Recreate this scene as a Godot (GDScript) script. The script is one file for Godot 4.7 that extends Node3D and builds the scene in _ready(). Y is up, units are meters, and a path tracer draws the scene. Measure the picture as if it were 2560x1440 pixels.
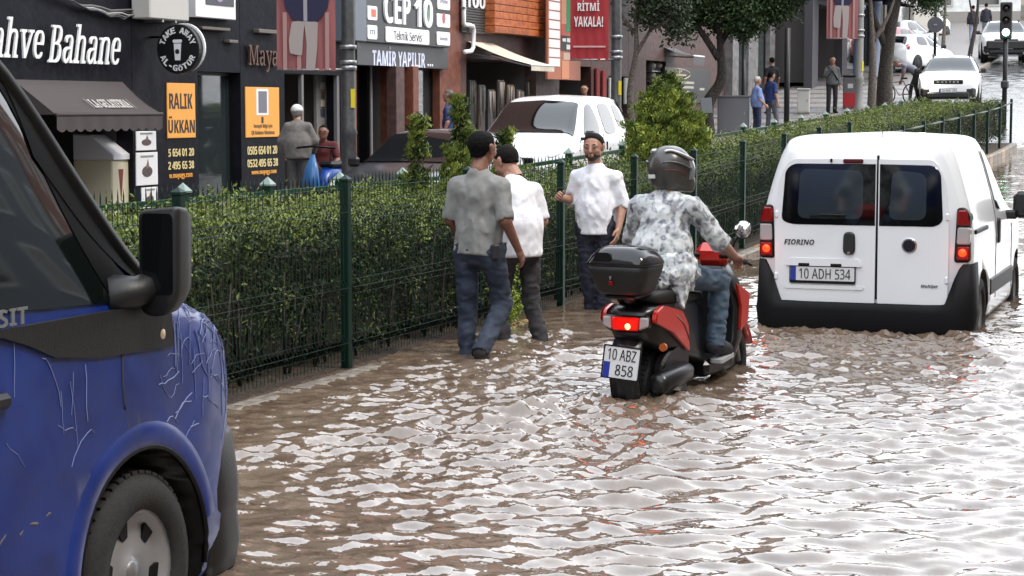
extends Node3D
# A flooded shopping street: y = 0 is the water, the road runs along U (20.3 degrees right of -Z), L counts metres to the left of the camera's line.
const A := 0.354302
const FOCAL := 5000.0
const EYE := 1.78
const ROAD := -0.2
const FACE := 16.45          # the shop fronts' distance to the left
var U := Vector3(sin(A), 0, -cos(A))
var N := Vector3(-cos(A), 0, -sin(A))
var rng := RandomNumberGenerator.new()
var M := {}
var taken := {}

func _ready():
	rng.seed = 7
	var cam := Camera3D.new(); cam.name = "camera"; add_child(cam)
	cam.position = Vector3(0, EYE, 0)
	cam.rotation.x = -atan(450.0 / FOCAL)
	cam.fov = rad_to_deg(2.0 * atan(720.0 / FOCAL))
	cam.near = 0.1; cam.far = 900.0
	var we := WorldEnvironment.new(); we.name = "environment"; add_child(we)
	var env := Environment.new(); we.environment = env
	env.background_mode = Environment.BG_SKY
	var sky := Sky.new(); var sm := ProceduralSkyMaterial.new()
	sm.sky_top_color = Color(0.84, 0.87, 0.91); sm.sky_horizon_color = Color(1.0, 1.0, 1.0)
	sm.sky_curve = 0.25; sm.sky_energy_multiplier = 1.15
	sm.ground_bottom_color = Color(0.30, 0.29, 0.28); sm.ground_horizon_color = Color(0.45, 0.44, 0.43)
	sky.sky_material = sm; env.sky = sky
	env.background_energy_multiplier = 1.0
	env.tonemap_mode = Environment.TONE_MAPPER_LINEAR
	env.tonemap_exposure = 2.8
	env.sdfgi_enabled = true; env.ssao_enabled = true; env.ssil_enabled = true
	env.fog_density = 0.0012; env.fog_light_color = Color(0.9, 0.92, 0.95)
	var sun := DirectionalLight3D.new(); sun.name = "sun"; add_child(sun)
	sun.light_energy = 0.35; sun.light_angular_distance = 14.0; sun.light_color = Color(1, 0.97, 0.93); sun.shadow_enabled = true
	sun.look_at_from_position(Vector3(14, 22, -4), Vector3(0, 0, -10))
	make_materials()
	build_ground()
	build_water()
	build_shops()
	build_median()
	build_street_furniture()
	build_trees()
	build_far()
	build_vehicles()
	build_people()

# ---------- places
func W(t: float, l: float, h: float) -> Vector3: return U * t + N * l + Vector3(0, h, 0)
func rise(t: float) -> float:            # the street climbs towards the crossing
	var k := maxf(t - 20.0, 0.0)
	if t < 22.0: return 0.0068 * k * k
	if t < 48.0: return 0.0272 * (t - 21.0)
	if t < 56.0: return 0.7344 + 0.0272 * (t - 48.0) + 0.0039 * (t - 48.0) * (t - 48.0)
	return 1.2016 + 0.0896 * (t - 56.0)
func ray(px: float, py: float) -> Vector3:
	var d := Vector3((px - 1280.0) / FOCAL, -(py - 720.0) / FOCAL, -1.0)
	return d.rotated(Vector3.RIGHT, -atan(450.0 / FOCAL))
func on_front(px: float, py: float, l: float) -> Vector2:   # (t, height) where a pixel's ray meets the upright plane l metres to the left
	var r := ray(px, py); var k := l / r.dot(N)
	return Vector2(r.dot(U) * k, EYE + r.y * k)
func lift(t: float) -> float: return 0.0
func kerb_l(t: float) -> float: return 12.85 - 2.6 * smoothstep(48.0, 66.0, t)

# ---------- nodes
func numbered(called: String) -> String:
	if not taken.has(called): taken[called] = 0; return called
	taken[called] += 1
	return "%s_%03d" % [called, taken[called]]
func tag(o: Node, label: String, category: String, group := "", kind := ""):
	if label: o.set_meta("label", label)
	if category: o.set_meta("category", category)
	if group: o.set_meta("group", group)
	if kind: o.set_meta("kind", kind)
	return o
func thing(called: String, label: String, category: String, at := Vector3.ZERO, turn := 0.0, group := "") -> Node3D:
	var o := Node3D.new(); o.name = numbered(called); add_child(o)
	o.position = at; o.rotation.y = turn
	tag(o, label, category, group); return o
func part(called: String, st, m: Material, parent: Node = self) -> MeshInstance3D:
	var o := MeshInstance3D.new()
	if st is SurfaceTool:
		o.mesh = st.commit()
	else: o.mesh = st
	o.material_override = m
	o.name = numbered(called) if parent == self else called
	parent.add_child(o, true)
	return o
func structure(called: String, st, m: Material) -> MeshInstance3D:
	var o := part(called, st, m); o.set_meta("kind", "structure"); return o
func copy(o: Node3D) -> Node3D:
	var c: Node3D = o.duplicate(); c.name = numbered(String(o.name).rstrip("0123456789").trim_suffix("_")); add_child(c); return c
func front_thing(called: String, label: String, category: String, px: float, py: float, l := FACE, group := "") -> Node3D:
	var q := on_front(px, py, l)
	return thing(called, label, category, W(q.x, l, q.y), PI / 2 - A, group)

# ---------- materials
func mat(c: Color, rough := 0.6, metal := 0.0, spec := 0.5) -> StandardMaterial3D:
	var key := "%s %s %s %s" % [c.to_html(), rough, metal, spec]
	if M.has(key): return M[key]
	var m := StandardMaterial3D.new()
	m.albedo_color = c; m.roughness = rough; m.metallic = metal; m.metallic_specular = spec
	M[key] = m; return m
func noise_tex(freq: float, ramp: Array, size := 512, seed_ := 1, octaves := 4, normal := 0.0, kind := FastNoiseLite.TYPE_SIMPLEX_SMOOTH) -> NoiseTexture2D:
	var t := NoiseTexture2D.new(); t.width = size; t.height = size; t.seamless = true; t.generate_mipmaps = false
	var n := FastNoiseLite.new(); n.seed = seed_; n.frequency = freq; n.fractal_octaves = octaves; n.noise_type = kind
	t.noise = n
	if normal > 0.0: t.as_normal_map = true; t.bump_strength = normal
	elif ramp.size():
		var g := Gradient.new(); var off := PackedFloat32Array(); var cols := PackedColorArray()
		for i in ramp.size(): off.append(ramp[i][0]); cols.append(ramp[i][1])
		g.offsets = off; g.colors = cols; t.color_ramp = g
	return t
func tri(m: StandardMaterial3D, scale: float, world := true) -> StandardMaterial3D:
	m.uv1_triplanar = true; m.uv1_world_triplanar = world; m.uv1_scale = Vector3.ONE * scale; return m
func glow(c: Color, energy: float) -> StandardMaterial3D:
	var m := StandardMaterial3D.new(); m.albedo_color = c; m.emission_enabled = true; m.emission = c; m.emission_energy_multiplier = energy; m.roughness = 0.2
	return m
func textured(c: Array, freq: float, scale: float, rough := 0.8, bump := 0.0, seed_ := 1, world := true) -> StandardMaterial3D:
	var m := StandardMaterial3D.new()
	m.albedo_texture = noise_tex(freq, c, 256, seed_)
	m.roughness = rough
	if bump > 0.0: m.normal_enabled = true; m.normal_texture = noise_tex(freq * 2.0, [], 256, seed_ + 5, 4, bump)
	return tri(m, scale, world)

# ---------- shapes
func new_st(smooth := false) -> SurfaceTool:
	var st := SurfaceTool.new(); st.begin(Mesh.PRIMITIVE_TRIANGLES); st.set_smooth_group(0 if smooth else -1); return st
func done(st: SurfaceTool) -> SurfaceTool:
	st.generate_normals(); return st
func tri3(st: SurfaceTool, a: Vector3, b: Vector3, c: Vector3):
	st.add_vertex(a); st.add_vertex(b); st.add_vertex(c)
func quad(st: SurfaceTool, a: Vector3, b: Vector3, c: Vector3, d: Vector3):   # a b c d run clockwise seen from the front
	tri3(st, a, b, c); tri3(st, a, c, d)
# a box with chamfered edges
func box(st: SurfaceTool, c: Vector3, s: Vector3, b := Basis(), ch := 0.0):
	var h := s * 0.5
	if ch <= 0.0:
		var p := []
		for i in 8: p.append(c + b * Vector3(h.x if i & 1 else -h.x, h.y if i & 2 else -h.y, h.z if i & 4 else -h.z))
		quad(st, p[4], p[6], p[7], p[5]); quad(st, p[1], p[3], p[2], p[0]); quad(st, p[0], p[2], p[6], p[4])
		quad(st, p[5], p[7], p[3], p[1]); quad(st, p[2], p[3], p[7], p[6]); quad(st, p[4], p[5], p[1], p[0])
		return
	ch = minf(ch, minf(h.x, minf(h.y, h.z)) * 0.99)
	var q := {}
	for i in 8:
		var sg := Vector3(1 if i & 1 else -1, 1 if i & 2 else -1, 1 if i & 4 else -1)
		for ax in 3:
			var v := Vector3(h.x - ch, h.y - ch, h.z - ch); v[ax] = h[ax]
			q[i * 3 + ax] = c + b * (v * sg)
	for ax in 3:
		var e := (ax + 1) % 3; var f := (ax + 2) % 3
		for s1 in 2:
			var i0 := s1 << ax
			var o := [i0, i0 | (1 << e), i0 | (1 << e) | (1 << f), i0 | (1 << f)]
			if s1 == 1: o.reverse()
			quad(st, q[o[0] * 3 + ax], q[o[1] * 3 + ax], q[o[2] * 3 + ax], q[o[3] * 3 + ax])
		for s2 in 2:
			for s3 in 2:
				var k0: int = (s2 << e) | (s3 << f); var k1: int = k0 | (1 << ax)
				var l := [q[k0 * 3 + e], q[k1 * 3 + e], q[k1 * 3 + f], q[k0 * 3 + f]]
				if (s2 + s3) % 2 == 0: l.reverse()
				quad(st, l[0], l[1], l[2], l[3])
	for i in 8:
		var tr := [q[i * 3], q[i * 3 + 1], q[i * 3 + 2]]
		var bits := (i & 1) + ((i >> 1) & 1) + ((i >> 2) & 1)
		if bits % 2 == 1: tr.reverse()
		tri3(st, tr[0], tr[1], tr[2])
func boxm(c: Vector3, s: Vector3, ch := 0.0, b := Basis()) -> SurfaceTool:
	var st := new_st(); box(st, c, s, b, ch); return done(st)
# rings of points, joined; caps close the ends
func loft(st: SurfaceTool, rings: Array, closed := true, cap0 := true, cap1 := true):
	for i in rings.size() - 1:
		var a: Array = rings[i]; var b: Array = rings[i + 1]; var n := a.size()
		for j in (n if closed else n - 1):
			var k := (j + 1) % n
			quad(st, a[j], a[k], b[k], b[j])
	for e in 2:
		if (e == 0 and not cap0) or (e == 1 and not cap1): continue
		var r: Array = rings[0] if e == 0 else rings[-1]
		var c := Vector3.ZERO
		for p in r: c += p
		c /= r.size()
		for j in r.size():
			var k := (j + 1) % r.size()
			if e == 0: tri3(st, c, r[k], r[j])
			else: tri3(st, c, r[j], r[k])
func ring_at(p: Vector3, dir: Vector3, r: float, sides: int, ref := Vector3.UP, sq := 1.0) -> Array:
	var x := dir.cross(ref)
	if x.length() < 0.01: x = dir.cross(Vector3.RIGHT)
	x = x.normalized(); var y := x.cross(dir).normalized()
	var o := []
	for i in sides:
		var a := TAU * i / sides
		o.append(p + x * cos(a) * r + y * sin(a) * r * sq)
	return o
func tube(st: SurfaceTool, pts: Array, rad, sides := 8, sq := 1.0, caps := true):
	var rings := []
	var ref := Vector3.UP
	var whole: Vector3 = (pts[-1] - pts[0]).normalized()
	if absf(whole.dot(Vector3.UP)) > 0.8: ref = Vector3.FORWARD
	for i in pts.size():
		var d: Vector3 = pts[mini(i + 1, pts.size() - 1)] - pts[maxi(i - 1, 0)]
		var r: float = rad[i] if rad is Array else rad
		rings.append(ring_at(pts[i], d.normalized(), r, sides, ref, sq))
	loft(st, rings, true, caps, caps)
func tubem(pts: Array, rad, sides := 8, smooth := true) -> SurfaceTool:
	var st := new_st(smooth); tube(st, pts, rad, sides); return done(st)
# profile of (radius, along) turned round an axis through c
func lathe(st: SurfaceTool, c: Vector3, axis: Vector3, prof: Array, sides := 20):
	var rings := []
	for p in prof: rings.append(ring_at(c + axis * p[1], axis, maxf(p[0], 0.0005), sides, Vector3.UP if absf(axis.y) < 0.9 else Vector3.FORWARD))
	loft(st, rings, true, false, false)
# outlines
func round_poly(c: Array, r, seg := 4) -> PackedVector2Array:
	var o := PackedVector2Array(); var n := c.size()
	for i in n:
		var p: Vector2 = c[i]; var a: Vector2 = c[(i + n - 1) % n]; var b: Vector2 = c[(i + 1) % n]
		var rr: float = r[i] if r is Array else r
		if rr <= 0.0: o.append(p); continue
		var da := (a - p).normalized(); var db := (b - p).normalized()
		rr = minf(rr, 0.48 * minf((a - p).length(), (b - p).length()))
		for k in seg + 1:
			var s := float(k) / seg
			var q0 := p + da * rr; var q1 := p + db * rr
			o.append(q0.lerp(p, s).lerp(p.lerp(q1, s), s))
	return o
func rect(x0: float, y0: float, x1: float, y1: float) -> Array: return [Vector2(x0, y0), Vector2(x1, y0), Vector2(x1, y1), Vector2(x0, y1)]
func circle(c: Vector2, r: float, n := 24, ry := -1.0) -> PackedVector2Array:
	var o := PackedVector2Array()
	for i in n: o.append(c + Vector2(cos(TAU * i / n) * r, sin(TAU * i / n) * (r if ry < 0 else ry)))
	return o
func inset(p: PackedVector2Array, d: float) -> PackedVector2Array:
	var o := PackedVector2Array(); var n := p.size(); var area := 0.0
	for i in n: area += p[i].cross(p[(i + 1) % n])
	var sg := 1.0 if area > 0 else -1.0
	for i in n:
		var e1 := (p[i] - p[(i + n - 1) % n]).normalized(); var e2 := (p[(i + 1) % n] - p[i]).normalized()
		var m := (Vector2(-e1.y, e1.x) + Vector2(-e2.y, e2.x)) * 0.5
		var l := maxf(m.length_squared(), 0.3)
		o.append(p[i] + m / l * d * sg)
	return o
# an outline in the x-y plane of `f` given depth from z0 to z1 (front), with a bevelled front edge
func prism(st: SurfaceTool, p: PackedVector2Array, z0: float, z1: float, bevel := 0.0, f := Transform3D.IDENTITY, back := true):
	var area := 0.0
	for i in p.size(): area += p[i].cross(p[(i + 1) % p.size()])
	if area < 0: p = p.duplicate(); p.reverse()
	var fp := inset(p, bevel) if bevel > 0 else p
	var n := p.size(); var zs := z1 - bevel if bevel > 0 else z1
	for i in n:
		var k := (i + 1) % n
		quad(st, f * Vector3(p[i].x, p[i].y, z0), f * Vector3(p[i].x, p[i].y, zs), f * Vector3(p[k].x, p[k].y, zs), f * Vector3(p[k].x, p[k].y, z0))
		if bevel > 0: quad(st, f * Vector3(p[i].x, p[i].y, zs), f * Vector3(fp[i].x, fp[i].y, z1), f * Vector3(fp[k].x, fp[k].y, z1), f * Vector3(p[k].x, p[k].y, zs))
	var ix := Geometry2D.triangulate_polygon(fp)
	if ix.is_empty(): fp = p; ix = Geometry2D.triangulate_polygon(p)
	for i in range(0, ix.size(), 3):
		var a := fp[ix[i]]; var b := fp[ix[i + 1]]; var c := fp[ix[i + 2]]
		if (b - a).cross(c - a) > 0: var s := b; b = c; c = s
		tri3(st, f * Vector3(a.x, a.y, z1), f * Vector3(b.x, b.y, z1), f * Vector3(c.x, c.y, z1))
	if not back: return
	ix = Geometry2D.triangulate_polygon(p)
	for i in range(0, ix.size(), 3):
		var a := p[ix[i]]; var b := p[ix[i + 1]]; var c := p[ix[i + 2]]
		if (b - a).cross(c - a) < 0: var s := b; b = c; c = s
		tri3(st, f * Vector3(a.x, a.y, z0), f * Vector3(b.x, b.y, z0), f * Vector3(c.x, c.y, z0))
func prismm(p: PackedVector2Array, z0: float, z1: float, bevel := 0.0, f := Transform3D.IDENTITY) -> SurfaceTool:
	var st := new_st(); prism(st, p, z0, z1, bevel, f); return done(st)
var fonts := {}
func font(kind: String, bold := false, italic := false) -> SystemFont:
	var key := kind + str(bold) + str(italic)
	if not fonts.has(key):
		var f := SystemFont.new(); f.font_names = PackedStringArray([kind]); f.font_weight = 700 if bold else 400; f.font_italic = italic
		fonts[key] = f
	return fonts[key]
# lettering whose box is w by h, centred at c in the parent's axes, standing out by `deep`
func letters(text: String, c: Vector3, w: float, h: float, m: Material, parent: Node, deep := 0.01, kind := "Droid Sans", bold := true, called := "lettering", b := Basis(), slant := 0.0) -> MeshInstance3D:
	var t := TextMesh.new(); t.text = text; t.font = font(kind, bold); t.font_size = 64; t.pixel_size = 0.01; t.depth = 0.1; t.curve_step = 2.0
	t.horizontal_alignment = HORIZONTAL_ALIGNMENT_CENTER
	var box_ := t.get_aabb()
	var o := part(called, t, m, parent)
	var s := Vector3(w / maxf(box_.size.x, 0.01), h / maxf(box_.size.y, 0.01), deep / 0.1)
	var sb := Basis(Vector3(s.x, 0, 0), Vector3(slant * s.y, s.y, 0), Vector3(0, 0, s.z))
	o.transform = Transform3D(b * sb, c - b * sb * box_.get_center())
	return o

# ---------- soft bodies: a distance field on a grid, joined smoothly, meshed as surface nets
class Field:
	var lo: Vector3; var cell: float; var nx: int; var ny: int; var nz: int
	var v: PackedFloat32Array
	func _init(lo_: Vector3, hi_: Vector3, cell_: float):
		lo = lo_; cell = cell_
		nx = int(ceil((hi_.x - lo.x) / cell)) + 1; ny = int(ceil((hi_.y - lo.y) / cell)) + 1; nz = int(ceil((hi_.z - lo.z) / cell)) + 1
		v = PackedFloat32Array(); v.resize(nx * ny * nz); v.fill(1.0)
	# a tapered capsule; sz flattens it along z, k is the width of the blend
	func cap(a: Vector3, b: Vector3, ra: float, rb: float, k := 0.03, sz := 1.0, sx := 1.0):
		var m := maxf(ra, rb) + k + cell * 2.0
		var mx := m * maxf(sx, 1.0); var mz := m * maxf(sz, 1.0)
		var x0 := maxi(0, int((minf(a.x, b.x) - mx - lo.x) / cell)); var x1 := mini(nx - 1, int((maxf(a.x, b.x) + mx - lo.x) / cell) + 1)
		var y0 := maxi(0, int((minf(a.y, b.y) - m - lo.y) / cell)); var y1 := mini(ny - 1, int((maxf(a.y, b.y) + m - lo.y) / cell) + 1)
		var z0 := maxi(0, int((minf(a.z, b.z) - mz - lo.z) / cell)); var z1 := mini(nz - 1, int((maxf(a.z, b.z) + mz - lo.z) / cell) + 1)
		var ab := b - a
		ab.z /= sz; ab.x /= sx
		var l2 := maxf(ab.length_squared(), 1e-9); var sc := minf(1.0, minf(sz, sx)); var ik := 1.0 / maxf(k, 1e-5); var dr := rb - ra
		for z in range(z0, z1 + 1):
			var pz := (lo.z + z * cell - a.z) / sz
			for y in range(y0, y1 + 1):
				var py := lo.y + y * cell - a.y
				var row := (z * ny + y) * nx
				var yz := py * ab.y + pz * ab.z
				for x in range(x0, x1 + 1):
					var px := (lo.x + x * cell - a.x) / sx
					var h := clampf((px * ab.x + yz) / l2, 0.0, 1.0)
					var ex := px - ab.x * h; var ey := py - ab.y * h; var ez := pz - ab.z * h
					var d := (sqrt(ex * ex + ey * ey + ez * ez) - ra - dr * h) * sc
					var o := v[row + x]
					var g := k - absf(d - o)
					if g > 0.0: v[row + x] = minf(d, o) - g * g * ik * 0.25
					elif d < o: v[row + x] = d
	# takes a tapered capsule away
	func carve(a: Vector3, b: Vector3, ra: float, rb: float):
		var m := maxf(ra, rb) + cell * 2.0
		var ab := b - a; var l2 := maxf(ab.length_squared(), 1e-9)
		for z in range(maxi(0, int((minf(a.z, b.z) - m - lo.z) / cell)), mini(nz - 1, int((maxf(a.z, b.z) + m - lo.z) / cell) + 1) + 1):
			for y in range(maxi(0, int((minf(a.y, b.y) - m - lo.y) / cell)), mini(ny - 1, int((maxf(a.y, b.y) + m - lo.y) / cell) + 1) + 1):
				for x in range(maxi(0, int((minf(a.x, b.x) - m - lo.x) / cell)), mini(nx - 1, int((maxf(a.x, b.x) + m - lo.x) / cell) + 1) + 1):
					var p := lo + Vector3(x, y, z) * cell - a; var h := clampf(p.dot(ab) / l2, 0.0, 1.0)
					var d := lerpf(ra, rb, h) - (p - ab * h).length(); var i := (z * ny + y) * nx + x
					if d > v[i]: v[i] = d
	# keeps what lies behind the plane (normal points to what is cut away)
	func cut(n: Vector3, at: Vector3):
		for z in nz:
			for y in ny:
				var row := (z * ny + y) * nx
				var base := (lo.y + y * cell - at.y) * n.y + (lo.z + z * cell - at.z) * n.z
				for x in nx:
					var d := base + (lo.x + x * cell - at.x) * n.x
					if d > v[row + x]: v[row + x] = d
	func wrinkle(noise: FastNoiseLite, amp: float, s: Vector3):
		for z in nz:
			for y in ny:
				var row := (z * ny + y) * nx
				for x in nx:
					if absf(v[row + x]) < 0.05: v[row + x] += amp * (absf(noise.get_noise_3d((lo.x + x * cell) * s.x, (lo.y + y * cell) * s.y, (lo.z + z * cell) * s.z)) * 2.2 - 0.55)
	func mesh(st: SurfaceTool, f := Transform3D.IDENTITY):
		var at := {}; var sxy := nx * ny
		var pts := PackedVector3Array(); var cells := PackedInt32Array()
		var offs := [0, 1, nx, nx + 1, sxy, sxy + 1, sxy + nx, sxy + nx + 1]
		for z in nz - 1:
			for y in ny - 1:
				var i := z * sxy + y * nx
				for x in nx - 1:
					var v0 := v[i]
					if absf(v0) > cell * 4.0: i += 1; continue
					var neg := 0; var p := Vector3.ZERO; var cnt := 0
					var c := [v0, v[i + 1], v[i + nx], v[i + nx + 1], v[i + sxy], v[i + sxy + 1], v[i + sxy + nx], v[i + sxy + nx + 1]]
					for q in 8:
						if c[q] < 0.0: neg += 1
					if neg > 0 and neg < 8:
						for e in EDGES:
							var va: float = c[e[0]]; var vb: float = c[e[1]]
							if (va < 0.0) != (vb < 0.0):
								var s := va / (va - vb); var a := CORN[e[0]]; var b := CORN[e[1]]
								p += a + (b - a) * s; cnt += 1
						at[i] = pts.size(); cells.append(i)
						pts.append(f * (lo + (Vector3(x, y, z) + p / cnt) * cell))
					i += 1
		for n_ in cells.size():
			var i := cells[n_]; var inside := v[i] < 0.0
			for ax in 3:
				var step: int = [1, nx, sxy][ax]; var s1: int = [nx, sxy, 1][ax]; var s2: int = [sxy, 1, nx][ax]
				if (v[i + step] < 0.0) == inside: continue
				if not (at.has(i - s1) and at.has(i - s2) and at.has(i - s1 - s2)): continue
				var a: Vector3 = pts[at[i]]; var b: Vector3 = pts[at[i - s1]]; var c: Vector3 = pts[at[i - s1 - s2]]; var d: Vector3 = pts[at[i - s2]]
				if inside:
					st.add_vertex(a); st.add_vertex(c); st.add_vertex(b); st.add_vertex(a); st.add_vertex(d); st.add_vertex(c)
				else:
					st.add_vertex(a); st.add_vertex(b); st.add_vertex(c); st.add_vertex(a); st.add_vertex(c); st.add_vertex(d)
	const CORN: Array[Vector3] = [Vector3(0, 0, 0), Vector3(1, 0, 0), Vector3(0, 1, 0), Vector3(1, 1, 0), Vector3(0, 0, 1), Vector3(1, 0, 1), Vector3(0, 1, 1), Vector3(1, 1, 1)]
	const EDGES := [[0, 1], [2, 3], [4, 5], [6, 7], [0, 2], [1, 3], [4, 6], [5, 7], [0, 4], [1, 5], [2, 6], [3, 7]]

# ---------- materials of the place
func make_materials():
	_tint()
	var m := StandardMaterial3D.new(); M.asphalt = m                      # wet asphalt
	m.albedo_texture = noise_tex(0.02, [[0.2, Color(0.20, 0.20, 0.205)], [0.5, Color(0.27, 0.27, 0.27)], [0.8, Color(0.34, 0.335, 0.33)]], 512, 3)
	m.roughness_texture = noise_tex(0.008, [[0.35, Color(0.07, 0.07, 0.07)], [0.7, Color(0.30, 0.30, 0.30)]], 512, 4)
	m.roughness = 1.0
	m.normal_enabled = true; m.normal_texture = noise_tex(0.15, [], 512, 9, 3, 3.0); m.normal_scale = 0.12
	tri(m, 0.35)
	m = StandardMaterial3D.new(); M.water = m                             # silt-laden flood water
	m.albedo_texture = noise_tex(0.006, [[0.25, Color(0.35, 0.29, 0.24)], [0.5, Color(0.395, 0.335, 0.283)], [0.8, Color(0.445, 0.385, 0.33)]], 512, 12)
	m.roughness = 0.03; m.metallic_specular = 0.9
	m.normal_enabled = true; m.normal_texture = noise_tex(0.02, [], 512, 13, 3, 4.0); m.normal_scale = 0.16
	tri(m, 0.9)
	M.paving = textured([[0.2, Color(0.42, 0.405, 0.40)], [0.5, Color(0.5, 0.485, 0.475)], [0.8, Color(0.57, 0.555, 0.54)]], 0.03, 0.8, 0.45, 2.0, 21)
	M.paving_dark = textured([[0.2, Color(0.32, 0.305, 0.30)], [0.6, Color(0.40, 0.38, 0.37)], [0.9, Color(0.46, 0.44, 0.43)]], 0.03, 0.8, 0.45, 2.0, 22)
	M.kerb = textured([[0.2, Color(0.36, 0.33, 0.30)], [0.6, Color(0.46, 0.43, 0.39)], [0.9, Color(0.55, 0.52, 0.48)]], 0.03, 1.0, 0.6, 2.0, 23)
	M.kerb_yellow = textured([[0.3, Color(0.40, 0.34, 0.27)], [0.5, Color(0.50, 0.40, 0.25)], [0.75, Color(0.64, 0.48, 0.22)]], 0.03, 1.0, 0.5, 2.0, 24)
	M.soil = textured([[0.2, Color(0.16, 0.125, 0.10)], [0.6, Color(0.25, 0.20, 0.16)], [0.9, Color(0.33, 0.27, 0.22)]], 0.05, 1.0, 0.9, 4.0, 25)
	M.green_paint = mat(Color(0.02, 0.135, 0.10), 0.5, 0.0, 0.35)
	M.green_light = mat(Color(0.03, 0.20, 0.135), 0.5, 0.0, 0.35)
	M.black_plastic = textured([[0.2, Color(0.05, 0.05, 0.055)], [0.8, Color(0.085, 0.085, 0.09)]], 0.05, 3.0, 0.5, 0.5, 31, false)
	M.black = mat(Color(0.035, 0.035, 0.038), 0.5, 0.0, 0.35)
	M.rubber = textured([[0.2, Color(0.10, 0.10, 0.10)], [0.8, Color(0.15, 0.145, 0.14)]], 0.05, 3.0, 0.8, 1.0, 32, false)
	M.glass = mat(Color(0.025, 0.03, 0.035), 0.04, 0.0, 0.6)
	M.chrome = mat(Color(0.75, 0.75, 0.76), 0.2, 0.9)
	M.steel = mat(Color(0.55, 0.55, 0.56), 0.35, 0.7)
	M.white_paint = paint(Color(0.86, 0.865, 0.87))
	M.white = mat(Color(0.88, 0.88, 0.88), 0.5)
	var pane := StandardMaterial3D.new(); pane.transparency = BaseMaterial3D.TRANSPARENCY_ALPHA
	pane.albedo_color = Color(0.22, 0.27, 0.28, 0.22); pane.roughness = 0.03; M.pane = pane
	var leaf := StandardMaterial3D.new(); leaf.vertex_color_use_as_albedo = true; leaf.roughness = 0.5; leaf.metallic_specular = 0.3; leaf.cull_mode = BaseMaterial3D.CULL_DISABLED
	leaf.backlight_enabled = true; leaf.backlight = Color(0.05, 0.08, 0.02); M.leaf = leaf
	M.bark = textured([[0.2, Color(0.13, 0.115, 0.105)], [0.6, Color(0.22, 0.20, 0.18)], [0.9, Color(0.30, 0.275, 0.25)]], 0.03, 1.5, 0.9, 6.0, 41)
	M.bark_pale = textured([[0.2, Color(0.26, 0.235, 0.215)], [0.6, Color(0.36, 0.33, 0.30)], [0.9, Color(0.45, 0.42, 0.39)]], 0.03, 1.5, 0.9, 6.0, 42)
func _tint():
	var m := mat(Color(0.035, 0.055, 0.05), 0.05, 0.0, 0.6); M.tint = m
func paint(c: Color, rough := 0.32) -> StandardMaterial3D:
	var m := StandardMaterial3D.new(); m.albedo_color = c; m.roughness = rough; m.clearcoat_enabled = true; m.clearcoat = 0.6; m.clearcoat_roughness = 0.08
	return m

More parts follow.
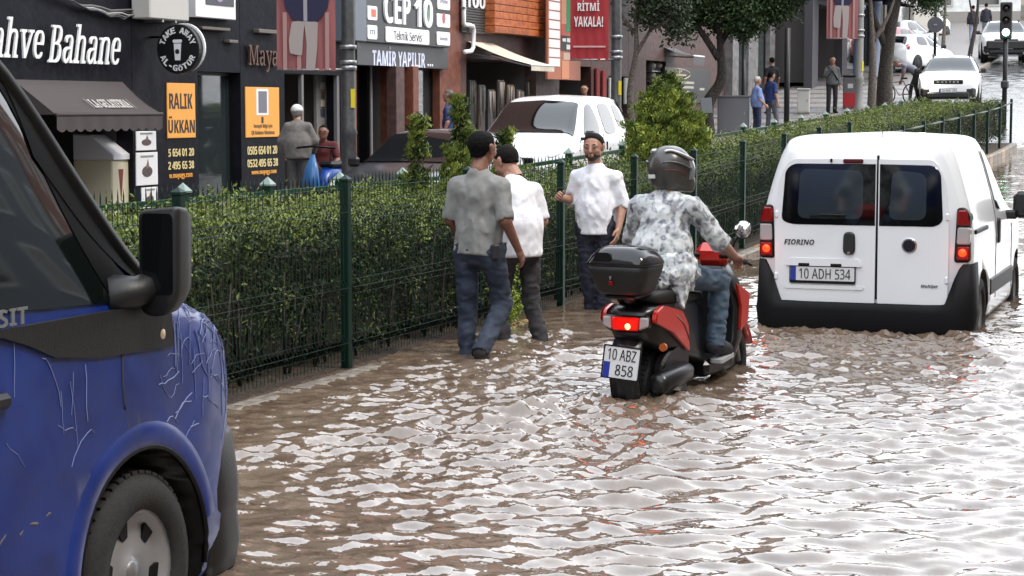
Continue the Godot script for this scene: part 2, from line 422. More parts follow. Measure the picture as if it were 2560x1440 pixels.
# ---------- ground
func build_ground():
	var st := new_st(true)
	var ts := [-60.0, -20.0, 0.0, 10.0, 18.0]
	var t := 20.0
	while t < 66.0: ts.append(t); t += 2.0
	ts.append_array([70.0, 80.0, 100.0, 130.0, 170.0, 400.0])
	for i in ts.size() - 1:
		for l in [[-60.0, 0.0, 0.0], [0.0, 7.0, 0.0], [7.0, 20.0, 1.0], [20.0, 80.0, 1.0]]:
			var a: float = ts[i]; var b: float = ts[i + 1]; var ha: float = rise(a) + ROAD + lift(a) * l[2]; var hb: float = rise(b) + ROAD + lift(b) * l[2]
			quad(st, W(a, l[0], ha), W(a, l[1], ha), W(b, l[1], hb), W(b, l[0], hb))
	structure("road", done(st), M.asphalt)
	# the far pavement: base, kerb stones, slabs
	st = new_st()
	t = 14.0
	while t < 120.0:
		var e := t + 2.0
		var h0 := rise(t) + ROAD + lift(t) + 0.10; var h1 := rise(e) + ROAD + lift(e) + 0.10
		quad(st, W(t, kerb_l(t), h0), W(t, 19.0, h0), W(e, 19.0, h1), W(e, kerb_l(e), h1))
		quad(st, W(t, kerb_l(t), h0 - 0.3), W(t, kerb_l(t), h0), W(e, kerb_l(e), h1), W(e, kerb_l(e), h1 - 0.3))
		t = e
	var pv := structure("pavement", done(st), M.paving_dark)
	t = 40.0
	while t < 84.0:                                                       # kerb stones
		var k := new_st(); var e := t + 0.98
		var p0 := W(t, kerb_l(t), rise(t) + ROAD + lift(t)); var p1 := W(e, kerb_l(e), rise(e) + ROAD + lift(e))
		var d := (p1 - p0).normalized(); var s := d.cross(Vector3.UP).normalized()
		box(k, (p0 + p1) * 0.5 + Vector3(0, 0.04, 0), Vector3(0.16, 0.22, (p1 - p0).length()), Basis(s, s.cross(d) * -1.0, d), 0.015)
		part("kerb_stone", done(k), M.kerb, pv)
		t += 1.0
	# slabs in view on the rising part, in bands of two tones
	var slab_a := boxm(Vector3.ZERO, Vector3(0.585, 0.05, 0.585), 0.006).commit()
	var n := 0
	t = 49.0
	while t < 72.0:
		var l := kerb_l(t) + 0.45
		while l < 15.6 and n < 300:
			var o := MeshInstance3D.new(); o.mesh = slab_a
			o.material_override = M.paving_dark if int(t / 0.6) % 3 == 0 else M.paving
			o.position = W(t, l, rise(t) + ROAD + lift(t) + 0.10 + rng.randf_range(0.0, 0.006)); o.rotation.y = PI / 2 - A
			o.rotate_object_local(Vector3(0, 0, 1), atan((rise(t + 0.5) - rise(t - 0.5))))
			o.name = "paving_slab"; pv.add_child(o, true); n += 1
			l += 0.6
		t += 0.6
	# the planted median: soil, kerbs of both sides
	st = new_st(true)
	for i in 46:
		var a := 6.0 + i; var b := a + 1.0
		quad(st, W(a, 5.72, rise(a) - 0.01), W(a, 8.6, rise(a) - 0.01), W(b, 8.6, rise(b) - 0.01), W(b, 5.72, rise(b) - 0.01))
	var md := structure("median_bed", done(st), M.soil)
	for i in 58:
		var a := 6.5 + i * 0.8; var b := a + 0.785
		if b > 52.4: break
		var k := new_st(); var p0 := W(a, 5.70, rise(a)); var p1 := W(b, 5.70, rise(b))
		var d := (p1 - p0).normalized(); var s := d.cross(Vector3.UP).normalized()
		box(k, (p0 + p1) * 0.5 + Vector3(0, -0.128, 0), Vector3(0.15, 0.245, (p1 - p0).length()), Basis(s, -s.cross(d), d), 0.02)
		part("kerb_stone", done(k), M.kerb_yellow if i % 7 in [1, 4] else M.kerb, md)

# ---------- flood water: a real, choppy surface
var n_swell := FastNoiseLite.new(); var n_chop := FastNoiseLite.new(); var n_rip := FastNoiseLite.new()
const WAKES := [[12.0, 3.42, 0.11, 0.032, 0.20], [16.0, 3.0, 0.0, 0.030, 0.85], [15.0, 5.2, 0.0, 0.006, 0.15]]
func wave(t: float, l: float) -> float:
	var chop := n_chop.get_noise_2d(t * 1.1 + l * 0.3, l * 0.62 - t * 0.1)
	var rip := n_rip.get_noise_2d(t, l * 0.8)
	var near_kerb := smoothstep(5.75, 4.6, l) * clampf(0.86 + 0.75 * n_swell.get_noise_2d(t * 0.55 + 40.0, l * 0.7), 0.4, 1.15)
	var h := n_swell.get_noise_2d(t, l * 0.6) * 0.018 + (chop * 0.0235 + rip * 0.0036) * (0.35 + 0.65 * near_kerb)
	for w in WAKES:
		var b: float = w[0] - t; var a: float = l - w[1] - b * w[2]
		if b > -0.6 and b < 7.0:
			var arm: float = 0.30 * maxf(b, 0.0) + w[4]
			var g := absf(absf(a) - arm)
			var fade := smoothstep(-0.6, 0.3, b) * exp(-maxf(b, 0.0) * 0.28)
			h += w[3] * fade * exp(-g * g * 26.0) * (0.7 + chop)
			if absf(a) < arm: h += (rip * 0.017 + chop * 0.008) * fade * (1.0 + 1.3 * exp(-b * b * 1.5))
	return h
func flow(t: float, l: float) -> float:    # still water below, a thin rippled sheet running down the slope above
	var h := wave(t, l); var bed := rise(t) + ROAD
	if bed < -0.12: return h
	return maxf(h * (1.0 - smoothstep(-0.12, 0.03, bed)), bed + 0.018 + 0.35 * h)
func build_water():
	n_swell.seed = 5; n_swell.frequency = 0.42; n_swell.fractal_octaves = 1; n_swell.noise_type = FastNoiseLite.TYPE_SIMPLEX_SMOOTH
	n_chop.seed = 8; n_chop.frequency = 3.9; n_chop.fractal_octaves = 2; n_chop.fractal_gain = 0.42; n_chop.noise_type = FastNoiseLite.TYPE_SIMPLEX_SMOOTH
	n_rip.seed = 11; n_rip.frequency = 9.5; n_rip.fractal_octaves = 2; n_rip.fractal_gain = 0.4; n_rip.noise_type = FastNoiseLite.TYPE_SIMPLEX_SMOOTH
	var vs := PackedVector3Array(); var ns := PackedVector3Array(); var ix := PackedInt32Array()
	# [t0, t1, l0, l1, step]; the finest where the street is nearest
	for r: Array in [[4.5, 13.0, 0.4, 5.8, 0.025], [13.0, 21.0, 1.2, 5.8, 0.04], [21.0, 60.0, 1.6, 5.68, 0.08]]:
		var nt := int(round((r[1] - r[0]) / r[4])); var nl := int(round((r[3] - r[2]) / r[4])); var first := vs.size()
		var hs := PackedFloat32Array(); hs.resize((nt + 1) * (nl + 1))
		for i in nt + 1:
			for j in nl + 1: hs[i * (nl + 1) + j] = flow(r[0] + i * r[4], r[2] + j * r[4])
		for i in nt + 1:
			for j in nl + 1:
				var k := i * (nl + 1) + j
				vs.append(W(r[0] + i * r[4], r[2] + j * r[4], hs[k]))
				var dt: float = (hs[k + (nl + 1 if i < nt else 0)] - hs[k - (nl + 1 if i > 0 else 0)]) / (r[4] * (2.0 if i > 0 and i < nt else 1.0))
				var dl: float = (hs[k + (1 if j < nl else 0)] - hs[k - (1 if j > 0 else 0)]) / (r[4] * (2.0 if j > 0 and j < nl else 1.0))
				ns.append((Vector3.UP - U * dt - N * dl).normalized())
		for i in nt:
			for j in nl:
				var k := first + i * (nl + 1) + j
				ix.append_array(PackedInt32Array([k, k + 1, k + nl + 2, k, k + nl + 2, k + nl + 1]))
	for q in [[-40.0, 4.5, -40.0, 5.7], [4.5, 13.0, -40.0, 0.4], [13.0, 21.0, -40.0, 1.2], [21.0, 27.0, -40.0, 1.6]]:
		var k := vs.size()
		for c in [[q[0], q[2]], [q[0], q[3]], [q[1], q[3]], [q[1], q[2]]]: vs.append(W(c[0], c[1], -0.004)); ns.append(Vector3.UP)
		ix.append_array(PackedInt32Array([k, k + 1, k + 2, k, k + 2, k + 3]))
	var arr := []; arr.resize(Mesh.ARRAY_MAX); arr[Mesh.ARRAY_VERTEX] = vs; arr[Mesh.ARRAY_NORMAL] = ns; arr[Mesh.ARRAY_INDEX] = ix
	var am := ArrayMesh.new(); am.add_surface_from_arrays(Mesh.PRIMITIVE_TRIANGLES, arr)
	structure("flood_water", am, M.water)

# ---------- leaves and shrubs
func leaf_sprig(n: int, size: float, wide: float, spread: float, seed_: int, upright := 0.3) -> ArrayMesh:
	var g := RandomNumberGenerator.new(); g.seed = seed_
	var st := new_st()
	for i in n:
		var d := Vector3(g.randfn(), g.randfn() * 0.8 + upright, g.randfn()).normalized()
		var o := Vector3(g.randfn(), g.randfn(), g.randfn()) * spread
		var s := d.cross(Vector3(g.randfn(), g.randfn(), g.randfn())).normalized(); var up := s.cross(d)
		var l := size * g.randf_range(0.7, 1.25); var w := wide * g.randf_range(0.8, 1.2) * 0.5
		var mid := o + d * l * 0.5 + up * l * 0.06; var tip := o + d * l - up * l * 0.1
		tri3(st, o, mid + s * w, tip); tri3(st, o, tip, mid - s * w)
	return done(st).commit()
func foliage(called: String, mesh: Mesh, xf: Array, cols: PackedColorArray, parent: Node) -> MultiMeshInstance3D:
	var mm := MultiMesh.new(); mm.transform_format = MultiMesh.TRANSFORM_3D; mm.use_colors = true; mm.mesh = mesh; mm.instance_count = xf.size()
	for i in xf.size(): mm.set_instance_transform(i, xf[i]); mm.set_instance_color(i, cols[i])
	var o := MultiMeshInstance3D.new(); o.multimesh = mm; o.material_override = M.leaf; o.name = called; o.set_meta("kind", "stuff"); parent.add_child(o, true)
	return o
func rbasis(s: float) -> Basis:
	return Basis(Vector3(rng.randfn(), rng.randfn(), rng.randfn()).normalized(), rng.randf() * TAU).scaled(Vector3.ONE * s)
func shade_of(a: Color, b: Color, k := 0.35) -> Color:
	var c := a.lerp(b, rng.randf()); var f := 1.0 + rng.randf_range(-k, k)
	return Color(c.r * f, c.g * f, c.b * f)
const NEARF := 5.83
const FARF := 8.45
const POST0 := 12.47
const POSTD := 2.28
func tall(t: float) -> float: return lerpf(0.93, 1.02, smoothstep(28.0, 46.0, t))
func build_median():
	# hedge
	var hedge := thing("hedge", "long clipped evergreen hedge filling the median between two green fences", "hedge", W(7.0, 7.1, 0.0))
	var o := hedge.position
	var core := new_st()
	var rings := []
	for i in 46:
		var t := 7.2 + i; var h := rise(t) + tall(t) - 0.97; var w := rng.randf_range(-0.04, 0.04)
		rings.append([W(t, 6.22 + w, h + 0.12) - o, W(t, 6.18 + w, h + 0.8) - o, W(t, 6.3, h + 0.93 + w) - o, W(t, 8.0, h + 0.93 - w) - o, W(t, 8.15, h + 0.8) - o, W(t, 8.1, h + 0.12) - o])
	loft(core, rings); part("branches", done(core), M.bark, hedge)
	var twigs := new_st(true)
	for i in 240:
		var t := 8.0 + pow(rng.randf(), 1.5) * 26.0; var l := rng.randf_range(6.02, 6.2)
		var p := W(t, l, rise(t) + 0.0) - o
		var q := p + U * rng.randf_range(-0.15, 0.15) + Vector3(0, rng.randf_range(0.4, 0.85), 0) - N * rng.randf_range(0.0, 0.08)
		tube(twigs, [p, (p + q) * 0.5 + U * rng.randf_range(-0.04, 0.04), q], [0.011, 0.009, 0.004], 4)
	part("stems", done(twigs), M.bark, hedge).set_meta("kind", "stuff")
	var sprigs := [leaf_sprig(10, 0.044, 0.021, 0.035, 1), leaf_sprig(11, 0.038, 0.017, 0.04, 2)]
	for v in 2:
		var xf := []; var cols := PackedColorArray()
		var t := 8.0
		while t < 52.0:                                                   # the front, the top, the end
			var dens := clampf(26.0 / t, 0.8, 2.0) * 78.0
			for k in int(dens * 1.08 * 0.5):
				var tt := t + rng.randf() * 0.5; var y := pow(rng.randf(), 0.75) * tall(tt) + 0.06
				if y < 0.4 and rng.randf() < 0.35: continue
				var bump := 0.05 * sin(tt * 2.3) + 0.04 * sin(tt * 5.1 + y * 4.0)
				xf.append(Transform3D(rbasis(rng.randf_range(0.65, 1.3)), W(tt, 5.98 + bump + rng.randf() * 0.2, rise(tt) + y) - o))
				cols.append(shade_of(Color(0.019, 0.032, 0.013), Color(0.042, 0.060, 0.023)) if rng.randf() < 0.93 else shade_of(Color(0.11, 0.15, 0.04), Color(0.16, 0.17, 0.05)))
			for k in int(dens * 0.62):
				var tt := t + rng.randf() * 0.5; var l := rng.randf_range(5.98, 8.3)
				var up := tall(tt) - 0.02 + 0.045 * sin(tt * 1.7 + l) + 0.03 * sin(tt * 4.3 - l * 3.0) + rng.randf_range(-0.08, 0.07)
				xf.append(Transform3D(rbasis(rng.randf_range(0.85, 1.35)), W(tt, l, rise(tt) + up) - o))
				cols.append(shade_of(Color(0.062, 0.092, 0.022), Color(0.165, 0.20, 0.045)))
			t += 0.5
		for k in 700:
			var l := rng.randf_range(5.95, 8.3); var y := rng.randf_range(0.1, 1.0)
			xf.append(Transform3D(rbasis(1.2), W(52.0 + rng.randf() * 0.4, l, rise(52.0) + y) - o))
			cols.append(shade_of(Color(0.024, 0.042, 0.016), Color(0.055, 0.080, 0.028)))
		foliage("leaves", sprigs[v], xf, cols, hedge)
	# the near fence: posts and folded wire panels
	var near := thing("mesh_fence", "dark green folded wire mesh fence beside the flooded lane", "fence", W(POST0, NEARF, 0.0), PI / 2 - A)
	for k in range(-3, 9):
		var t := k * POSTD; var b := rise(POST0 + t)
		var st := new_st(); box(st, Vector3(t, b + 0.62, 0), Vector3(0.062, 1.32, 0.062), Basis(), 0.006)
		var post := part("post", done(st), M.green_paint, near)
		part("cap", pyramid(Vector3(t, b + 1.28, 0), 0.07, 0.03), M.green_paint, post)
		if k == 8: break
		var b2 := rise(POST0 + t + POSTD)
		st = new_st(true)
		var n := 44
		for i in range(1, n):
			var x := t + POSTD * i / n; var y := lerpf(b, b2, float(i) / n) + 0.03
			var pts := []
			for q in [[0.0, 0], [0.09, 0], [0.14, 1], [0.19, 0], [0.47, 0], [0.52, 1], [0.57, 0], [0.98, 0], [1.04, 1], [1.10, 0], [1.23, 0]]: pts.append(Vector3(x, y + q[0], 0.006 + q[1] * 0.03))
			tube(st, pts, 0.0028, 3, 1.0, false)
		for y in [0.02, 0.09, 0.14, 0.19, 0.47, 0.52, 0.57, 0.98, 1.04, 1.10, 1.2]:
			var z := 0.036 if y in [0.14, 0.52, 1.04] else 0.006
			tube(st, [Vector3(t + 0.03, b + 0.03 + y, z), Vector3(t + POSTD - 0.03, b2 + 0.03 + y, z)], 0.003, 3, 1.0, false)
		part("wire_panel", done(st), M.green_paint, near).set_meta("kind", "stuff")
	for k in 10:                                                          # beyond the mesh the same side goes on as posts and a rail
		var t := 30.9 + k * 2.4 - POST0; var b := rise(30.9 + k * 2.4)
		var st := new_st(); box(st, Vector3(t, b + 0.5, 0), Vector3(0.062, 1.15, 0.062), Basis(), 0.006); part("post", done(st), M.green_paint, near)
		if k < 9:
			var b2 := rise(33.3 + k * 2.4)
			part("rail", tubem([Vector3(t, b + 0.98, 0), Vector3(t + 2.4, b2 + 0.98, 0)], 0.02, 6), M.green_paint, near)
	# the far fence: squat posts with pale pyramid caps, a rail, thin upright bars
	var far := thing("rail_fence", "green rail fence with pale pyramid post caps behind the hedge", "fence", W(16.2, FARF, 0.0), PI / 2 - A)
	var t := -6.0
	while t < 36.5:
		var step := 1.55 if t < 6.0 else 2.4
		var b := rise(16.2 + t); var b2 := rise(16.2 + t + step)
		var st := new_st(); box(st, Vector3(t, b + 0.52, 0), Vector3(0.085, 1.1, 0.085), Basis(), 0.008)
		var post := part("post", done(st), M.green_light, far)
		part("cap", pyramid(Vector3(t, b + 1.07, 0), 0.115, 0.07), mat(Color(0.42, 0.49, 0.46), 0.35), post)
		if t + step < 36.5:
			for y in [1.0, 0.35]:
				st = new_st(); box(st, Vector3(t + step * 0.5, (b + b2) * 0.5 + y, 0), Vector3(step - 0.09, 0.05, 0.035), Basis(Vector3(0, 0, 1), atan((b2 - b) / step)), 0.004); part("rail", done(st), M.green_light, far)
			if t < 8.0:
				st = new_st(true)
				for i in range(1, 18):
					var x := t + step * i / 18.0
					tube(st, [Vector3(x, b + 0.1, 0.0), Vector3(x, b + 1.08, 0.0), Vector3(x, b + 1.14, 0.0)], [0.007, 0.007, 0.001], 4)
				part("bars", done(st), M.green_paint, far).set_meta("kind", "stuff")
		t += step
	# conifers growing out of the hedge
	var spray := leaf_sprig(16, 0.07, 0.024, 0.024, 5, 1.6)
	conifer("thuja", "small thuja trimmed into stacked pompons in the hedge", 1045, 295, 7.2, [[0.95, 0.14], [1.18, 0.11], [1.42, 0.10], [1.66, 0.085]], spray)
	conifer("thuja", "slender pointed thuja with open tufts, standing in front of the parked vans", 1152, 250, 7.2, [[1.0, 0.22], [1.2, 0.17], [1.36, 0.13], [1.55, 0.10], [1.72, 0.075], [1.86, 0.04]], spray)
	conifer("thuja", "short thin thuja tuft beside the bent man in white", 1262, 332, 7.1, [[0.95, 0.16], [1.15, 0.10], [1.35, 0.08], [1.48, 0.06]], spray)
	conifer("thuja", "broad bushy golden thuja standing beside the lamp post", 1668, 196, 7.4, [[0.85, 0.50], [1.1, 0.54], [1.35, 0.52], [1.6, 0.44], [1.85, 0.34], [2.05, 0.20], [2.2, 0.08]], leaf_sprig(20, 0.085, 0.032, 0.036, 6, 1.4))
	var young := thing("seedling", "yellow green shoots growing through the mesh at the kerb", "plant", W(15.35, 5.7, 0.03))
	var xf := []; var cols := PackedColorArray()
	for i in 70:
		xf.append(Transform3D(rbasis(rng.randf_range(0.7, 1.1)), Vector3(rng.randfn() * 0.05, pow(rng.randf(), 1.3) * 0.55, rng.randfn() * 0.06))); cols.append(shade_of(Color(0.15, 0.22, 0.03), Color(0.26, 0.31, 0.05)))
	foliage("leaves", sprigs[0], xf, cols, young)
	part("stem", tubem([Vector3(0, -0.04, 0), Vector3(0.02, 0.3, 0), Vector3(0, 0.55, 0.02)], [0.008, 0.006, 0.002], 5), M.bark, young)
func pyramid(c: Vector3, w: float, h: float) -> SurfaceTool:
	var st := new_st(); box(st, c + Vector3(0, 0.008, 0), Vector3(w, 0.016, w))
	var p := [c + Vector3(-w, 0.032, -w) * 0.5, c + Vector3(w, 0.032, -w) * 0.5, c + Vector3(w, 0.032, w) * 0.5, c + Vector3(-w, 0.032, w) * 0.5]
	for i in 4: tri3(st, c + Vector3(0, 0.016 + h, 0), p[(i + 1) % 4], p[i])
	return done(st)
# lobes are [height of its middle, radius]; the top of the tree is where the photo shows it
func conifer(called: String, label: String, px: float, py: float, l: float, lobes: Array, spray: Mesh):
	var q := on_front(px, py, l); var base := rise(q.x)
	var o := thing(called, label, "conifer", W(q.x, l, base), 0.0, "thujas growing out of the hedge")
	var f: float = (q.y - base) / (lobes[-1][0] + lobes[-1][1] * 0.9)
	part("trunk", tubem([Vector3(0, -0.05, 0), Vector3(0.02, 0.5, 0.01), Vector3(0, lobes[-1][0] * f, 0)], [0.035, 0.028, 0.008], 7), M.bark, o)
	var xf := []; var cols := PackedColorArray()
	for b in lobes:                                                       # each lobe carries upright tufts with dark gaps between
		var r: float = b[1]; var nt := int(5 + r * r * 190.0)
		for i in nt:
			var d := Vector3(rng.randfn(), rng.randfn() * 0.7, rng.randfn()).normalized()
			var c: Vector3 = Vector3(0.03 * sin(b[0] * 9.0), b[0] * f, 0.03 * cos(b[0] * 7.0)) + d * r * rng.randf_range(0.45, 0.95); var tone := rng.randf(); var tr := 0.035 + r * 0.14
			for k in 22:
				var p := c + Vector3(rng.randfn() * tr * 0.6, (rng.randf() - 0.45) * tr * 2.6, rng.randfn() * tr * 0.6)
				var bs := Basis(Vector3.UP, atan2(d.x, d.z) + rng.randfn() * 0.7) * Basis(Vector3(1, 0, 0), rng.randf_range(-0.1, 0.5))
				xf.append(Transform3D(bs.scaled(Vector3.ONE * rng.randf_range(0.55, 0.9) * clampf(0.45 + r, 0.5, 0.9)), p))
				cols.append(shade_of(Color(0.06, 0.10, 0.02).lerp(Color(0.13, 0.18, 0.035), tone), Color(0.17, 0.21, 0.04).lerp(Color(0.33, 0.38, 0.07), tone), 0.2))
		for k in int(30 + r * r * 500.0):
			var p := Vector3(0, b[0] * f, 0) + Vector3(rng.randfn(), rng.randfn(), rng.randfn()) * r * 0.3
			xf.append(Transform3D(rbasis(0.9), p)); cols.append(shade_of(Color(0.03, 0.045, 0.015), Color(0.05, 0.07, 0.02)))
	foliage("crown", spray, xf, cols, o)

# ---------- shop fronts. A thing on the front has x along the street, y up, z towards the road.
func base_h(t: float) -> float: return rise(t) + ROAD + lift(t) + 0.10
func fr(px0: float, py0: float, px1: float, py1: float, l := FACE) -> Array:   # [middle t, middle height, width, height] of a pixel box on that plane
	var pm := (px0 + px1) * 0.5; var ym := (py0 + py1) * 0.5
	var a := on_front(px0, ym, l).x; var b := on_front(px1, ym, l).x
	var h1 := on_front(pm, py0, l).y; var h0 := on_front(pm, py1, l).y
	return [(a + b) * 0.5, (h0 + h1) * 0.5, b - a, h1 - h0]
# openings: [t0, t1, h0, h1, glazed]
func building(called: String, label: String, t0: float, t1: float, l: float, top: float, openings: Array, wm: Material, inner: Material) -> Node3D:
	var tm := (t0 + t1) * 0.5; var o := thing(called, label, "building", W(tm, l, base_h(tm)), PI / 2 - A)
	var b0 := base_h(tm); var st := new_st(); var x := t0 - tm; var e := t1 - tm
	for q in openings + [[t1, t1, 0, 0, 0]]:
		var a: float = q[0] - tm
		if a > x + 0.01: box(st, Vector3((x + a) * 0.5, (top - b0 - 0.6) * 0.5, -0.15), Vector3(a - x, top - b0 + 0.6, 0.3))
		if q[1] > q[0]:
			var c: float = q[1] - tm; var y0: float = q[2] - b0; var y1: float = q[3] - b0
			box(st, Vector3((a + c) * 0.5, (y1 + top - b0) * 0.5, -0.152), Vector3(c - a, top - b0 - y1, 0.296))
			if y0 > -0.5: box(st, Vector3((a + c) * 0.5, (y0 - 0.6) * 0.5, -0.152), Vector3(c - a, y0 + 0.6, 0.296))
			x = c
			var room := new_st(); var d := -3.2; var lo := minf(y0, 0.02)
			quad(room, Vector3(a, y1, d), Vector3(c, y1, d), Vector3(c, lo, d), Vector3(a, lo, d))
			quad(room, Vector3(a - 0.01, y1, -0.3), Vector3(a - 0.01, y1, d), Vector3(a - 0.01, lo, d), Vector3(a - 0.01, lo, -0.3))
			quad(room, Vector3(c + 0.01, y1, d), Vector3(c + 0.01, y1, -0.3), Vector3(c + 0.01, lo, -0.3), Vector3(c + 0.01, lo, d))
			quad(room, Vector3(a, y1 + 0.01, -0.3), Vector3(c, y1 + 0.01, -0.3), Vector3(c, y1 + 0.01, d), Vector3(a, y1 + 0.01, d))
			quad(room, Vector3(a, lo - 0.01, d), Vector3(c, lo - 0.01, d), Vector3(c, lo - 0.01, -0.3), Vector3(a, lo - 0.01, -0.3))
			part("interior", done(room), inner, o)
			if q[4]:
				var w := part("window", frame_of(a, c, y0, y1, 0.06, -0.2), M.black, o)
				part("pane", boxm(Vector3((a + c) * 0.5, (y0 + y1) * 0.5, -0.2), Vector3(c - a - 0.1, y1 - y0 - 0.1, 0.008)), M.pane, w)
	part("wall", done(st), wm, o)
	var back := new_st()
	box(back, Vector3(0, (top - b0) * 0.5, -5.2), Vector3(e * 2.0, top - b0 + 1.0, 3.6)); part("rear_block", done(back), wm, o)
	part("roof", boxm(Vector3(0, top - b0 + 0.08, -3.4), Vector3(e * 2.0 - 0.02, 0.16, 7.1)), M.kerb, o)
	return o
func frame_of(a: float, c: float, y0: float, y1: float, w: float, z: float, d := 0.06) -> SurfaceTool:
	var st := new_st()
	box(st, Vector3(a + w * 0.5, (y0 + y1) * 0.5, z), Vector3(w, y1 - y0, d)); box(st, Vector3(c - w * 0.5, (y0 + y1) * 0.5, z), Vector3(w, y1 - y0, d))
	box(st, Vector3((a + c) * 0.5, y0 + w * 0.5, z), Vector3(c - a - 2 * w, w, d)); box(st, Vector3((a + c) * 0.5, y1 - w * 0.5, z), Vector3(c - a - 2 * w, w, d))
	return done(st)
# a flat board on the front; returns the thing, its lettering goes at z = deep
func board(called: String, label: String, category: String, r: Array, m: Material, deep := 0.05, l := FACE, group := "", round_ := 0.0) -> Node3D:
	var o := thing(called, label, category, W(r[0], l, r[1]), PI / 2 - A, group)
	var p := round_poly(rect(-r[2] * 0.5, -r[3] * 0.5, r[2] * 0.5, r[3] * 0.5), round_) if round_ > 0 else PackedVector2Array(rect(-r[2] * 0.5, -r[3] * 0.5, r[2] * 0.5, r[3] * 0.5))
	part("board", prismm(p, 0.003, deep, minf(0.01, deep * 0.3)), m, o)
	return o
func say(o: Node3D, text: String, host: Array, r: Array, z: float, m: Material, deep := 0.012, kind := "Droid Sans", bold := true, slant := 0.0):
	return letters(text, Vector3(r[0] - host[0], r[1] - host[1], z + deep * 0.5), r[2], r[3], m, o, deep, kind, bold, "lettering", Basis(), slant)
func blob(o: Node3D, called: String, host: Array, r: Array, z: float, m: Material, round_ := 0.0, deep := 0.01):
	var w: float = r[2] * 0.5; var h: float = r[3] * 0.5
	return part(called, prismm(round_poly(rect(r[0] - host[0] - w, r[1] - host[1] - h, r[0] - host[0] + w, r[1] - host[1] + h), round_), z, z + deep), m, o)
func build_shops():
	var slate := textured([[0.2, Color(0.065, 0.067, 0.095)], [0.6, Color(0.085, 0.087, 0.118)], [0.9, Color(0.115, 0.117, 0.145)]], 0.02, 0.6, 0.6, 0.6, 51)
	slate.metallic_specular = 0.25
	var brown := textured([[0.2, Color(0.36, 0.19, 0.13)], [0.6, Color(0.43, 0.235, 0.165)], [0.9, Color(0.49, 0.28, 0.20)]], 0.02, 0.7, 0.6, 1.0, 52)
	var brown_dark := textured([[0.2, Color(0.23, 0.15, 0.135)], [0.6, Color(0.29, 0.195, 0.175)], [0.9, Color(0.34, 0.235, 0.21)]], 0.02, 0.7, 0.6, 1.0, 53)
	var grey := textured([[0.2, Color(0.33, 0.32, 0.325)], [0.6, Color(0.41, 0.40, 0.40)], [0.9, Color(0.48, 0.47, 0.465)]], 0.02, 0.5, 0.7, 1.5, 54)
	var dark := mat(Color(0.36, 0.34, 0.325), 0.8); var darker := mat(Color(0.31, 0.295, 0.29), 0.8)
	var white := mat(Color(0.86, 0.86, 0.86), 0.45); var ink := mat(Color(0.13, 0.10, 0.13), 0.6)
	var orange := mat(Color(0.86, 0.60, 0.24), 0.5); var pale := mat(Color(0.80, 0.78, 0.72), 0.5)
	var f := func(px: float, py := 200.0): return on_front(px, py, FACE).x
	var fh := func(px: float, py: float): return on_front(px, py, FACE).y
	# --- the dark coffee house
	var caf := building("coffee_house", "dark slate clad coffee house with raised white lettering", 14.0, f.call(488, 300), FACE, 15.0, [[f.call(40), f.call(334, 400), 0.0, fh.call(250, 290), 0]], slate, darker)
	var r: Array = fr(-78, 42, 92, 145)
	var sg := thing("raised_lettering", "raised white slanted lettering on the dark coffee house wall", "sign", W(r[0], FACE, r[1]), PI / 2 - A)
	say(sg, "Kahve", r, r, 0.10, white, 0.03, "Droid Serif", false, 0.24); say(sg, "Bahane", r, fr(108, 62, 284, 160), 0.10, white, 0.03, "Droid Serif", false, 0.24)
	for k in 9: part("standoff", boxm(Vector3(-0.5 + k * 0.33, 0.0, 0.05), Vector3(0.03, 0.03, 0.1)), mat(Color(0.45, 0.32, 0.27), 0.5), sg)
	r = fr(383, 60, 503, 185, FACE - 0.55)                                  # round projecting sign
	var rd := thing("round_sign", "round black sign with a white paper cup and ring of lettering", "sign", W(r[0], FACE - 0.55, r[1]), -A - 0.05)
	var rr: float = r[3] * 0.5
	part("disc", prismm(circle(Vector2.ZERO, rr, 36), -0.12, 0.0, 0.01), mat(Color(0.05, 0.05, 0.065), 0.4), rd)
	part("rim", prismm(circle(Vector2(0.03, 0.02), rr * 1.0, 36), -0.16, -0.122), white, rd)
	part("bracket", tubem([Vector3(0, rr * 0.5, -0.08), Vector3(-0.6, rr * 0.5, -0.08)], 0.02, 6), M.black, rd)
	for w in [["TAKE AWAY", 205.0, -28.0, 1.0], ["AL-GÖTÜR", 212.0, 328.0, -1.0]]:
		var s: String = w[0]
		for i in s.length():
			if s[i] == " ": continue
			var an := deg_to_rad(lerpf(158.0, 22.0, float(i) / (s.length() - 1)) if w[3] > 0 else lerpf(207.0, 333.0, float(i) / (s.length() - 1)))
			letters(s[i], Vector3(cos(an) * rr * 0.76, sin(an) * rr * 0.76, 0.006), rr * (0.20 if s[i] != "-" else 0.12), rr * (0.24 if s[i] != "-" else 0.05), white, rd, 0.012, "Droid Sans", true, "letter", Basis(Vector3(0, 0, 1), an - PI / 2 if w[3] > 0 else an + PI / 2))
	var cup := part("cup", prismm(PackedVector2Array([Vector2(-0.17, 0.22) * rr, Vector2(-0.12, -0.45) * rr, Vector2(0.12, -0.45) * rr, Vector2(0.17, 0.22) * rr]), 0.001, 0.012), white, rd)
	part("lid", prismm(round_poly(rect(-0.21 * rr, 0.25 * rr, 0.21 * rr, 0.38 * rr), 0.03), 0.001, 0.016), white, cup)
	part("emblem", prismm(circle(Vector2(0, -0.1 * rr), rr * 0.1, 16), 0.012, 0.018), ink, cup)
	# awning with a scalloped valance
	awning("gelateria_awning", "brown fabric awning with a scalloped valance over the coffee counter", 100, 405, 200, 285, 325, 0.7, mat(Color(0.235, 0.205, 0.205), 0.75), "LA GELATERIA")
	# white cube of a counter and its painted base inside the opening
	r = fr(222, 345, 352, 470, FACE + 0.5)
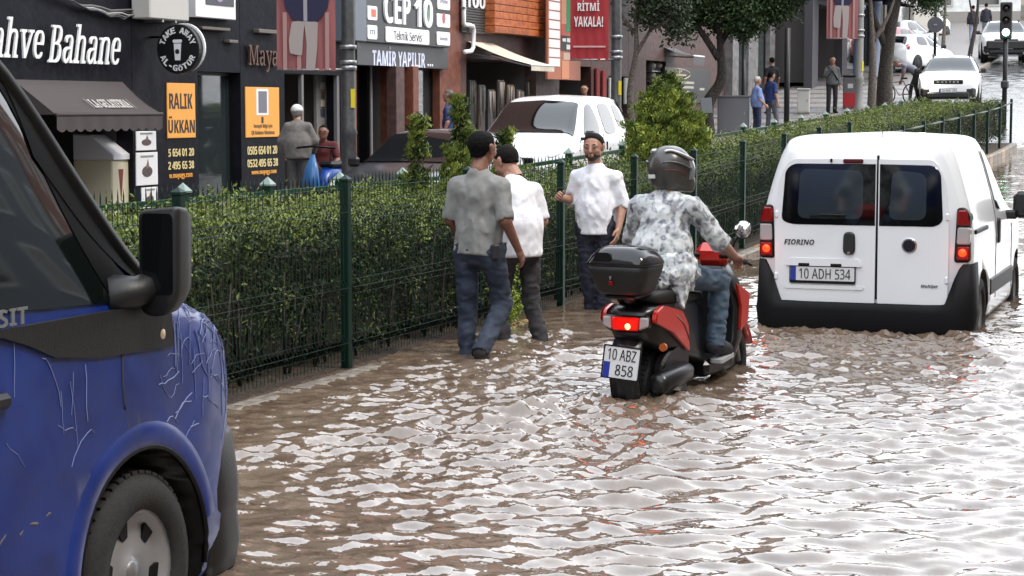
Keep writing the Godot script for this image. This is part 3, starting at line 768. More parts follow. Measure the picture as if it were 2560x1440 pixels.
	var ct := thing("ice_cream_counter", "white ice cream counter with cream base under the brown awning", "counter", W(r[0], FACE + 0.45, base_h(r[0])), PI / 2 - A)
	part("base", boxm(Vector3(0, 0.45, 0), Vector3(1.5, 0.9, 0.7), 0.02), mat(Color(0.80, 0.77, 0.67), 0.5), ct)
	part("top", prismm(PackedVector2Array([Vector2(-0.35, 0.9), Vector2(0.38, 0.9), Vector2(0.38, 0.98), Vector2(-0.05, 1.28), Vector2(-0.35, 1.30)]), -0.76, 0.76, 0.02, Transform3D(Basis(Vector3(0, 0, 1), Vector3.UP, Vector3(-1, 0, 0)), Vector3.ZERO)), mat(Color(0.84, 0.84, 0.86), 0.25), ct)
	for x in [-0.5, -0.15, 0.18, 0.45]: part("painted_cone", prismm(PackedVector2Array([Vector2(x - 0.07, 0.75), Vector2(x, 0.25), Vector2(x + 0.07, 0.75)]), 0.351, 0.356), mat([Color(0.45, 0.2, 0.17), Color(0.62, 0.56, 0.42), Color(0.28, 0.17, 0.15), Color(0.6, 0.5, 0.2)][int(x * 3 + 1.6) % 4], 0.5), ct)
	for q in [[338, 328, 388, 376, 0], [338, 381, 392, 463, 1], [352, 468, 392, 520, 2]]:
		r = fr(q[0], q[1], q[2], q[3], FACE)
		var ps := board("menu_poster", ["white poster with a drawn glass below the awning end", "tall white poster with a coffee pot drawing", "white poster partly behind the van mirror"][q[4]], "poster", r, white, 0.02, FACE, "posters on the dark column")
		part("drawing", prismm(circle(Vector2(0, -r[3] * 0.08), r[2] * 0.24, 16, r[3] * 0.17), 0.02, 0.024), mat(Color(0.30, 0.25, 0.25), 0.6), ps)
		part("drawing", prismm(PackedVector2Array([Vector2(-0.05, 0.0), Vector2(0.06, 0.02), Vector2(0.02, r[3] * 0.3)]), 0.0245, 0.028), mat(Color(0.45, 0.36, 0.34), 0.6), ps)
		part("caption", boxm(Vector3(0, r[3] * 0.38, 0.021), Vector3(r[2] * 0.6, 0.03, 0.006)), mat(Color(0.5, 0.5, 0.5), 0.6), ps)
	# cables along the top and the white boxes
	for k in 5:
		var a := on_front(60 + k * 16, -40 + k * 6, FACE - 0.06); var b := on_front(350 - k * 9, 28 + k * 4, FACE - 0.06); var mid := on_front(200 + k * 22, 26 + k * 7, FACE - 0.08)
		var pts := []
		for i in 13:
			var s := i / 12.0; var q := a.lerp(mid, s).lerp(mid.lerp(b, s), s)
			pts.append(W(q.x, FACE - 0.06 - 0.01 * k, q.y + 0.02 * sin(i * 1.9 + k)))
		tag(part("cable", tubem(pts, 0.011 if k % 2 else 0.016, 5), mat([Color(0.38, 0.37, 0.37), Color(0.16, 0.16, 0.17), Color(0.55, 0.54, 0.53)][k % 3], 0.6)), "sagging cable slung along the dark wall above the white lettering", "cable", "cables slung over the lettering")
	r = fr(372, -70, 470, 50, FACE - 0.35)
	var ac := thing("air_conditioner", "white outdoor air conditioner box above the round sign", "air conditioner", W(r[0], FACE - 0.02, r[1]), PI / 2 - A)
	part("case", boxm(Vector3(0, 0, 0.18), Vector3(r[2], r[3], 0.34), 0.02), mat(Color(0.68, 0.67, 0.65), 0.5), ac)
	part("grille", prismm(circle(Vector2(-0.06, 0.18), 0.22, 24), 0.35, 0.36), mat(Color(0.3, 0.28, 0.28), 0.6), ac)
	part("bracket", boxm(Vector3(0.2, -r[3] * 0.5 - 0.02, 0.17), Vector3(0.04, 0.04, 0.34)), M.steel, ac); part("bracket", boxm(Vector3(-0.2, -r[3] * 0.5 - 0.02, 0.17), Vector3(0.04, 0.04, 0.34)), M.steel, ac)
	r = fr(488, -70, 588, 46, FACE - 0.15)
	var wb := board("light_box", "white light box sign with a dark picture above the shop window", "sign", r, white, 0.16, FACE)
	blob(wb, "picture", r, fr(512, -70, 582, 14, FACE - 0.15), 0.16, mat(Color(0.10, 0.10, 0.17), 0.4))
	part("emblem", prismm(circle(Vector2(0.1, -0.02), 0.12, 20, 0.09), 0.17, 0.176), mat(Color(0.55, 0.5, 0.6), 0.4), wb)
	# --- the shop to let
	var my := building("shop_to_let", "black fronted empty shop with orange notices and tall glass door", f.call(488, 300), f.call(872, 300), FACE, 16.0, [[f.call(496, 330), f.call(603, 330), base_h(30.0), fh.call(550, 180), 1], [f.call(712, 330), f.call(852, 330), base_h(34.0), fh.call(780, 186), 0]], slate, dark)
	r = fr(416, 208, 486, 345)
	var p1 := board("to_let_notice", "orange notice with dark capitals, beside the tall glass door", "notice", r, orange, 0.02)
	say(p1, "RALIK", r, fr(420, 233, 478, 272), 0.02, ink, 0.005); say(p1, "ÜKKAN", r, fr(418, 290, 484, 332), 0.02, ink, 0.005)
	var num := mat(Color(0.80, 0.73, 0.52), 0.5)
	r = fr(418, 368, 486, 450)
	var ph := thing("phone_numbers", "cream phone numbers lettered below the orange notice with capitals", "lettering", W(r[0], FACE, r[1]), PI / 2 - A)
	say(ph, "5 654 01 20", r, fr(420, 371, 484, 391), 0.002, num, 0.008); say(ph, "2 495 65 38", r, fr(420, 403, 484, 423), 0.002, num, 0.008); say(ph, "w.mayagy.com", r, fr(422, 434, 480, 448), 0.002, orange, 0.008)
	r = fr(612, 218, 696, 343)
	var p2 := board("contact_notice", "orange notice with a white panel and small print", "notice", r, orange, 0.02)
	blob(p2, "panel", r, fr(638, 222, 668, 288), 0.02, white, 0.01, 0.004)
	blob(p2, "panel_picture", r, fr(643, 228, 664, 282), 0.0245, mat(Color(0.42, 0.42, 0.46), 0.6), 0.0, 0.003)
	blob(p2, "pointer", r, fr(651, 292, 656, 308), 0.02, ink, 0.0, 0.003)
	say(p2, "Detaylı Bilgi için", r, fr(632, 310, 678, 322), 0.02, ink, 0.003); say(p2, "QR Kodunu Okutunuz", r, fr(626, 326, 684, 338), 0.02, ink, 0.003)
	r = fr(614, 362, 700, 440)
	ph = thing("phone_numbers", "cream phone numbers lettered below the notice with the white panel", "lettering", W(r[0], FACE, r[1]), PI / 2 - A)
	say(ph, "0505 654 01 20", r, fr(618, 365, 692, 386), 0.002, num, 0.008); say(ph, "0532 495 65 38", r, fr(618, 397, 694, 417), 0.002, num, 0.008); say(ph, "www.mayagy.com", r, fr(628, 426, 690, 438), 0.002, orange, 0.008)
	r = fr(614, 112, 686, 182)
	var ms := thing("metal_lettering", "dull brown metal lettering high on the black shop front", "sign", W(r[0], FACE, r[1]), PI / 2 - A)
	say(ms, "Maya", r, fr(614, 114, 686, 180), 0.03, mat(Color(0.33, 0.235, 0.20), 0.45, 0.4), 0.04, "Droid Serif", false)
	for q in [[492, 68, 562, 76], [634, 74, 682, 84], [560, 100, 582, 108]]:
		r = fr(q[0], q[1], q[2], q[3]); tag(part("wall_lamp", boxm(Vector3.ZERO, Vector3(r[2], r[3], 0.12), 0.01), mat(Color(0.34, 0.31, 0.28), 0.5)), "slim metal lamp bar on the black shop front", "lamp", "lamp bars on the black front").transform = Transform3D(Basis(Vector3.UP, PI / 2 - A), W(r[0], FACE - 0.05, r[1]))
	# posts, shelves of goods in the dark entrance
	r = fr(788, 204, 826, 335, FACE + 0.4)
	var dp := thing("goods_display", "narrow display of hanging goods in the dark entrance", "display", W(r[0], FACE + 0.4, r[1]), PI / 2 - A)
	part("frame", boxm(Vector3.ZERO, Vector3(r[2], r[3] + 0.9, 0.08), 0.01), mat(Color(0.5, 0.49, 0.48), 0.5), dp)
	for k in 6: part("packet", boxm(Vector3(rng.randf_range(-0.06, 0.06), r[3] * 0.42 - k * 0.17, 0.05), Vector3(r[2] * 0.55, 0.13, 0.03), 0.005), mat([Color(0.62, 0.6, 0.58), Color(0.34, 0.27, 0.22), Color(0.7, 0.66, 0.58), Color(0.25, 0.27, 0.34)][k % 4], 0.5), dp)
	for q in [[758, 180, 763, 480, "thin grey upright post behind the grey jacketed man"], [846, 184, 854, 480, "grey upright post between the display and the lamp post"], [700, 186, 712, 480, "grey upright post at the end of the black shop front"]]:
		r = fr(q[0], q[1], q[2], q[3]); tag(part("door_post", boxm(Vector3.ZERO, Vector3(r[2], r[3], 0.08), 0.008), mat(Color(0.40, 0.39, 0.39), 0.5)), q[4], "post", "uprights of the dark entrance").transform = Transform3D(Basis(Vector3.UP, PI / 2 - A), W(r[0], FACE + 0.06, r[1]))
	# --- the phone repair shop
	var t0: float = f.call(872, 300); var t1: float = f.call(1152, 300)
	var cep := building("phone_repair_shop", "phone repair shop with brown pillars and black sign board", t0, t1, FACE, 14.5, [[f.call(892, 330), f.call(985, 330), base_h(37.0), fh.call(940, 160), 0], [f.call(1020, 330), f.call(1100, 330), base_h(39.0) + 0.5, fh.call(1060, 168), 1]], brown, dark)
	r = fr(915, -60, 1124, 112, FACE - 0.25)
	var cs := board("repair_sign", "black sign board with big white letters and rounded white panels", "sign", r, mat(Color(0.055, 0.05, 0.085), 0.4), 0.25, FACE)
	var glo := mat(Color(0.93, 0.93, 0.93), 0.4)
	say(cs, "CEP", r, fr(958, -14, 1022, 60, FACE - 0.25), 0.25, glo, 0.04); say(cs, "10", r, fr(1034, -2, 1078, 68, FACE - 0.25), 0.25, glo, 0.04)
	part("emblem", prismm(PackedVector2Array([Vector2(-0.06, 0), Vector2(0, -0.16), Vector2(0.06, 0), Vector2(0, 0.16)]), 0.29, 0.295, 0.0, Transform3D(Basis(), Vector3(fr(1064, 20, 1066, 50, FACE - 0.25)[0] - r[0], fr(1064, 20, 1066, 50, FACE - 0.25)[1] - r[1], 0))), mat(Color(0.25, 0.52, 0.30), 0.4), cs)
	for q in [[917, 15, 941, 50, 0], [917, 63, 941, 98, 1], [1092, -18, 1123, 24, 2], [1091, 35, 1123, 68, 3], [1091, 80, 1123, 113, 4], [963, 71, 1071, 108, 5]]:
		var pr: Array = fr(q[0], q[1], q[2], q[3], FACE - 0.25)
		blob(cs, "panel", r, pr, 0.25, glo, 0.05, 0.02)
		var mid := Vector3(pr[0] - r[0], pr[1] - r[1], 0.27)
		if q[4] == 0: part("emblem", boxm(mid + Vector3(0.05, 0, 0), Vector3(pr[2] * 0.5, pr[3] * 0.55, 0.006)), mat(Color(0.85, 0.36, 0.22), 0.4), cs)
		elif q[4] == 3: part("emblem", prismm(circle(Vector2(mid.x, mid.y + 0.05), 0.09, 10, 0.12), 0.27, 0.276), mat(Color(0.66, 0.32, 0.34), 0.4), cs)
		elif q[4] == 5: say(cs, "Teknik Servis", r, fr(982, 79, 1052, 102, FACE - 0.25), 0.27, ink, 0.006, "Droid Sans", false)
		else: letters(["", "ZTE", "iPhone", "", "Güvenli"][q[4]], mid, pr[2] * 0.6, pr[3] * 0.3, mat(Color(0.35, 0.35, 0.45), 0.5), cs, 0.006)
	r = fr(893, 108, 1120, 168, FACE - 0.12)
	cs = board("repair_fascia", "grey fascia board with white capitals below the black sign", "sign", r, mat(Color(0.20, 0.20, 0.215), 0.45), 0.12)
	say(cs, "TAMİR YAPILIR", r, fr(930, 118, 1062, 166, FACE - 0.12), 0.12, mat(Color(0.82, 0.84, 0.92), 0.4), 0.01); say(cs, "...", r, fr(1068, 160, 1082, 166, FACE - 0.12), 0.12, white, 0.01)
	r = fr(886, 0, 916, 104, FACE - 0.5)
	var cab := thing("sign_cabinet", "blue grey metal box at the end of the black sign", "sign box", W(r[0], FACE - 0.02, r[1]), PI / 2 - A)
	part("case", boxm(Vector3(0, 0.4, 0.25), Vector3(r[2], r[3] + 0.8, 0.48), 0.02), mat(Color(0.36, 0.39, 0.43), 0.45), cab)
	for q in [[965, 166, 986, 420, brown_dark], [1008, 166, 1022, 420, brown]]:
		r = fr(q[0], q[1], q[2], q[3]); tag(part("pillar", boxm(Vector3.ZERO, Vector3(r[2], r[3] + 0.6, 0.22), 0.01), q[4]), "brown tiled pillar between the repair shop's door and window" if q[4] == brown else "dark brown pillar beside the repair shop's door", "pillar").transform = Transform3D(Basis(Vector3.UP, PI / 2 - A), W(r[0], FACE - 0.12, r[1] - 0.3))
	var dr := thing("glass_door", "half open glass door with pale frame under the grey fascia", "door", W(fr(916, 170, 962, 380)[0], FACE + 0.3, base_h(37.0)), PI / 2 - A)
	part("frame", frame_of(-0.5, 0.45, 0.02, 2.5, 0.06, 0.0), mat(Color(0.55, 0.55, 0.56), 0.4), dr); part("pane", boxm(Vector3(-0.02, 1.26, 0), Vector3(0.84, 2.36, 0.01)), M.glass, dr)
	for k in 4:
		r = fr(1030 + k * 20, 190, 1044 + k * 20, 310, FACE + 0.5)
		var g := board("case_rack", "rack of phone cases hanging in the repair shop window", "rack", r, mat([Color(0.44, 0.42, 0.41), Color(0.5, 0.44, 0.43), Color(0.36, 0.36, 0.37), Color(0.52, 0.5, 0.5)][k], 0.6), 0.04, FACE + 0.5, "racks in the repair shop window")
		for i in 10: part("case", boxm(Vector3(rng.randf_range(-0.08, 0.08), r[3] * (0.42 - i * 0.09), 0.05), Vector3(0.09, 0.1, 0.02), 0.004), mat([Color(0.6, 0.58, 0.57), Color(0.3, 0.29, 0.3), Color(0.55, 0.22, 0.22), Color(0.2, 0.3, 0.28)][rng.randi() % 4], 0.4), g)
	# --- shop with roller shutter, timber cladding and the pale awning
	var sh := building("shutter_shop", "narrow dark shop with a grey roller shutter above its pale awning", t1, f.call(1370, 300), FACE, 15.5, [[f.call(1166, 330), f.call(1340, 330), base_h(43.0), fh.call(1250, 150), 0]], brown_dark, dark)
	r = fr(1158, -60, 1236, 84, FACE - 0.1)
	var rs := thing("roller_shutter", "grey roller shutter with white painted digits above the awning", "shutter", W(r[0], FACE, r[1]), PI / 2 - A)
	for k in 22: part("slat", boxm(Vector3(0, r[3] * (0.5 - (k + 0.5) / 22.0), 0.05), Vector3(r[2], r[3] / 22.0 * 0.9, 0.05), 0.012), mat(Color(0.22, 0.215, 0.21), 0.5), rs)
	letters("1001", Vector3(0.0, fr(1160, -8, 1226, 14, FACE - 0.1)[1] - r[1], 0.085), r[2] * 0.8, 0.3, white, rs, 0.01)
	var plank_m := [textured([[0.2, Color(0.55, 0.27, 0.12)], [0.5, Color(0.66, 0.35, 0.17)], [0.9, Color(0.73, 0.41, 0.21)]], 0.012, 1.2, 0.5, 1.0, 61), textured([[0.2, Color(0.50, 0.25, 0.12)], [0.5, Color(0.62, 0.33, 0.17)], [0.9, Color(0.70, 0.40, 0.22)]], 0.012, 1.2, 0.5, 1.0, 62)]
	r = fr(1236, -70, 1366, 88, FACE - 0.3)
	var tc := thing("timber_cladding", "orange stained timber boards cladding the wall above the awning", "cladding", W(r[0], FACE, r[1]), PI / 2 - A)
	var rows := 9
	for k in rows:
		var x: float = -r[2] * 0.5
		for w in [0.62, 0.38]:
			part("plank", boxm(Vector3(x + r[2] * w * 0.5, r[3] * (0.5 - (k + 0.5) / rows), 0.16 + rng.randf() * 0.006), Vector3(r[2] * w - 0.012, r[3] / rows - 0.012, 0.3), 0.008), plank_m[rng.randi() % 2], tc); x += r[2] * w
	var aw := awning("shop_awning", "cream fabric awning sloping out on folding arms", 1168, 1385, 103, 165, 180, 1.5, textured([[0.3, Color(0.70, 0.65, 0.58)], [0.7, Color(0.77, 0.73, 0.67)]], 0.01, 0.6, 0.7, 0.0, 63), "")
	var dpp := thing("drain_pipe", "white drain pipe with elbows at the brown pillar", "pipe", W(t1, FACE - 0.1, 2.0), PI / 2 - A)
	var pp := func(px: float, py: float): var q := on_front(px, py, FACE - 0.1); return Vector3(q.x - t1, q.y - 2.0, 0.06)
	part("pipe", tubem([pp.call(1153, -50), pp.call(1153, 58), pp.call(1155, 62), pp.call(1168, 63), pp.call(1176, 66), pp.call(1178, 74), pp.call(1177, 118), pp.call(1172, 128), pp.call(1155, 130)], 0.05, 8), white, dpp)
	part("clip", boxm(pp.call(1153, 20), Vector3(0.14, 0.04, 0.1)), M.steel, dpp)
	# goods under the pale awning
	for k in 7:
		r = fr(1168 + k * 24, 200 + (k % 3) * 12, 1184 + k * 24, 330, FACE + 0.2)
		var g := board("necklace_stand", "stand of strung beads and scarves hanging under the cream awning", "stand", r, mat([Color(0.2, 0.18, 0.17), Color(0.33, 0.28, 0.25), Color(0.24, 0.24, 0.26)][k % 3], 0.7), 0.05, FACE + 0.2, "goods hung under the cream awning")
		for i in 7: part("bead_string", tubem([Vector3(-r[2] * 0.4 + i * r[2] * 0.13, r[3] * 0.46, 0.07), Vector3(-r[2] * 0.4 + i * r[2] * 0.13, r[3] * (0.3 - rng.randf() * 0.7), 0.07)], 0.012, 5), mat([Color(0.6, 0.58, 0.55), Color(0.36, 0.3, 0.25), Color(0.5, 0.45, 0.4), Color(0.15, 0.14, 0.14)][rng.randi() % 4], 0.5), g)
	# --- the red shop and its tall picture boards
	var rd2 := building("red_shop", "shop with dark red door panels behind the red street banner", f.call(1370, 300), f.call(1600, 300), FACE, 15.0, [[f.call(1398, 330), f.call(1478, 330), base_h(47.0), fh.call(1440, 165), 0], [f.call(1520, 330), f.call(1570, 330), base_h(51.0), fh.call(1540, 190), 1]], brown_dark, darker)
	r = fr(1362, -40, 1398, 200, FACE - 0.6)
	var mb := board("menu_tower", "tall narrow board of stacked white menu cards over orange picture", "sign", fr(1364, -50, 1446, 200, FACE - 0.5), mat(Color(0.62, 0.36, 0.26), 0.5), 0.06, FACE - 0.5)
	var hb: Array = fr(1364, -50, 1446, 200, FACE - 0.5)
	part("bracket", boxm(Vector3(0, 0.3, -0.25), Vector3(0.06, 0.06, 0.5)), M.black, mb)
	for k in 8: blob(mb, "menu_card", hb, fr(1366, -18 + k * 23.4, 1393, 2 + k * 23.4, FACE - 0.5), 0.06, white, 0.015, 0.012)
	for q in [[1398, -50, 1410, 60, Color(0.70, 0.50, 0.42)], [1409, -50, 1427, 80, Color(0.16, 0.50, 0.33)], [1396, 90, 1426, 128, Color(0.15, 0.15, 0.15)], [1402, 132, 1420, 150, Color(0.72, 0.62, 0.56)], [1398, 60, 1408, 92, Color(0.66, 0.30, 0.28)], [1400, 96, 1408, 104, Color(0.8, 0.8, 0.8)], [1411, 96, 1424, 106, Color(0.8, 0.8, 0.8)], [1410, 112, 1423, 124, Color(0.8, 0.8, 0.8)], [1398, 152, 1416, 198, Color(0.76, 0.50, 0.36)]]:
		blob(mb, "picture", hb, fr(q[0], q[1], q[2], q[3], FACE - 0.5), 0.06 + 0.004 * (1 if q[4].r > 0.7 else 0), mat(q[4], 0.5), 0.0, 0.006)
	for q in [[1484, 170, 1492, 330, Color(0.42, 0.10, 0.10), "dark red"], [1500, 176, 1508, 330, Color(0.46, 0.13, 0.12), "bright red"], [1470, 172, 1476, 330, Color(0.25, 0.09, 0.09), "maroon"], [1518, 195, 1530, 330, Color(0.72, 0.72, 0.70), "long white"], [1556, 195, 1570, 260, Color(0.66, 0.66, 0.62), "short off white"]]:
		r = fr(q[0], q[1], q[2], q[3]); tag(part("hanging_cloth", boxm(Vector3.ZERO, Vector3(r[2], r[3], 0.06), 0.01), mat(q[4], 0.8)), q[5] + " cloth hanging beside the red shop's door", "cloth", "cloths hung at the red shop").transform = Transform3D(Basis(Vector3.UP, PI / 2 - A), W(r[0], FACE - 0.06, r[1]))
	# --- the brown shop with a black menu board
	var bs := building("bakery", "brown rendered shop with shelves and a black menu window", f.call(1600, 300), f.call(1812, 300), FACE, 17.0, [[f.call(1614, 330), f.call(1664, 330), base_h(56.0) + 0.4, fh.call(1640, 152), 0]], brown_dark, dark)
	r = fr(1664, 170, 1776, 258, FACE - 0.1)
	var bm := board("menu_board", "black menu board with pale oval emblem and lines of white print", "sign", r, mat(Color(0.06, 0.06, 0.065), 0.4), 0.08)
	var cream := mat(Color(0.66, 0.62, 0.5), 0.5)
	var ov: Array = fr(1668, 172, 1726, 198, FACE - 0.1); var c := Vector2(ov[0] - r[0], ov[1] - r[1]); var ring := new_st(true); var rp := []
	for i in 25: rp.append(Vector3(c.x + cos(TAU * i / 24) * ov[2] * 0.5, c.y + sin(TAU * i / 24) * ov[3] * 0.5, 0.085))
	tube(ring, rp, 0.018, 5); part("oval", done(ring), cream, bm)
	say(bm, "D&P", r, fr(1674, 173, 1706, 183, FACE - 0.1), 0.08, cream, 0.008, "Droid Serif"); blob(bm, "underline", r, fr(1670, 185, 1716, 189, FACE - 0.1), 0.08, cream)
	for q in [[1672, 203, 1736, 209], [1694, 215, 1735, 221], [1694, 227, 1724, 232], [1750, 220, 1762, 226]]: blob(bm, "print_line", r, fr(q[0], q[1], q[2], q[3], FACE - 0.1), 0.08, mat(Color(0.62, 0.6, 0.56), 0.5))
	awning("striped_canopy", "dark canopy with pale ribs over the menu board", 1660, 1760, 118, 142, 166, 0.9, mat(Color(0.30, 0.30, 0.31), 0.6), "")
	for k in 6:
		r = fr(1617 + (k % 3) * 16, 158 + (k / 3) * 24, 1629 + (k % 3) * 16, 176 + (k / 3) * 24, FACE + 0.25)
		var sk := thing("bread_basket", "grey covered basket on the shelves left of the menu board", "basket", W(r[0], FACE + 0.25, r[1]), PI / 2 - A, "baskets on the shelves")
		var lt := new_st(true); lathe(lt, Vector3(0, -0.13, 0), Vector3.UP, [[0.0, 0.0], [0.15, 0.0], [0.2, 0.12], [0.2, 0.2], [0.12, 0.27], [0.0, 0.29]], 12); part("basket", done(lt), mat(Color(0.30, 0.29, 0.28), 0.7), sk)
	for y in [178, 202]:
		r = fr(1614, y, 1664, y + 2, FACE + 0.25); tag(part("shelf", boxm(Vector3.ZERO, Vector3(r[2], 0.03, 0.4)), M.steel), "thin shelf carrying grey baskets in the brown shop", "shelf", "shelves in the brown shop").transform = Transform3D(Basis(Vector3.UP, PI / 2 - A), W(r[0], FACE + 0.25, r[1]))
	# --- grey shops up the hill
	building("grey_shop", "grey rendered shop front behind the two standing men", f.call(1812, 300), 71.0, FACE - 0.25, 10.0, [[65.6, 67.0, base_h(66.0), base_h(66.0) + 2.3, 1], [68.4, 70.2, base_h(69.0), base_h(69.0) + 2.4, 1]], grey, dark)
	var ar := building("arcade_shop", "dark shop front with blue grey columns under a pale canopy", 71.0, 84.0, FACE - 1.6, 8.5, [[72.0, 76.5, base_h(74.0), base_h(74.0) + 2.8, 0], [77.5, 83.0, base_h(80.0), base_h(80.0) + 2.8, 1]], mat(Color(0.24, 0.23, 0.25), 0.7), darker)
	for k in 3:
		var t := 72.3 + k * 3.4; var cl := thing("column", "blue grey round column carrying the pale canopy", "column", W(t, FACE - 3.0, base_h(t)), 0.0, "columns of the arcade")
		var st := new_st(true); lathe(st, Vector3.ZERO, Vector3.UP, [[0.0, 0], [0.24, 0.0], [0.24, 0.12], [0.18, 0.16], [0.17, 2.7], [0.24, 2.78], [0.24, 2.9], [0, 2.9]], 14); part("shaft", done(st), mat(Color(0.30, 0.34, 0.42), 0.5), cl)
	var cp := thing("flat_canopy", "pale sheet canopy over the blue grey columns", "canopy", W(77.0, FACE - 2.4, base_h(77.0) + 3.0), PI / 2 - A)
	var cst := new_st(); box(cst, Vector3(0, 0.1, 0), Vector3(11.5, 0.12, 2.0), Basis(Vector3(1, 0, 0), 0.12), 0.02); part("sheet", done(cst), mat(Color(0.58, 0.58, 0.58), 0.5), cp)
	for k in 8: part("rib", boxm(Vector3(-5.4 + k * 1.5, -0.02, 0.1), Vector3(0.06, 0.08, 1.9), 0.0, Basis(Vector3(1, 0, 0), 0.12)), M.black, cp)
	building("corner_house", "tall pale corner house further up the hill", 84.0, 104.0, FACE - 1.2, 9.5, [[86.0, 89.0, base_h(88.0), base_h(88.0) + 2.6, 1], [92.0, 96.0, base_h(94.0), base_h(94.0) + 2.6, 1]], mat(Color(0.60, 0.58, 0.55), 0.7), dark)
# fabric stretched from the wall down to a front bar; the pixel box is that of its front edge
func awning(called: String, label: String, px0: float, px1: float, py_top: float, py_front: float, py_low: float, out: float, m: Material, text: String) -> Node3D:
	var a := on_front(px0, py_top, FACE); var b := on_front(px1, py_front, FACE - out); var x0 := on_front(px0 + (40 if text else 20), py_front, FACE - out).x
	if text: a.x = minf(a.x, x0)
	else: x0 = a.x
	var yf := b.y; var yl := on_front(px1, py_low, FACE - out).y; var xm := (x0 + b.x) * 0.5; var w := b.x - x0
	var o := thing(called, label, "awning", W(xm, FACE, a.y), PI / 2 - A)
	var st := new_st(true); var rings := []
	for i in 9:
		var s := i / 8.0; var ring := []
		for j in 15:
			var u := j / 14.0
			ring.append(Vector3((u - 0.5) * w, lerpf(0.0, yf - a.y, s) - 0.05 * sin(PI * s) - 0.012 * sin(u * 22.0) * s, out * s + 0.01))
		rings.append(ring)
	loft(st, rings, false, false, false); part("fabric", done(st), m, o)
	st = new_st(true); rings = []
	for i in 2:
		var ring := []
		for j in 49: ring.append(Vector3((j / 48.0 - 0.5) * w, yf - a.y - 0.006 - (0.0 if i == 0 else (yf - yl) * (0.82 + (0.18 * absf(sin(j * PI / 4.0)) if text else 0.1))), out + 0.012 + 0.008 * sin(j * 0.9) * i))
		rings.append(ring)
	loft(st, rings, false, false, false); part("valance", done(st), m, o)
	if text:
		for s in [-0.5, 0.5]:
			st = new_st(); tri3(st, Vector3(s * w, 0, 0.0), Vector3(s * w, yf - a.y, out), Vector3(s * w, yf - a.y, 0)); part("side_flap", done(st), m, o)
		var mid := Vector3(w * 0.12, (yf - a.y) * 0.62 - 0.03, out * 0.62 + 0.035); var tilt := Basis(Vector3(1, 0, 0), atan2(yf - a.y, out) + PI / 2 - PI) if false else Basis(Vector3(1, 0, 0), -(PI / 2 - atan2(a.y - yf, out)))
		letters(text, mid, w * 0.36, 0.2, mat(Color(0.70, 0.68, 0.66), 0.6), o, 0.006, "Droid Serif", true, "lettering", tilt)
		for s in [-0.2, 0.2]: part("bracket_mark", boxm(mid + Vector3(w * s, 0, 0), Vector3(0.012, 0.24, 0.006), 0.0, tilt), mat(Color(0.55, 0.53, 0.51), 0.6), o)
	else:
		for s in [-0.47, 0.47]: part("arm", tubem([Vector3(s * w, -0.25, 0.02), Vector3(s * w * 0.8, -0.15 + (yf - a.y) * 0.5, out * 0.5), Vector3(s * w, yf - a.y - 0.03, out - 0.03)], 0.018, 6), M.steel, o)
	part("front_bar", tubem([Vector3(-w * 0.5, yf - a.y, out), Vector3(w * 0.5, yf - a.y, out)], 0.028, 8), M.white if not text else m, o)
	return o

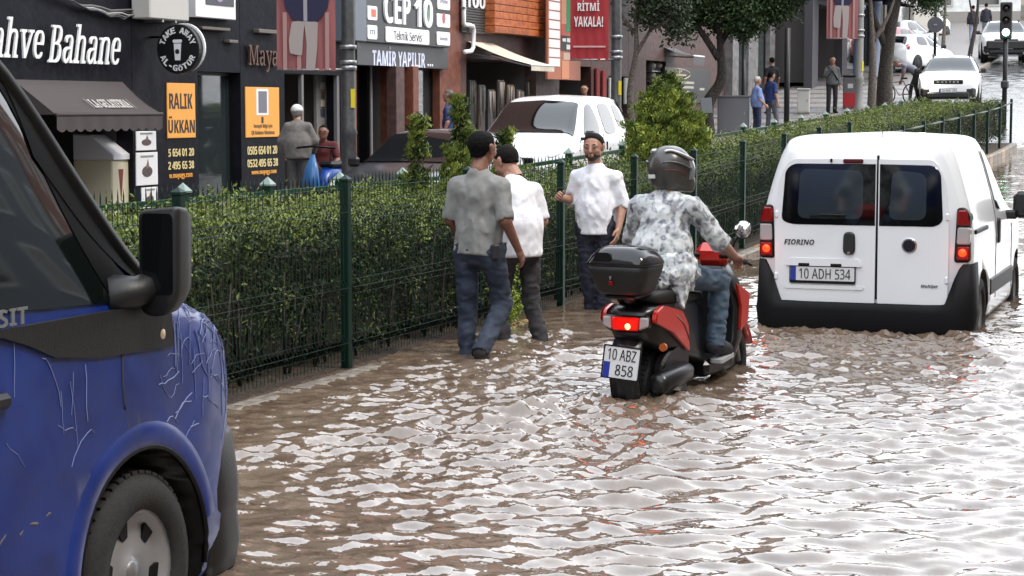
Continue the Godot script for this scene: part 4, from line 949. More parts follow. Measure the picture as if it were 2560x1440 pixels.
# ---------- vehicles. Their own axes: x right, y up from the road, -z forward.
class Shell:
	var zs := PackedFloat32Array(); var pr := []
	# a row is [z, bottom, shoulder, top, half width at bottom, at shoulder, at top]
	func _init(rows: Array):
		for r in rows:
			zs.append(r[0])
			var yb: float = r[1]; var ys: float = r[2]; var yr: float = r[3]; var wb: float = r[4]; var ws: float = r[5]; var wr: float = r[6]
			pr.append([Vector2(0, yb), Vector2(wb * 0.8, yb), Vector2(wb, yb + minf(0.07, (ys - yb) * 0.2)), Vector2(ws, lerpf(yb, ys, 0.55)), Vector2(ws * 0.993, ys), Vector2(lerpf(ws, wr, 0.45), lerpf(ys, yr, 0.5)), Vector2(wr, lerpf(ys, yr, 0.9)), Vector2(wr * 0.8, lerpf(ys, yr, 0.99)), Vector2(0, yr + 0.015)])
	func cr(a, b, c, d, t: float): return b + (c - a) * 0.5 * t + (a * 2.0 - b * 5.0 + c * 4.0 - d) * 0.5 * t * t + (b * 3.0 - a - c * 3.0 + d) * 0.5 * t * t * t
	func at(z: float, v: float) -> Vector3:
		var i := 0
		while i < zs.size() - 2 and z > zs[i + 1]: i += 1
		var t := clampf((z - zs[i]) / (zs[i + 1] - zs[i]), 0.0, 1.0)
		var j := clampi(int(v), 0, 7); var s := v - j; var q := []
		for k in [maxi(j - 1, 0), j, j + 1, mini(j + 2, 8)]:
			var b: Vector2 = pr[i][k]; var c: Vector2 = pr[i + 1][k]
			var da: Vector2 = (c - pr[i - 1][k]) / (zs[i + 1] - zs[i - 1]) if i > 0 else (c - b) / (zs[i + 1] - zs[i])
			var db: Vector2 = (pr[i + 2][k] - b) / (zs[i + 2] - zs[i]) if i + 2 < zs.size() else (c - b) / (zs[i + 1] - zs[i])
			var h := zs[i + 1] - zs[i]; var t2 := t * t; var t3 := t2 * t
			q.append(b * (2 * t3 - 3 * t2 + 1) + da * h * (t3 - 2 * t2 + t) + c * (3 * t2 - 2 * t3) + db * h * (t3 - t2))
		var p: Vector2 = cr(q[0], q[1], q[2], q[3], s) if j > 0 and j < 7 else q[1].lerp(q[2], s)
		return Vector3(maxf(p.x, 0.0) if v > 0.01 and v < 7.99 else 0.0, p.y, z)
	func v_of(z: float, y: float) -> float:                               # where on the side the shell reaches that height
		var a := 1.0; var b := 5.5
		for i in 18:
			var m := (a + b) * 0.5
			if at(z, m).y < y: a = m
			else: b = m
		return a
	func normal(z: float, v: float) -> Vector3:
		var a := at(z + 0.01, v) - at(z - 0.01, v); var b := at(z, minf(v + 0.05, 8.0)) - at(z, maxf(v - 0.05, 0.0))
		var n := b.cross(a).normalized()
		return n if n.x > -0.2 else -n
	func rings(sub: int, vs := 3) -> Array:
		var o := []
		for i in zs.size() - 1:
			for k in sub + (1 if i == zs.size() - 2 else 0):
				var z := lerpf(zs[i], zs[i + 1], float(k) / sub); var ring := []
				for j in 8 * vs + 1: ring.append(at(z, float(j) / vs))
				for j in range(8 * vs - 1, 0, -1):
					var p: Vector3 = at(z, float(j) / vs); ring.append(Vector3(-p.x, p.y, p.z))
				o.append(ring)
		return o
func shell_mesh(s: Shell, sub := 4, vs := 3) -> SurfaceTool:
	var st := new_st(true); loft(st, s.rings(sub, vs)); return done(st)
# a piece lying on the shell: c are the corners [z, v] in order; side +1 right, -1 left; round_ cuts its corners
func lay(st: SurfaceTool, s: Shell, c: Array, side: float, off: float, nu := 10, nv := 6, corner := 0.12):
	var g := []
	for i in nu + 1:
		var row := []
		for j in nv + 1:
			var a := float(i) / nu * 2.0 - 1.0; var b := float(j) / nv * 2.0 - 1.0
			# squircle rounding of the corners
			var k := corner; var u := a * (1.0 - k * b * b * a * a); var w := b * (1.0 - k * a * a * b * b)
			u = u * 0.5 + 0.5; w = w * 0.5 + 0.5
			var z := lerpf(lerpf(c[0][0], c[1][0], u), lerpf(c[3][0], c[2][0], u), w); var v := lerpf(lerpf(c[0][1], c[1][1], u), lerpf(c[3][1], c[2][1], u), w)
			var p := s.at(z, v) + s.normal(z, v) * off
			if v > 7.98: p.x = 0.0
			row.append(Vector3(p.x * side, p.y, p.z))
		g.append(row)
	for i in nu:
		for j in nv:
			if side > 0: quad(st, g[i][j], g[i + 1][j], g[i + 1][j + 1], g[i][j + 1])
			else: quad(st, g[i][j + 1], g[i + 1][j + 1], g[i + 1][j], g[i][j])
func lay_part(called: String, s: Shell, c: Array, side: float, off: float, m: Material, parent: Node, corner := 0.12) -> MeshInstance3D:
	var st := new_st(true); lay(st, s, c, side, off, 10, 6, corner); return part(called, done(st), m, parent)
func seam(st: SurfaceTool, s: Shell, pts: Array, side: float, r := 0.004):
	var o := []
	for i in pts.size() - 1:
		for k in 6:
			var z := lerpf(pts[i][0], pts[i + 1][0], k / 6.0); var v := lerpf(pts[i][1], pts[i + 1][1], k / 6.0); var p := s.at(z, v); o.append(Vector3(p.x * side, p.y, p.z))
	tube(st, o, r, 4)
func wheel(parent: Node, c: Vector3, r: float, w: float, side: float, spokes := 5, rim_m: Material = null):
	var o := MeshInstance3D.new(); o.name = "wheel"; parent.add_child(o, true); o.position = c
	var ax := Vector3(side, 0, 0); var st := new_st(true)
	lathe(st, Vector3.ZERO, ax, [[r * 0.62, w * 0.36], [r * 0.64, w * 0.5], [r * 0.80, w * 0.54], [r * 0.93, w * 0.48], [r * 0.985, w * 0.36], [r, w * 0.2], [r, -w * 0.2], [r * 0.97, -w * 0.4], [r * 0.85, -w * 0.5], [r * 0.6, -w * 0.5]], 36)
	o.mesh = done(st).commit(); o.material_override = M.rubber
	var tr := new_st()
	for k in 48:                                                          # tread blocks
		var b := Basis(ax, TAU * k / 48.0)
		for q in [-0.3, -0.1, 0.1, 0.3]: box(tr, b * Vector3(q * w * side, r, 0), Vector3(w * 0.16, 0.012, TAU * r / 48.0 * 0.7), b)
	part("tread", done(tr), M.rubber, o)
	st = new_st(true)
	lathe(st, Vector3.ZERO, ax, [[0.0, w * 0.30], [r * 0.14, w * 0.30], [r * 0.16, w * 0.24], [r * 0.34, w * 0.27], [r * 0.50, w * 0.22], [r * 0.58, w * 0.36], [r * 0.63, w * 0.42], [r * 0.65, w * 0.38]], 30)
	var rim := part("rim", done(st), rim_m if rim_m else mat(Color(0.60, 0.60, 0.61), 0.38, 0.5), o)
	for k in spokes:
		var b := Basis(ax, TAU * (k + 0.3) / spokes); st = new_st()
		prism(st, round_poly([Vector2(-0.05, 0.36) * r, Vector2(0.05, 0.36) * r, Vector2(0.10, 0.52) * r, Vector2(-0.10, 0.52) * r], 0.02 * r), w * 0.22, w * 0.285, 0.0, Transform3D(b * Basis(Vector3(0, 0, -side), Vector3.UP, ax), Vector3.ZERO))
		part("vent", done(st), M.black, rim)
	st = new_st(true); lathe(st, Vector3.ZERO, ax, [[0, w * 0.36], [r * 0.10, w * 0.35], [r * 0.13, w * 0.28]], 16); part("hub", done(st), M.steel, rim)
func plate(parent: Node, c: Vector3, b: Basis, w: float, h: float, rows: Array) -> Node:
	var st := new_st(); prism(st, round_poly(rect(-w / 2, -h / 2, w / 2, h / 2), 0.012), -0.006, 0.004, 0.001, Transform3D(b, c))
	var o := part("number_plate", done(st), mat(Color(0.80, 0.80, 0.80), 0.4), parent)
	st = new_st()
	for q in [[-w / 2 - 0.008, -h / 2 - 0.008, w / 2 + 0.008, -h / 2], [-w / 2 - 0.008, h / 2, w / 2 + 0.008, h / 2 + 0.008], [-w / 2 - 0.008, -h / 2, -w / 2, h / 2], [w / 2, -h / 2, w / 2 + 0.008, h / 2]]: prism(st, PackedVector2Array(rect(q[0], q[1], q[2], q[3])), -0.006, 0.007, 0.0, Transform3D(b, c))
	part("surround", done(st), M.black, o).set_meta("kind", "stuff")
	var low: float = -h / 2 if rows.size() > 1 else -h / 2
	st = new_st(); prism(st, PackedVector2Array(rect(-w / 2 + 0.002, low, -w / 2 + 0.045, low + (h if rows.size() == 1 else h * 0.5))), 0.004, 0.005, 0.0, Transform3D(b, c)); part("band", done(st), mat(Color(0.10, 0.18, 0.55), 0.4), o)
	for i in rows.size():
		var hh: float = h * 0.72 if rows.size() == 1 else h * 0.36
		letters(rows[i], c + b * Vector3(0.02 if rows.size() == 1 else [0.0, 0.025][i], 0.0 if rows.size() == 1 else (0.25 - 0.49 * i) * h, 0.006), w * 0.80 if rows.size() == 1 else w * [0.80, 0.50][i], hh, mat(Color(0.06, 0.06, 0.07), 0.5), o, 0.003, "Droid Sans", false, "lettering", b)
	return o
func lamp_glow(parent: Node, p: Vector3, c: Color, e: float, size := 0.05):
	var l := OmniLight3D.new(); l.name = "lamp_light"; l.position = p; l.light_color = c; l.light_energy = e; l.omni_range = 12.0; l.omni_attenuation = 2.0; l.light_size = size; l.shadow_enabled = true; parent.add_child(l, true)
func place(o: Node3D, t: float, l: float, turn := 0.0, sunk := 0.0): o.position = W(t, l, rise(t) + ROAD + lift(t) * (1.0 if l > 7.0 else 0.0) - sunk); o.rotation.y = -A - turn

func build_vehicles():
	var red := mat(Color(0.48, 0.03, 0.035), 0.15); var clear := mat(Color(0.62, 0.60, 0.60), 0.15); var hot := glow(Color(1.0, 0.22, 0.06), 1.0)
	transit()
	fiorino(red, clear, hot)
	scooter(red, clear, hot)
	# --- parked and distant cars
	var dk := paint(Color(0.15, 0.15, 0.17)); var wh: Material = M.white_paint; var silver := paint(Color(0.50, 0.51, 0.53)); var redp := paint(Color(0.42, 0.06, 0.06))
	var hatch := [[-2.0, 0.32, 0.52, 0.60, 0.55, 0.58, 0.42], [-1.93, 0.22, 0.62, 0.70, 0.70, 0.74, 0.55], [-1.6, 0.2, 0.76, 0.86, 0.82, 0.85, 0.62], [-0.95, 0.2, 0.86, 0.99, 0.85, 0.87, 0.68], [-0.75, 0.2, 0.88, 1.06, 0.85, 0.87, 0.66], [-0.1, 0.2, 0.90, 1.40, 0.85, 0.87, 0.58], [0.4, 0.2, 0.92, 1.47, 0.85, 0.87, 0.57], [1.2, 0.2, 0.94, 1.44, 0.85, 0.87, 0.57], [1.75, 0.22, 0.95, 1.28, 0.83, 0.85, 0.55], [2.0, 0.3, 0.9, 1.02, 0.72, 0.74, 0.5]]
	var combi := [[-1.95, 0.32, 0.60, 0.70, 0.55, 0.60, 0.42], [-1.86, 0.22, 0.74, 0.84, 0.72, 0.76, 0.56], [-1.5, 0.2, 0.90, 1.02, 0.82, 0.85, 0.64], [-1.05, 0.2, 0.97, 1.14, 0.84, 0.86, 0.68], [-0.9, 0.2, 0.98, 1.20, 0.84, 0.86, 0.67], [-0.25, 0.2, 1.0, 1.63, 0.84, 0.86, 0.62], [0.2, 0.2, 1.02, 1.73, 0.84, 0.86, 0.62], [1.3, 0.2, 1.03, 1.74, 0.84, 0.86, 0.63], [1.82, 0.22, 1.02, 1.68, 0.83, 0.85, 0.63], [1.93, 0.3, 0.98, 1.58, 0.76, 0.79, 0.58]]
	var suv := [[-2.1, 0.36, 0.66, 0.78, 0.62, 0.66, 0.5], [-2.04, 0.28, 0.80, 0.92, 0.76, 0.80, 0.62], [-1.75, 0.26, 0.96, 1.06, 0.86, 0.89, 0.70], [-0.95, 0.25, 1.02, 1.14, 0.89, 0.91, 0.74], [-0.8, 0.25, 1.03, 1.20, 0.89, 0.91, 0.73], [-0.15, 0.25, 1.05, 1.56, 0.89, 0.91, 0.63], [0.35, 0.25, 1.06, 1.64, 0.89, 0.91, 0.62], [1.3, 0.25, 1.07, 1.62, 0.89, 0.91, 0.63], [1.85, 0.28, 1.05, 1.42, 0.87, 0.89, 0.62], [2.15, 0.36, 0.98, 1.1, 0.78, 0.80, 0.58]]
	var o := car("parked_hatchback", "dark grey hatchback parked at the kerb behind the hedge", hatch, dk, 0.30, [-1.25, 1.3], -0.85, -0.05, 1.1, "hatch"); place(o, 27.7, 11.55, PI)
	o = car("parked_combi", "white compact passenger van parked behind the hedge", combi, wh, 0.30, [-1.25, 1.25], -0.98, -0.2, 1.5, "combi"); place(o, 33.0, 11.55, PI); o.scale = Vector3.ONE * 1.07
	o = car("white_suv", "white off roader with one headlight lit, driving down the hill", suv, wh, 0.34, [-1.35, 1.3], -0.88, -0.12, 1.5, "suv"); var q := at_px(2376, 262, 64.0); place(o, q.x, q.y, PI - 0.10)
	o = car("pickup", "white and dark pickup waiting behind the green traffic light", suv, wh, 0.36, [-1.35, 1.3], -0.88, -0.12, 1.5, "pickup"); q = at_px(2508, 165, 84.0); place(o, q.x, q.y, PI - 0.16); o.scale = Vector3.ONE * 1.05
	o = car("parked_hatchback", "white car parked beyond the tree with red reflectors", hatch, wh, 0.30, [-1.25, 1.3], -0.85, -0.05, 1.1, "far"); q = at_px(2286, 150, 80.0); place(o, q.x, q.y, 0.35)
	o = car("parked_hatchback", "silver car parked further up behind the white one", hatch, silver, 0.30, [-1.25, 1.3], -0.85, -0.05, 1.1, "far"); q = at_px(2262, 112, 92.0); place(o, q.x, q.y, 0.3)
	o = car("parked_hatchback", "red car parked beyond the bent man", hatch, redp, 0.30, [-1.25, 1.3], -0.85, -0.05, 1.1, "far"); q = at_px(2244, 150, 86.0); place(o, q.x, q.y, 0.3)
	o = car("parked_combi", "white delivery van parked at the top of the hill", combi, wh, 0.30, [-1.25, 1.25], -0.98, -0.2, 1.5, "far"); q = at_px(2302, 84, 104.0); place(o, q.x, q.y, 0.3)
	delivery_scooter()
func at_px(px: float, py: float, z: float) -> Vector2:     # (t, l) of a pixel at a distance
	var r := ray(px, py); var k := z / -r.z; return Vector2(r.dot(U) * k, r.dot(N) * k)

func car(called: String, label: String, rows: Array, pm: Material, wr: float, axles: Array, ws0: float, ws1: float, rear: float, kind: String) -> Node3D:
	var o := thing(called, label, "car"); var s := Shell.new(rows)
	var zf: float = rows[0][0]; var zr: float = rows[-1][0]; var hw: float = rows[4][5]
	part("body", shell_mesh(s, 3, 2), pm, o)
	var sh: float = 4.25
	var wg := new_st(true)
	for sd in [1.0, -1.0]: lay(wg, s, [[ws0 + 0.02, 5.2], [ws0 - 0.06, 8.0], [ws1 - 0.02, 8.0], [ws1 - 0.05, 6.15]], sd, 0.016, 10, 12, 0.0)
	part("windscreen", done(wg), M.glass, o)
	for sd in [1.0, -1.0]:
		if kind in ["combi"]:
			lay_part("side_window", s, [[ws0 + 0.30, 4.3], [0.28, 4.15], [0.22, 5.8], [ws1 + 0.1, 5.8]], sd, 0.006, M.glass, o, 0.2)
			lay_part("side_window", s, [[0.46, 4.25], [1.12, 4.25], [1.06, 5.75], [0.48, 5.75]], sd, 0.006, M.glass, o, 0.15)
			lay_part("side_window", s, [[1.26, 4.5], [1.70, 4.6], [1.52, 5.7], [1.24, 5.7]], sd, 0.006, M.glass, o, 0.2)
		else:
			lay_part("side_window", s, [[ws0 + 0.32, 4.35], [0.32, 4.3], [0.27, 5.75], [ws1 + 0.12, 5.7]], sd, 0.006, M.glass, o, 0.12)
			lay_part("side_window", s, [[0.42, 4.3], [1.28, 4.35], [1.05, 5.7], [0.40, 5.75]], sd, 0.006, M.glass, o, 0.15)
		var ss := new_st(true)
		seam(ss, s, [[ws0 + 0.1, 2.4], [ws0 + 0.12, 4.1], [ws0 + 0.2, 4.3]], sd); seam(ss, s, [[0.37, 2.2], [0.38, 4.2], [0.33, 5.9]], sd); seam(ss, s, [[1.25, 4.1], [1.05, 3.2], [0.95, 2.3]], sd)
		part("door_gap", done(ss), M.black, o).set_meta("kind", "stuff")
		for hz in ([0.22, 0.5] if kind == "combi" else [0.2, 1.15]):
			var hp := s.at(hz, 3.75); part("door_handle", boxm(Vector3(hp.x * sd, hp.y, hz), Vector3(0.03, 0.14, 0.035) if kind == "combi" else Vector3(0.03, 0.03, 0.15), 0.01), M.black if kind == "combi" else pm, o)
		var mp := s.at(ws0 + 0.25, 4.2); var mir := part("wing_mirror", boxm(Vector3((mp.x + 0.13) * sd, mp.y + 0.08, ws0 + 0.25), Vector3(0.18, 0.15, 0.10), 0.035), M.black_plastic, o)
		part("mirror_arm", boxm(Vector3((mp.x + 0.02) * sd, mp.y + 0.03, ws0 + 0.25), Vector3(0.10, 0.05, 0.05), 0.01), M.black_plastic, mir)
		for az in axles:
			var well := new_st(true); var p := s.at(az, 3.0)
			lathe(well, Vector3(sd * (hw - 0.25), wr, az), Vector3(sd, 0, 0), [[wr * 1.18, 0.0], [wr * 1.18, 0.262], [0.0, 0.262]], 28); part("wheel_arch", done(well), M.black, o)
			wheel(o, Vector3(sd * (hw - 0.09), wr, az), wr, 0.2, sd)
		# lamps at the front

		var hl := lay_part("headlight", s, [[zf + 0.10, 4.2 if kind != "suv" else 4.0], [zf + 0.42, 4.15], [zf + 0.36, 5.6], [zf + 0.08, 5.6]], sd, 0.012, mat(Color(0.70, 0.71, 0.72), 0.12), o, 0.2)
		if kind == "suv" and sd > 0:
			hl.material_override = glow(Color(1.0, 0.93, 0.85), 2.2); lamp_glow(o, Vector3(0.66, 0.92, zf - 0.12), Color(1, 0.95, 0.88), 0.5, 0.1)
		lay_part("tail_light", s, [[zr - 0.16, 3.6], [zr - 0.02, 3.7], [zr - 0.04, 4.8], [zr - 0.18, 4.8]], sd, 0.012, mat(Color(0.48, 0.03, 0.035), 0.15), o, 0.15)
	var gy: float = rows[1][2]
	var gr := part("grille", boxm(Vector3(0, gy - 0.02, zf + 0.02), Vector3(0.9, 0.13, 0.08), 0.02), M.black, o)
	if kind == "suv":
		for k in 6: letters("DUSTER"[k], Vector3(0.30 - k * 0.12, gy - 0.02, zf - 0.025), 0.07, 0.06, M.chrome, gr, 0.006, "Droid Sans", true, "letter", Basis(Vector3.UP, PI))
	part("bumper", boxm(Vector3(0, 0.38, zf + 0.06), Vector3(1.36, 0.24, 0.22), 0.07), M.black_plastic if kind in ["suv", "pickup"] else pm, o)
	if kind in ["suv", "pickup"]:
		for sd in [-1.0, 1.0]: part("bumper_corner", boxm(Vector3(sd * 0.66, 0.47, zf + 0.12), Vector3(0.36, 0.36, 0.26), 0.09), M.black_plastic, o)
		plate(o, Vector3(0, 0.52, zf - 0.06), Basis(Vector3.UP, PI), 0.52, 0.11, ["10 AHL 20"] if kind == "suv" else ["10 AC 75"])
		for sd in [-1.0, 1.0]: part("roof_rail", tubem([Vector3(0.56 * sd, 1.58, -0.1), Vector3(0.58 * sd, 1.68, 0.1), Vector3(0.58 * sd, 1.68, 1.2), Vector3(0.57 * sd, 1.58, 1.4)], 0.02, 6), M.black, o)
	if kind == "pickup": part("bull_bar", boxm(Vector3(0, 0.62, zf - 0.03), Vector3(1.5, 0.34, 0.12), 0.05), M.black_plastic, o)
	var rg := new_st(true)
	for sd in [1.0, -1.0]: lay(rg, s, [[zr - 0.07, 5.0], [zr - 0.07, 8.0], [zr - 0.42, 8.0], [zr - 0.42, 6.0]], sd, 0.006, 8, 6, 0.0)
	part("rear_window", done(rg), M.glass, o)
	return o

func transit():
	var o := thing("blue_van", "scratched dark blue delivery van with black mirror and silver wheel", "van", W(6.03, 4.585, ROAD), -A)
	var blue := StandardMaterial3D.new()
	blue.albedo_texture = noise_tex(0.006, [[0.2, Color(0.01, 0.125, 0.37)], [0.5, Color(0.015, 0.14, 0.41)], [0.8, Color(0.03, 0.16, 0.44)]], 512, 71)
	blue.roughness_texture = noise_tex(0.01, [[0.3, Color(0.28, 0.28, 0.28)], [0.7, Color(0.52, 0.52, 0.52)]], 512, 72); blue.roughness = 1.0
	blue.clearcoat_enabled = true; blue.clearcoat = 0.35; blue.clearcoat_roughness = 0.2; tri(blue, 0.8, false)
	var s := Shell.new([[-0.90, 0.34, 0.60, 0.68, 0.50, 0.55, 0.40], [-0.88, 0.28, 0.78, 0.88, 0.66, 0.72, 0.52], [-0.82, 0.24, 0.96, 1.05, 0.80, 0.845, 0.64], [-0.70, 0.22, 1.07, 1.17, 0.90, 0.925, 0.72], [-0.5, 0.2, 1.17, 1.29, 0.96, 0.97, 0.78], [-0.25, 0.2, 1.23, 1.40, 0.975, 0.98, 0.80], [-0.12, 0.2, 1.25, 1.48, 0.98, 0.985, 0.81], [0.2, 0.2, 1.26, 1.83, 0.98, 0.985, 0.80], [0.52, 0.2, 1.27, 2.18, 0.98, 0.985, 0.76], [0.9, 0.2, 1.28, 2.33, 0.98, 0.985, 0.74], [2.4, 0.2, 1.28, 2.36, 0.98, 0.985, 0.76], [4.0, 0.22, 1.28, 2.35, 0.98, 0.985, 0.76], [4.08, 0.3, 1.25, 2.25, 0.9, 0.92, 0.7]])
	# the body with real wheel wells
	var cg := CSGCombiner3D.new(); cg.name = "body"; o.add_child(cg, true)
	var cm := CSGMesh3D.new(); cm.mesh = shell_mesh(s, 4, 3).commit(); cm.material = blue; cm.name = "shell"; cg.add_child(cm)
	for az in [0.0, 3.0]:
		for sd in [-1.0, 1.0]:
			var cy := CSGCylinder3D.new(); cy.operation = CSGShape3D.OPERATION_SUBTRACTION; cy.radius = 0.435; cy.height = 0.66; cy.sides = 40; cy.material = M.black; cy.name = "well"
			cy.rotation.z = PI / 2; cy.position = Vector3(sd * 0.93, 0.36, az); cg.add_child(cy)
	for az in [0.0, 3.0]:
		for sd in [-1.0, 1.0]: wheel(o, Vector3(sd * 0.865, 0.353, az), 0.353, 0.215, sd, 6)
	# arch lip over the front wheel
	for sd in [-1.0, 1.0]:
		var lip := []; var fst := new_st(true); var fr_ := []
		for i in 29:
			var an := deg_to_rad(lerpf(-8.0, 196.0, i / 28.0)); var z := -cos(an) * 0.44; var y := 0.36 + sin(an) * 0.44
			lip.append(Vector3(sd * (s.at(z, s.v_of(z, y)).x - 0.004), y, z))
			var ring := []
			for q in [[0.442, 0.002], [0.455, 0.008], [0.50, 0.009], [0.52, 0.004], [0.535, -0.003]]:
				var a2 := clampf(an, deg_to_rad(14.0), deg_to_rad(176.0)); var zz: float = -cos(a2) * q[0]; var yy: float = 0.36 + sin(a2) * q[0]; var v := s.v_of(zz, yy)
				var p: Vector3 = s.at(zz, v) + s.normal(zz, v) * q[1]; ring.append(Vector3(p.x * sd, p.y, p.z))
			fr_.append(ring)
		loft(fst, fr_, false, false, false)
		part("arch_lip", tubem(lip, 0.012, 6), M.black, o)
		part("wing_flare", done(fst), blue, o)                              # flare pressed into the wing
		part("side_window", _lay(s, [[0.13, 4.16], [0.98, 4.12], [0.93, 5.85], [0.52, 5.9]], sd, 0.008, 0.04), M.tint, o)
		part("side_window", _lay(s, [[1.06, 4.12], [2.1, 4.12], [2.05, 5.85], [1.02, 5.85]], sd, 0.008, 0.06), M.tint, o)
		part("quarter_light", _lay(s, [[-0.12, 4.04], [0.15, 4.10], [0.56, 5.85], [0.40, 5.95]], sd, 0.011, 0.0), mat(Color(0.03, 0.03, 0.033), 0.75, 0.0, 0.2), o)
		var pill := []
		for i in 12: pill.append(s.at(lerpf(-0.16, 0.62, i / 11.0), lerpf(5.2, 6.3, i / 11.0)) * Vector3(sd, 1, 1))
		part("pillar", tubem(pill, 0.042, 8), M.black, o)
		pill = []
		for i in 6: pill.append(s.at(1.02, lerpf(4.0, 6.0, i / 5.0)) * Vector3(sd, 1, 1))
		part("door_pillar", tubem(pill, 0.035, 6), M.black, o)
		# black trim below the window with the name
		var trim := new_st(); var tp := PackedVector2Array([Vector2(-0.20, 1.135), Vector2(-0.19, 1.25), Vector2(-0.12, 1.30), Vector2(1.05, 1.30), Vector2(1.05, 1.285), Vector2(0.84, 1.275), Vector2(0.70, 1.235), Vector2(0.55, 1.18), Vector2(0.3, 1.15), Vector2(0.0, 1.14)])
		prism(trim, tp, 0.0, 0.022, 0.0, Transform3D(Basis(Vector3(0, 0, 1), Vector3.UP, Vector3(sd, 0, 0)), Vector3(sd * 0.973, 0, 0)))
		var tr := part("window_trim", done(trim), M.black_plastic, o)
		if sd > 0: letters("TRANSIT", Vector3(0.998, 1.335, 0.93), 0.44, 0.055, mat(Color(0.4, 0.41, 0.42), 0.4), tr, 0.005, "Droid Sans", true, "lettering", Basis(Vector3.UP, PI / 2))
		var li := new_st(true); lathe(li, Vector3(sd * 0.972, 1.185, -0.125), Vector3(sd, 0, 0), [[0.034, 0.0], [0.034, 0.012], [0.024, 0.022], [0, 0.026]], 16); part("side_indicator", done(li), mat(Color(0.72, 0.66, 0.56), 0.25), o)
		# door gaps
		var ss := new_st(true); seam(ss, s, [[0.135, 3.95], [0.135, 3.5], [0.12, 3.3]], sd, 0.005); seam(ss, s, [[1.08, 4.1], [1.08, 2.2]], sd, 0.005); seam(ss, s, [[0.52, 2.2], [1.08, 2.2]], sd, 0.005); part("door_gap", done(ss), mat(Color(0.22, 0.22, 0.27), 0.6), o).set_meta("kind", "stuff")
		part("door_handle", boxm(Vector3(sd * 0.998, 1.08, 0.92), Vector3(0.04, 0.05, 0.2), 0.015), M.black_plastic, o)
		# the tall mirror: case, two arms, glass facing back
		var mx := 0.985 + 0.085
		var mir := new_st(true); var mr := []
		for i in 6:
			var zz: float = [-0.14, -0.12, -0.06, 0.0, 0.035, 0.04][i]; var k: float = [0.55, 0.82, 0.97, 1.0, 1.0, 0.95][i]; var ring := []
			for p in round_poly([Vector2(-0.075, -0.19), Vector2(0.03, -0.19), Vector2(0.07, -0.12), Vector2(0.075, 0.19), Vector2(-0.075, 0.175)], [0.06, 0.10, 0.06, 0.02, 0.03], 4): ring.append(Vector3((mx + p.x * k) * sd, 1.455 + p.y * k, 0.0 + zz * 0.8))
			mr.append(ring)
		loft(mir, mr); var mo := part("wing_mirror", done(mir), M.black_plastic, o)
		part("mirror_glass", prismm(round_poly([Vector2(-0.06, -0.115), Vector2(0.058, -0.115), Vector2(0.06, 0.165), Vector2(-0.06, 0.165)], 0.02), 0.0, 0.004, 0.0, Transform3D(Basis(), Vector3(mx * sd, 1.455, 0.0305))), mat(Color(0.07, 0.08, 0.085), 0.06, 0.3), mo)
		part("mirror_arm", tubem([Vector3(sd * 0.93, 1.35, 0.16), Vector3(sd * 1.0, 1.35, 0.06), Vector3(sd * (mx - 0.04), 1.37, -0.05)], [0.07, 0.055, 0.06], 8), M.black_plastic, mo)
	var wg := new_st(true)
	for sd in [1.0, -1.0]: part("pillar_trim", _lay(s, [[-0.20, 4.5], [-0.13, 6.5], [0.58, 6.9], [0.46, 5.3]], sd, 0.014, 0.0), mat(Color(0.03, 0.03, 0.033), 0.75, 0.0, 0.2), o)
	for sd in [1.0, -1.0]: lay(wg, s, [[-0.10, 6.0], [-0.13, 8.0], [0.52, 8.0], [0.49, 6.6]], sd, 0.008, 10, 8, 0.0)
	part("windscreen", done(wg), M.tint, o)
	# bumper: a deep black moulding round the corner
	var bm := new_st(true); var br := []
	for i in 25:
		var k := i / 24.0 * 2.0 - 1.0; var x := 1.0 * signf(k) * (1.0 - pow(1.0 - absf(k), 2.2)); var z := -0.93 + 0.34 * pow(absf(k), 6.0) + 0.10 * k * k
		var out := Vector3(signf(k) * smoothstep(0.45, 1.0, absf(k)), 0, -1.0 + smoothstep(0.6, 1.0, absf(k))).normalized(); var ring := []
		for q in [[-0.10, 0.20], [0.015, 0.22], [0.035, 0.32], [0.02, 0.45], [0.03, 0.47], [0.03, 0.55], [0.0, 0.735], [-0.02, 0.755], [-0.12, 0.76]]: ring.append(Vector3(x * 0.945, q[1], z + 0.015) + out * q[0] * 0.8)
		br.append(ring)
	loft(bm, br, true, true, true); part("bumper", done(bm), M.black_plastic, o)
	for sd in [-1.0, 1.0]: lay_part("headlight", s, [[-0.86, 4.0], [-0.74, 4.0], [-0.62, 5.0], [-0.74, 5.2]], sd, 0.01, mat(Color(0.6, 0.61, 0.62), 0.12), o, 0.2)
	part("grille", boxm(Vector3(0, 0.80, -0.90), Vector3(0.8, 0.12, 0.06), 0.02), M.black, o)
	# scratches in the paint: fine crazed lines on the wing and the door
	var sc := new_st(true); var g := RandomNumberGenerator.new(); g.seed = 4
	for i in 92:
		var z := g.randf_range(-0.74, -0.2); var v := g.randf_range(3.1, 4.6)
		if i > 80: z = g.randf_range(0.3, 1.0); v = g.randf_range(3.1, 3.6)
		var an := g.randf_range(1.2, 1.9) if g.randf() < 0.65 else g.randf_range(-0.5, 0.5); var pts := []
		for k in g.randi_range(4, 8):
			var p := s.at(z, v) + s.normal(z, v) * 0.0010; pts.append(p)
			z += cos(an) * 0.022; v += sin(an) * 0.10; an += g.randfn() * 0.25
			z = clampf(z, -0.8, 1.0); v = clampf(v, 2.8, 5.0)
		tube(sc, pts, 0.0014 if i % 3 else 0.0022, 4, 1.0, false)
	part("scratches", done(sc), mat(Color(0.46, 0.50, 0.66), 0.6), o).set_meta("kind", "stuff")
	var sf := new_st(true); var sp := []
	for i in 12: sp.append(Vector3(0.984, 0.675 - 0.004 * i + 0.012 * sin(i * 2.1), 0.56 + i * 0.04))
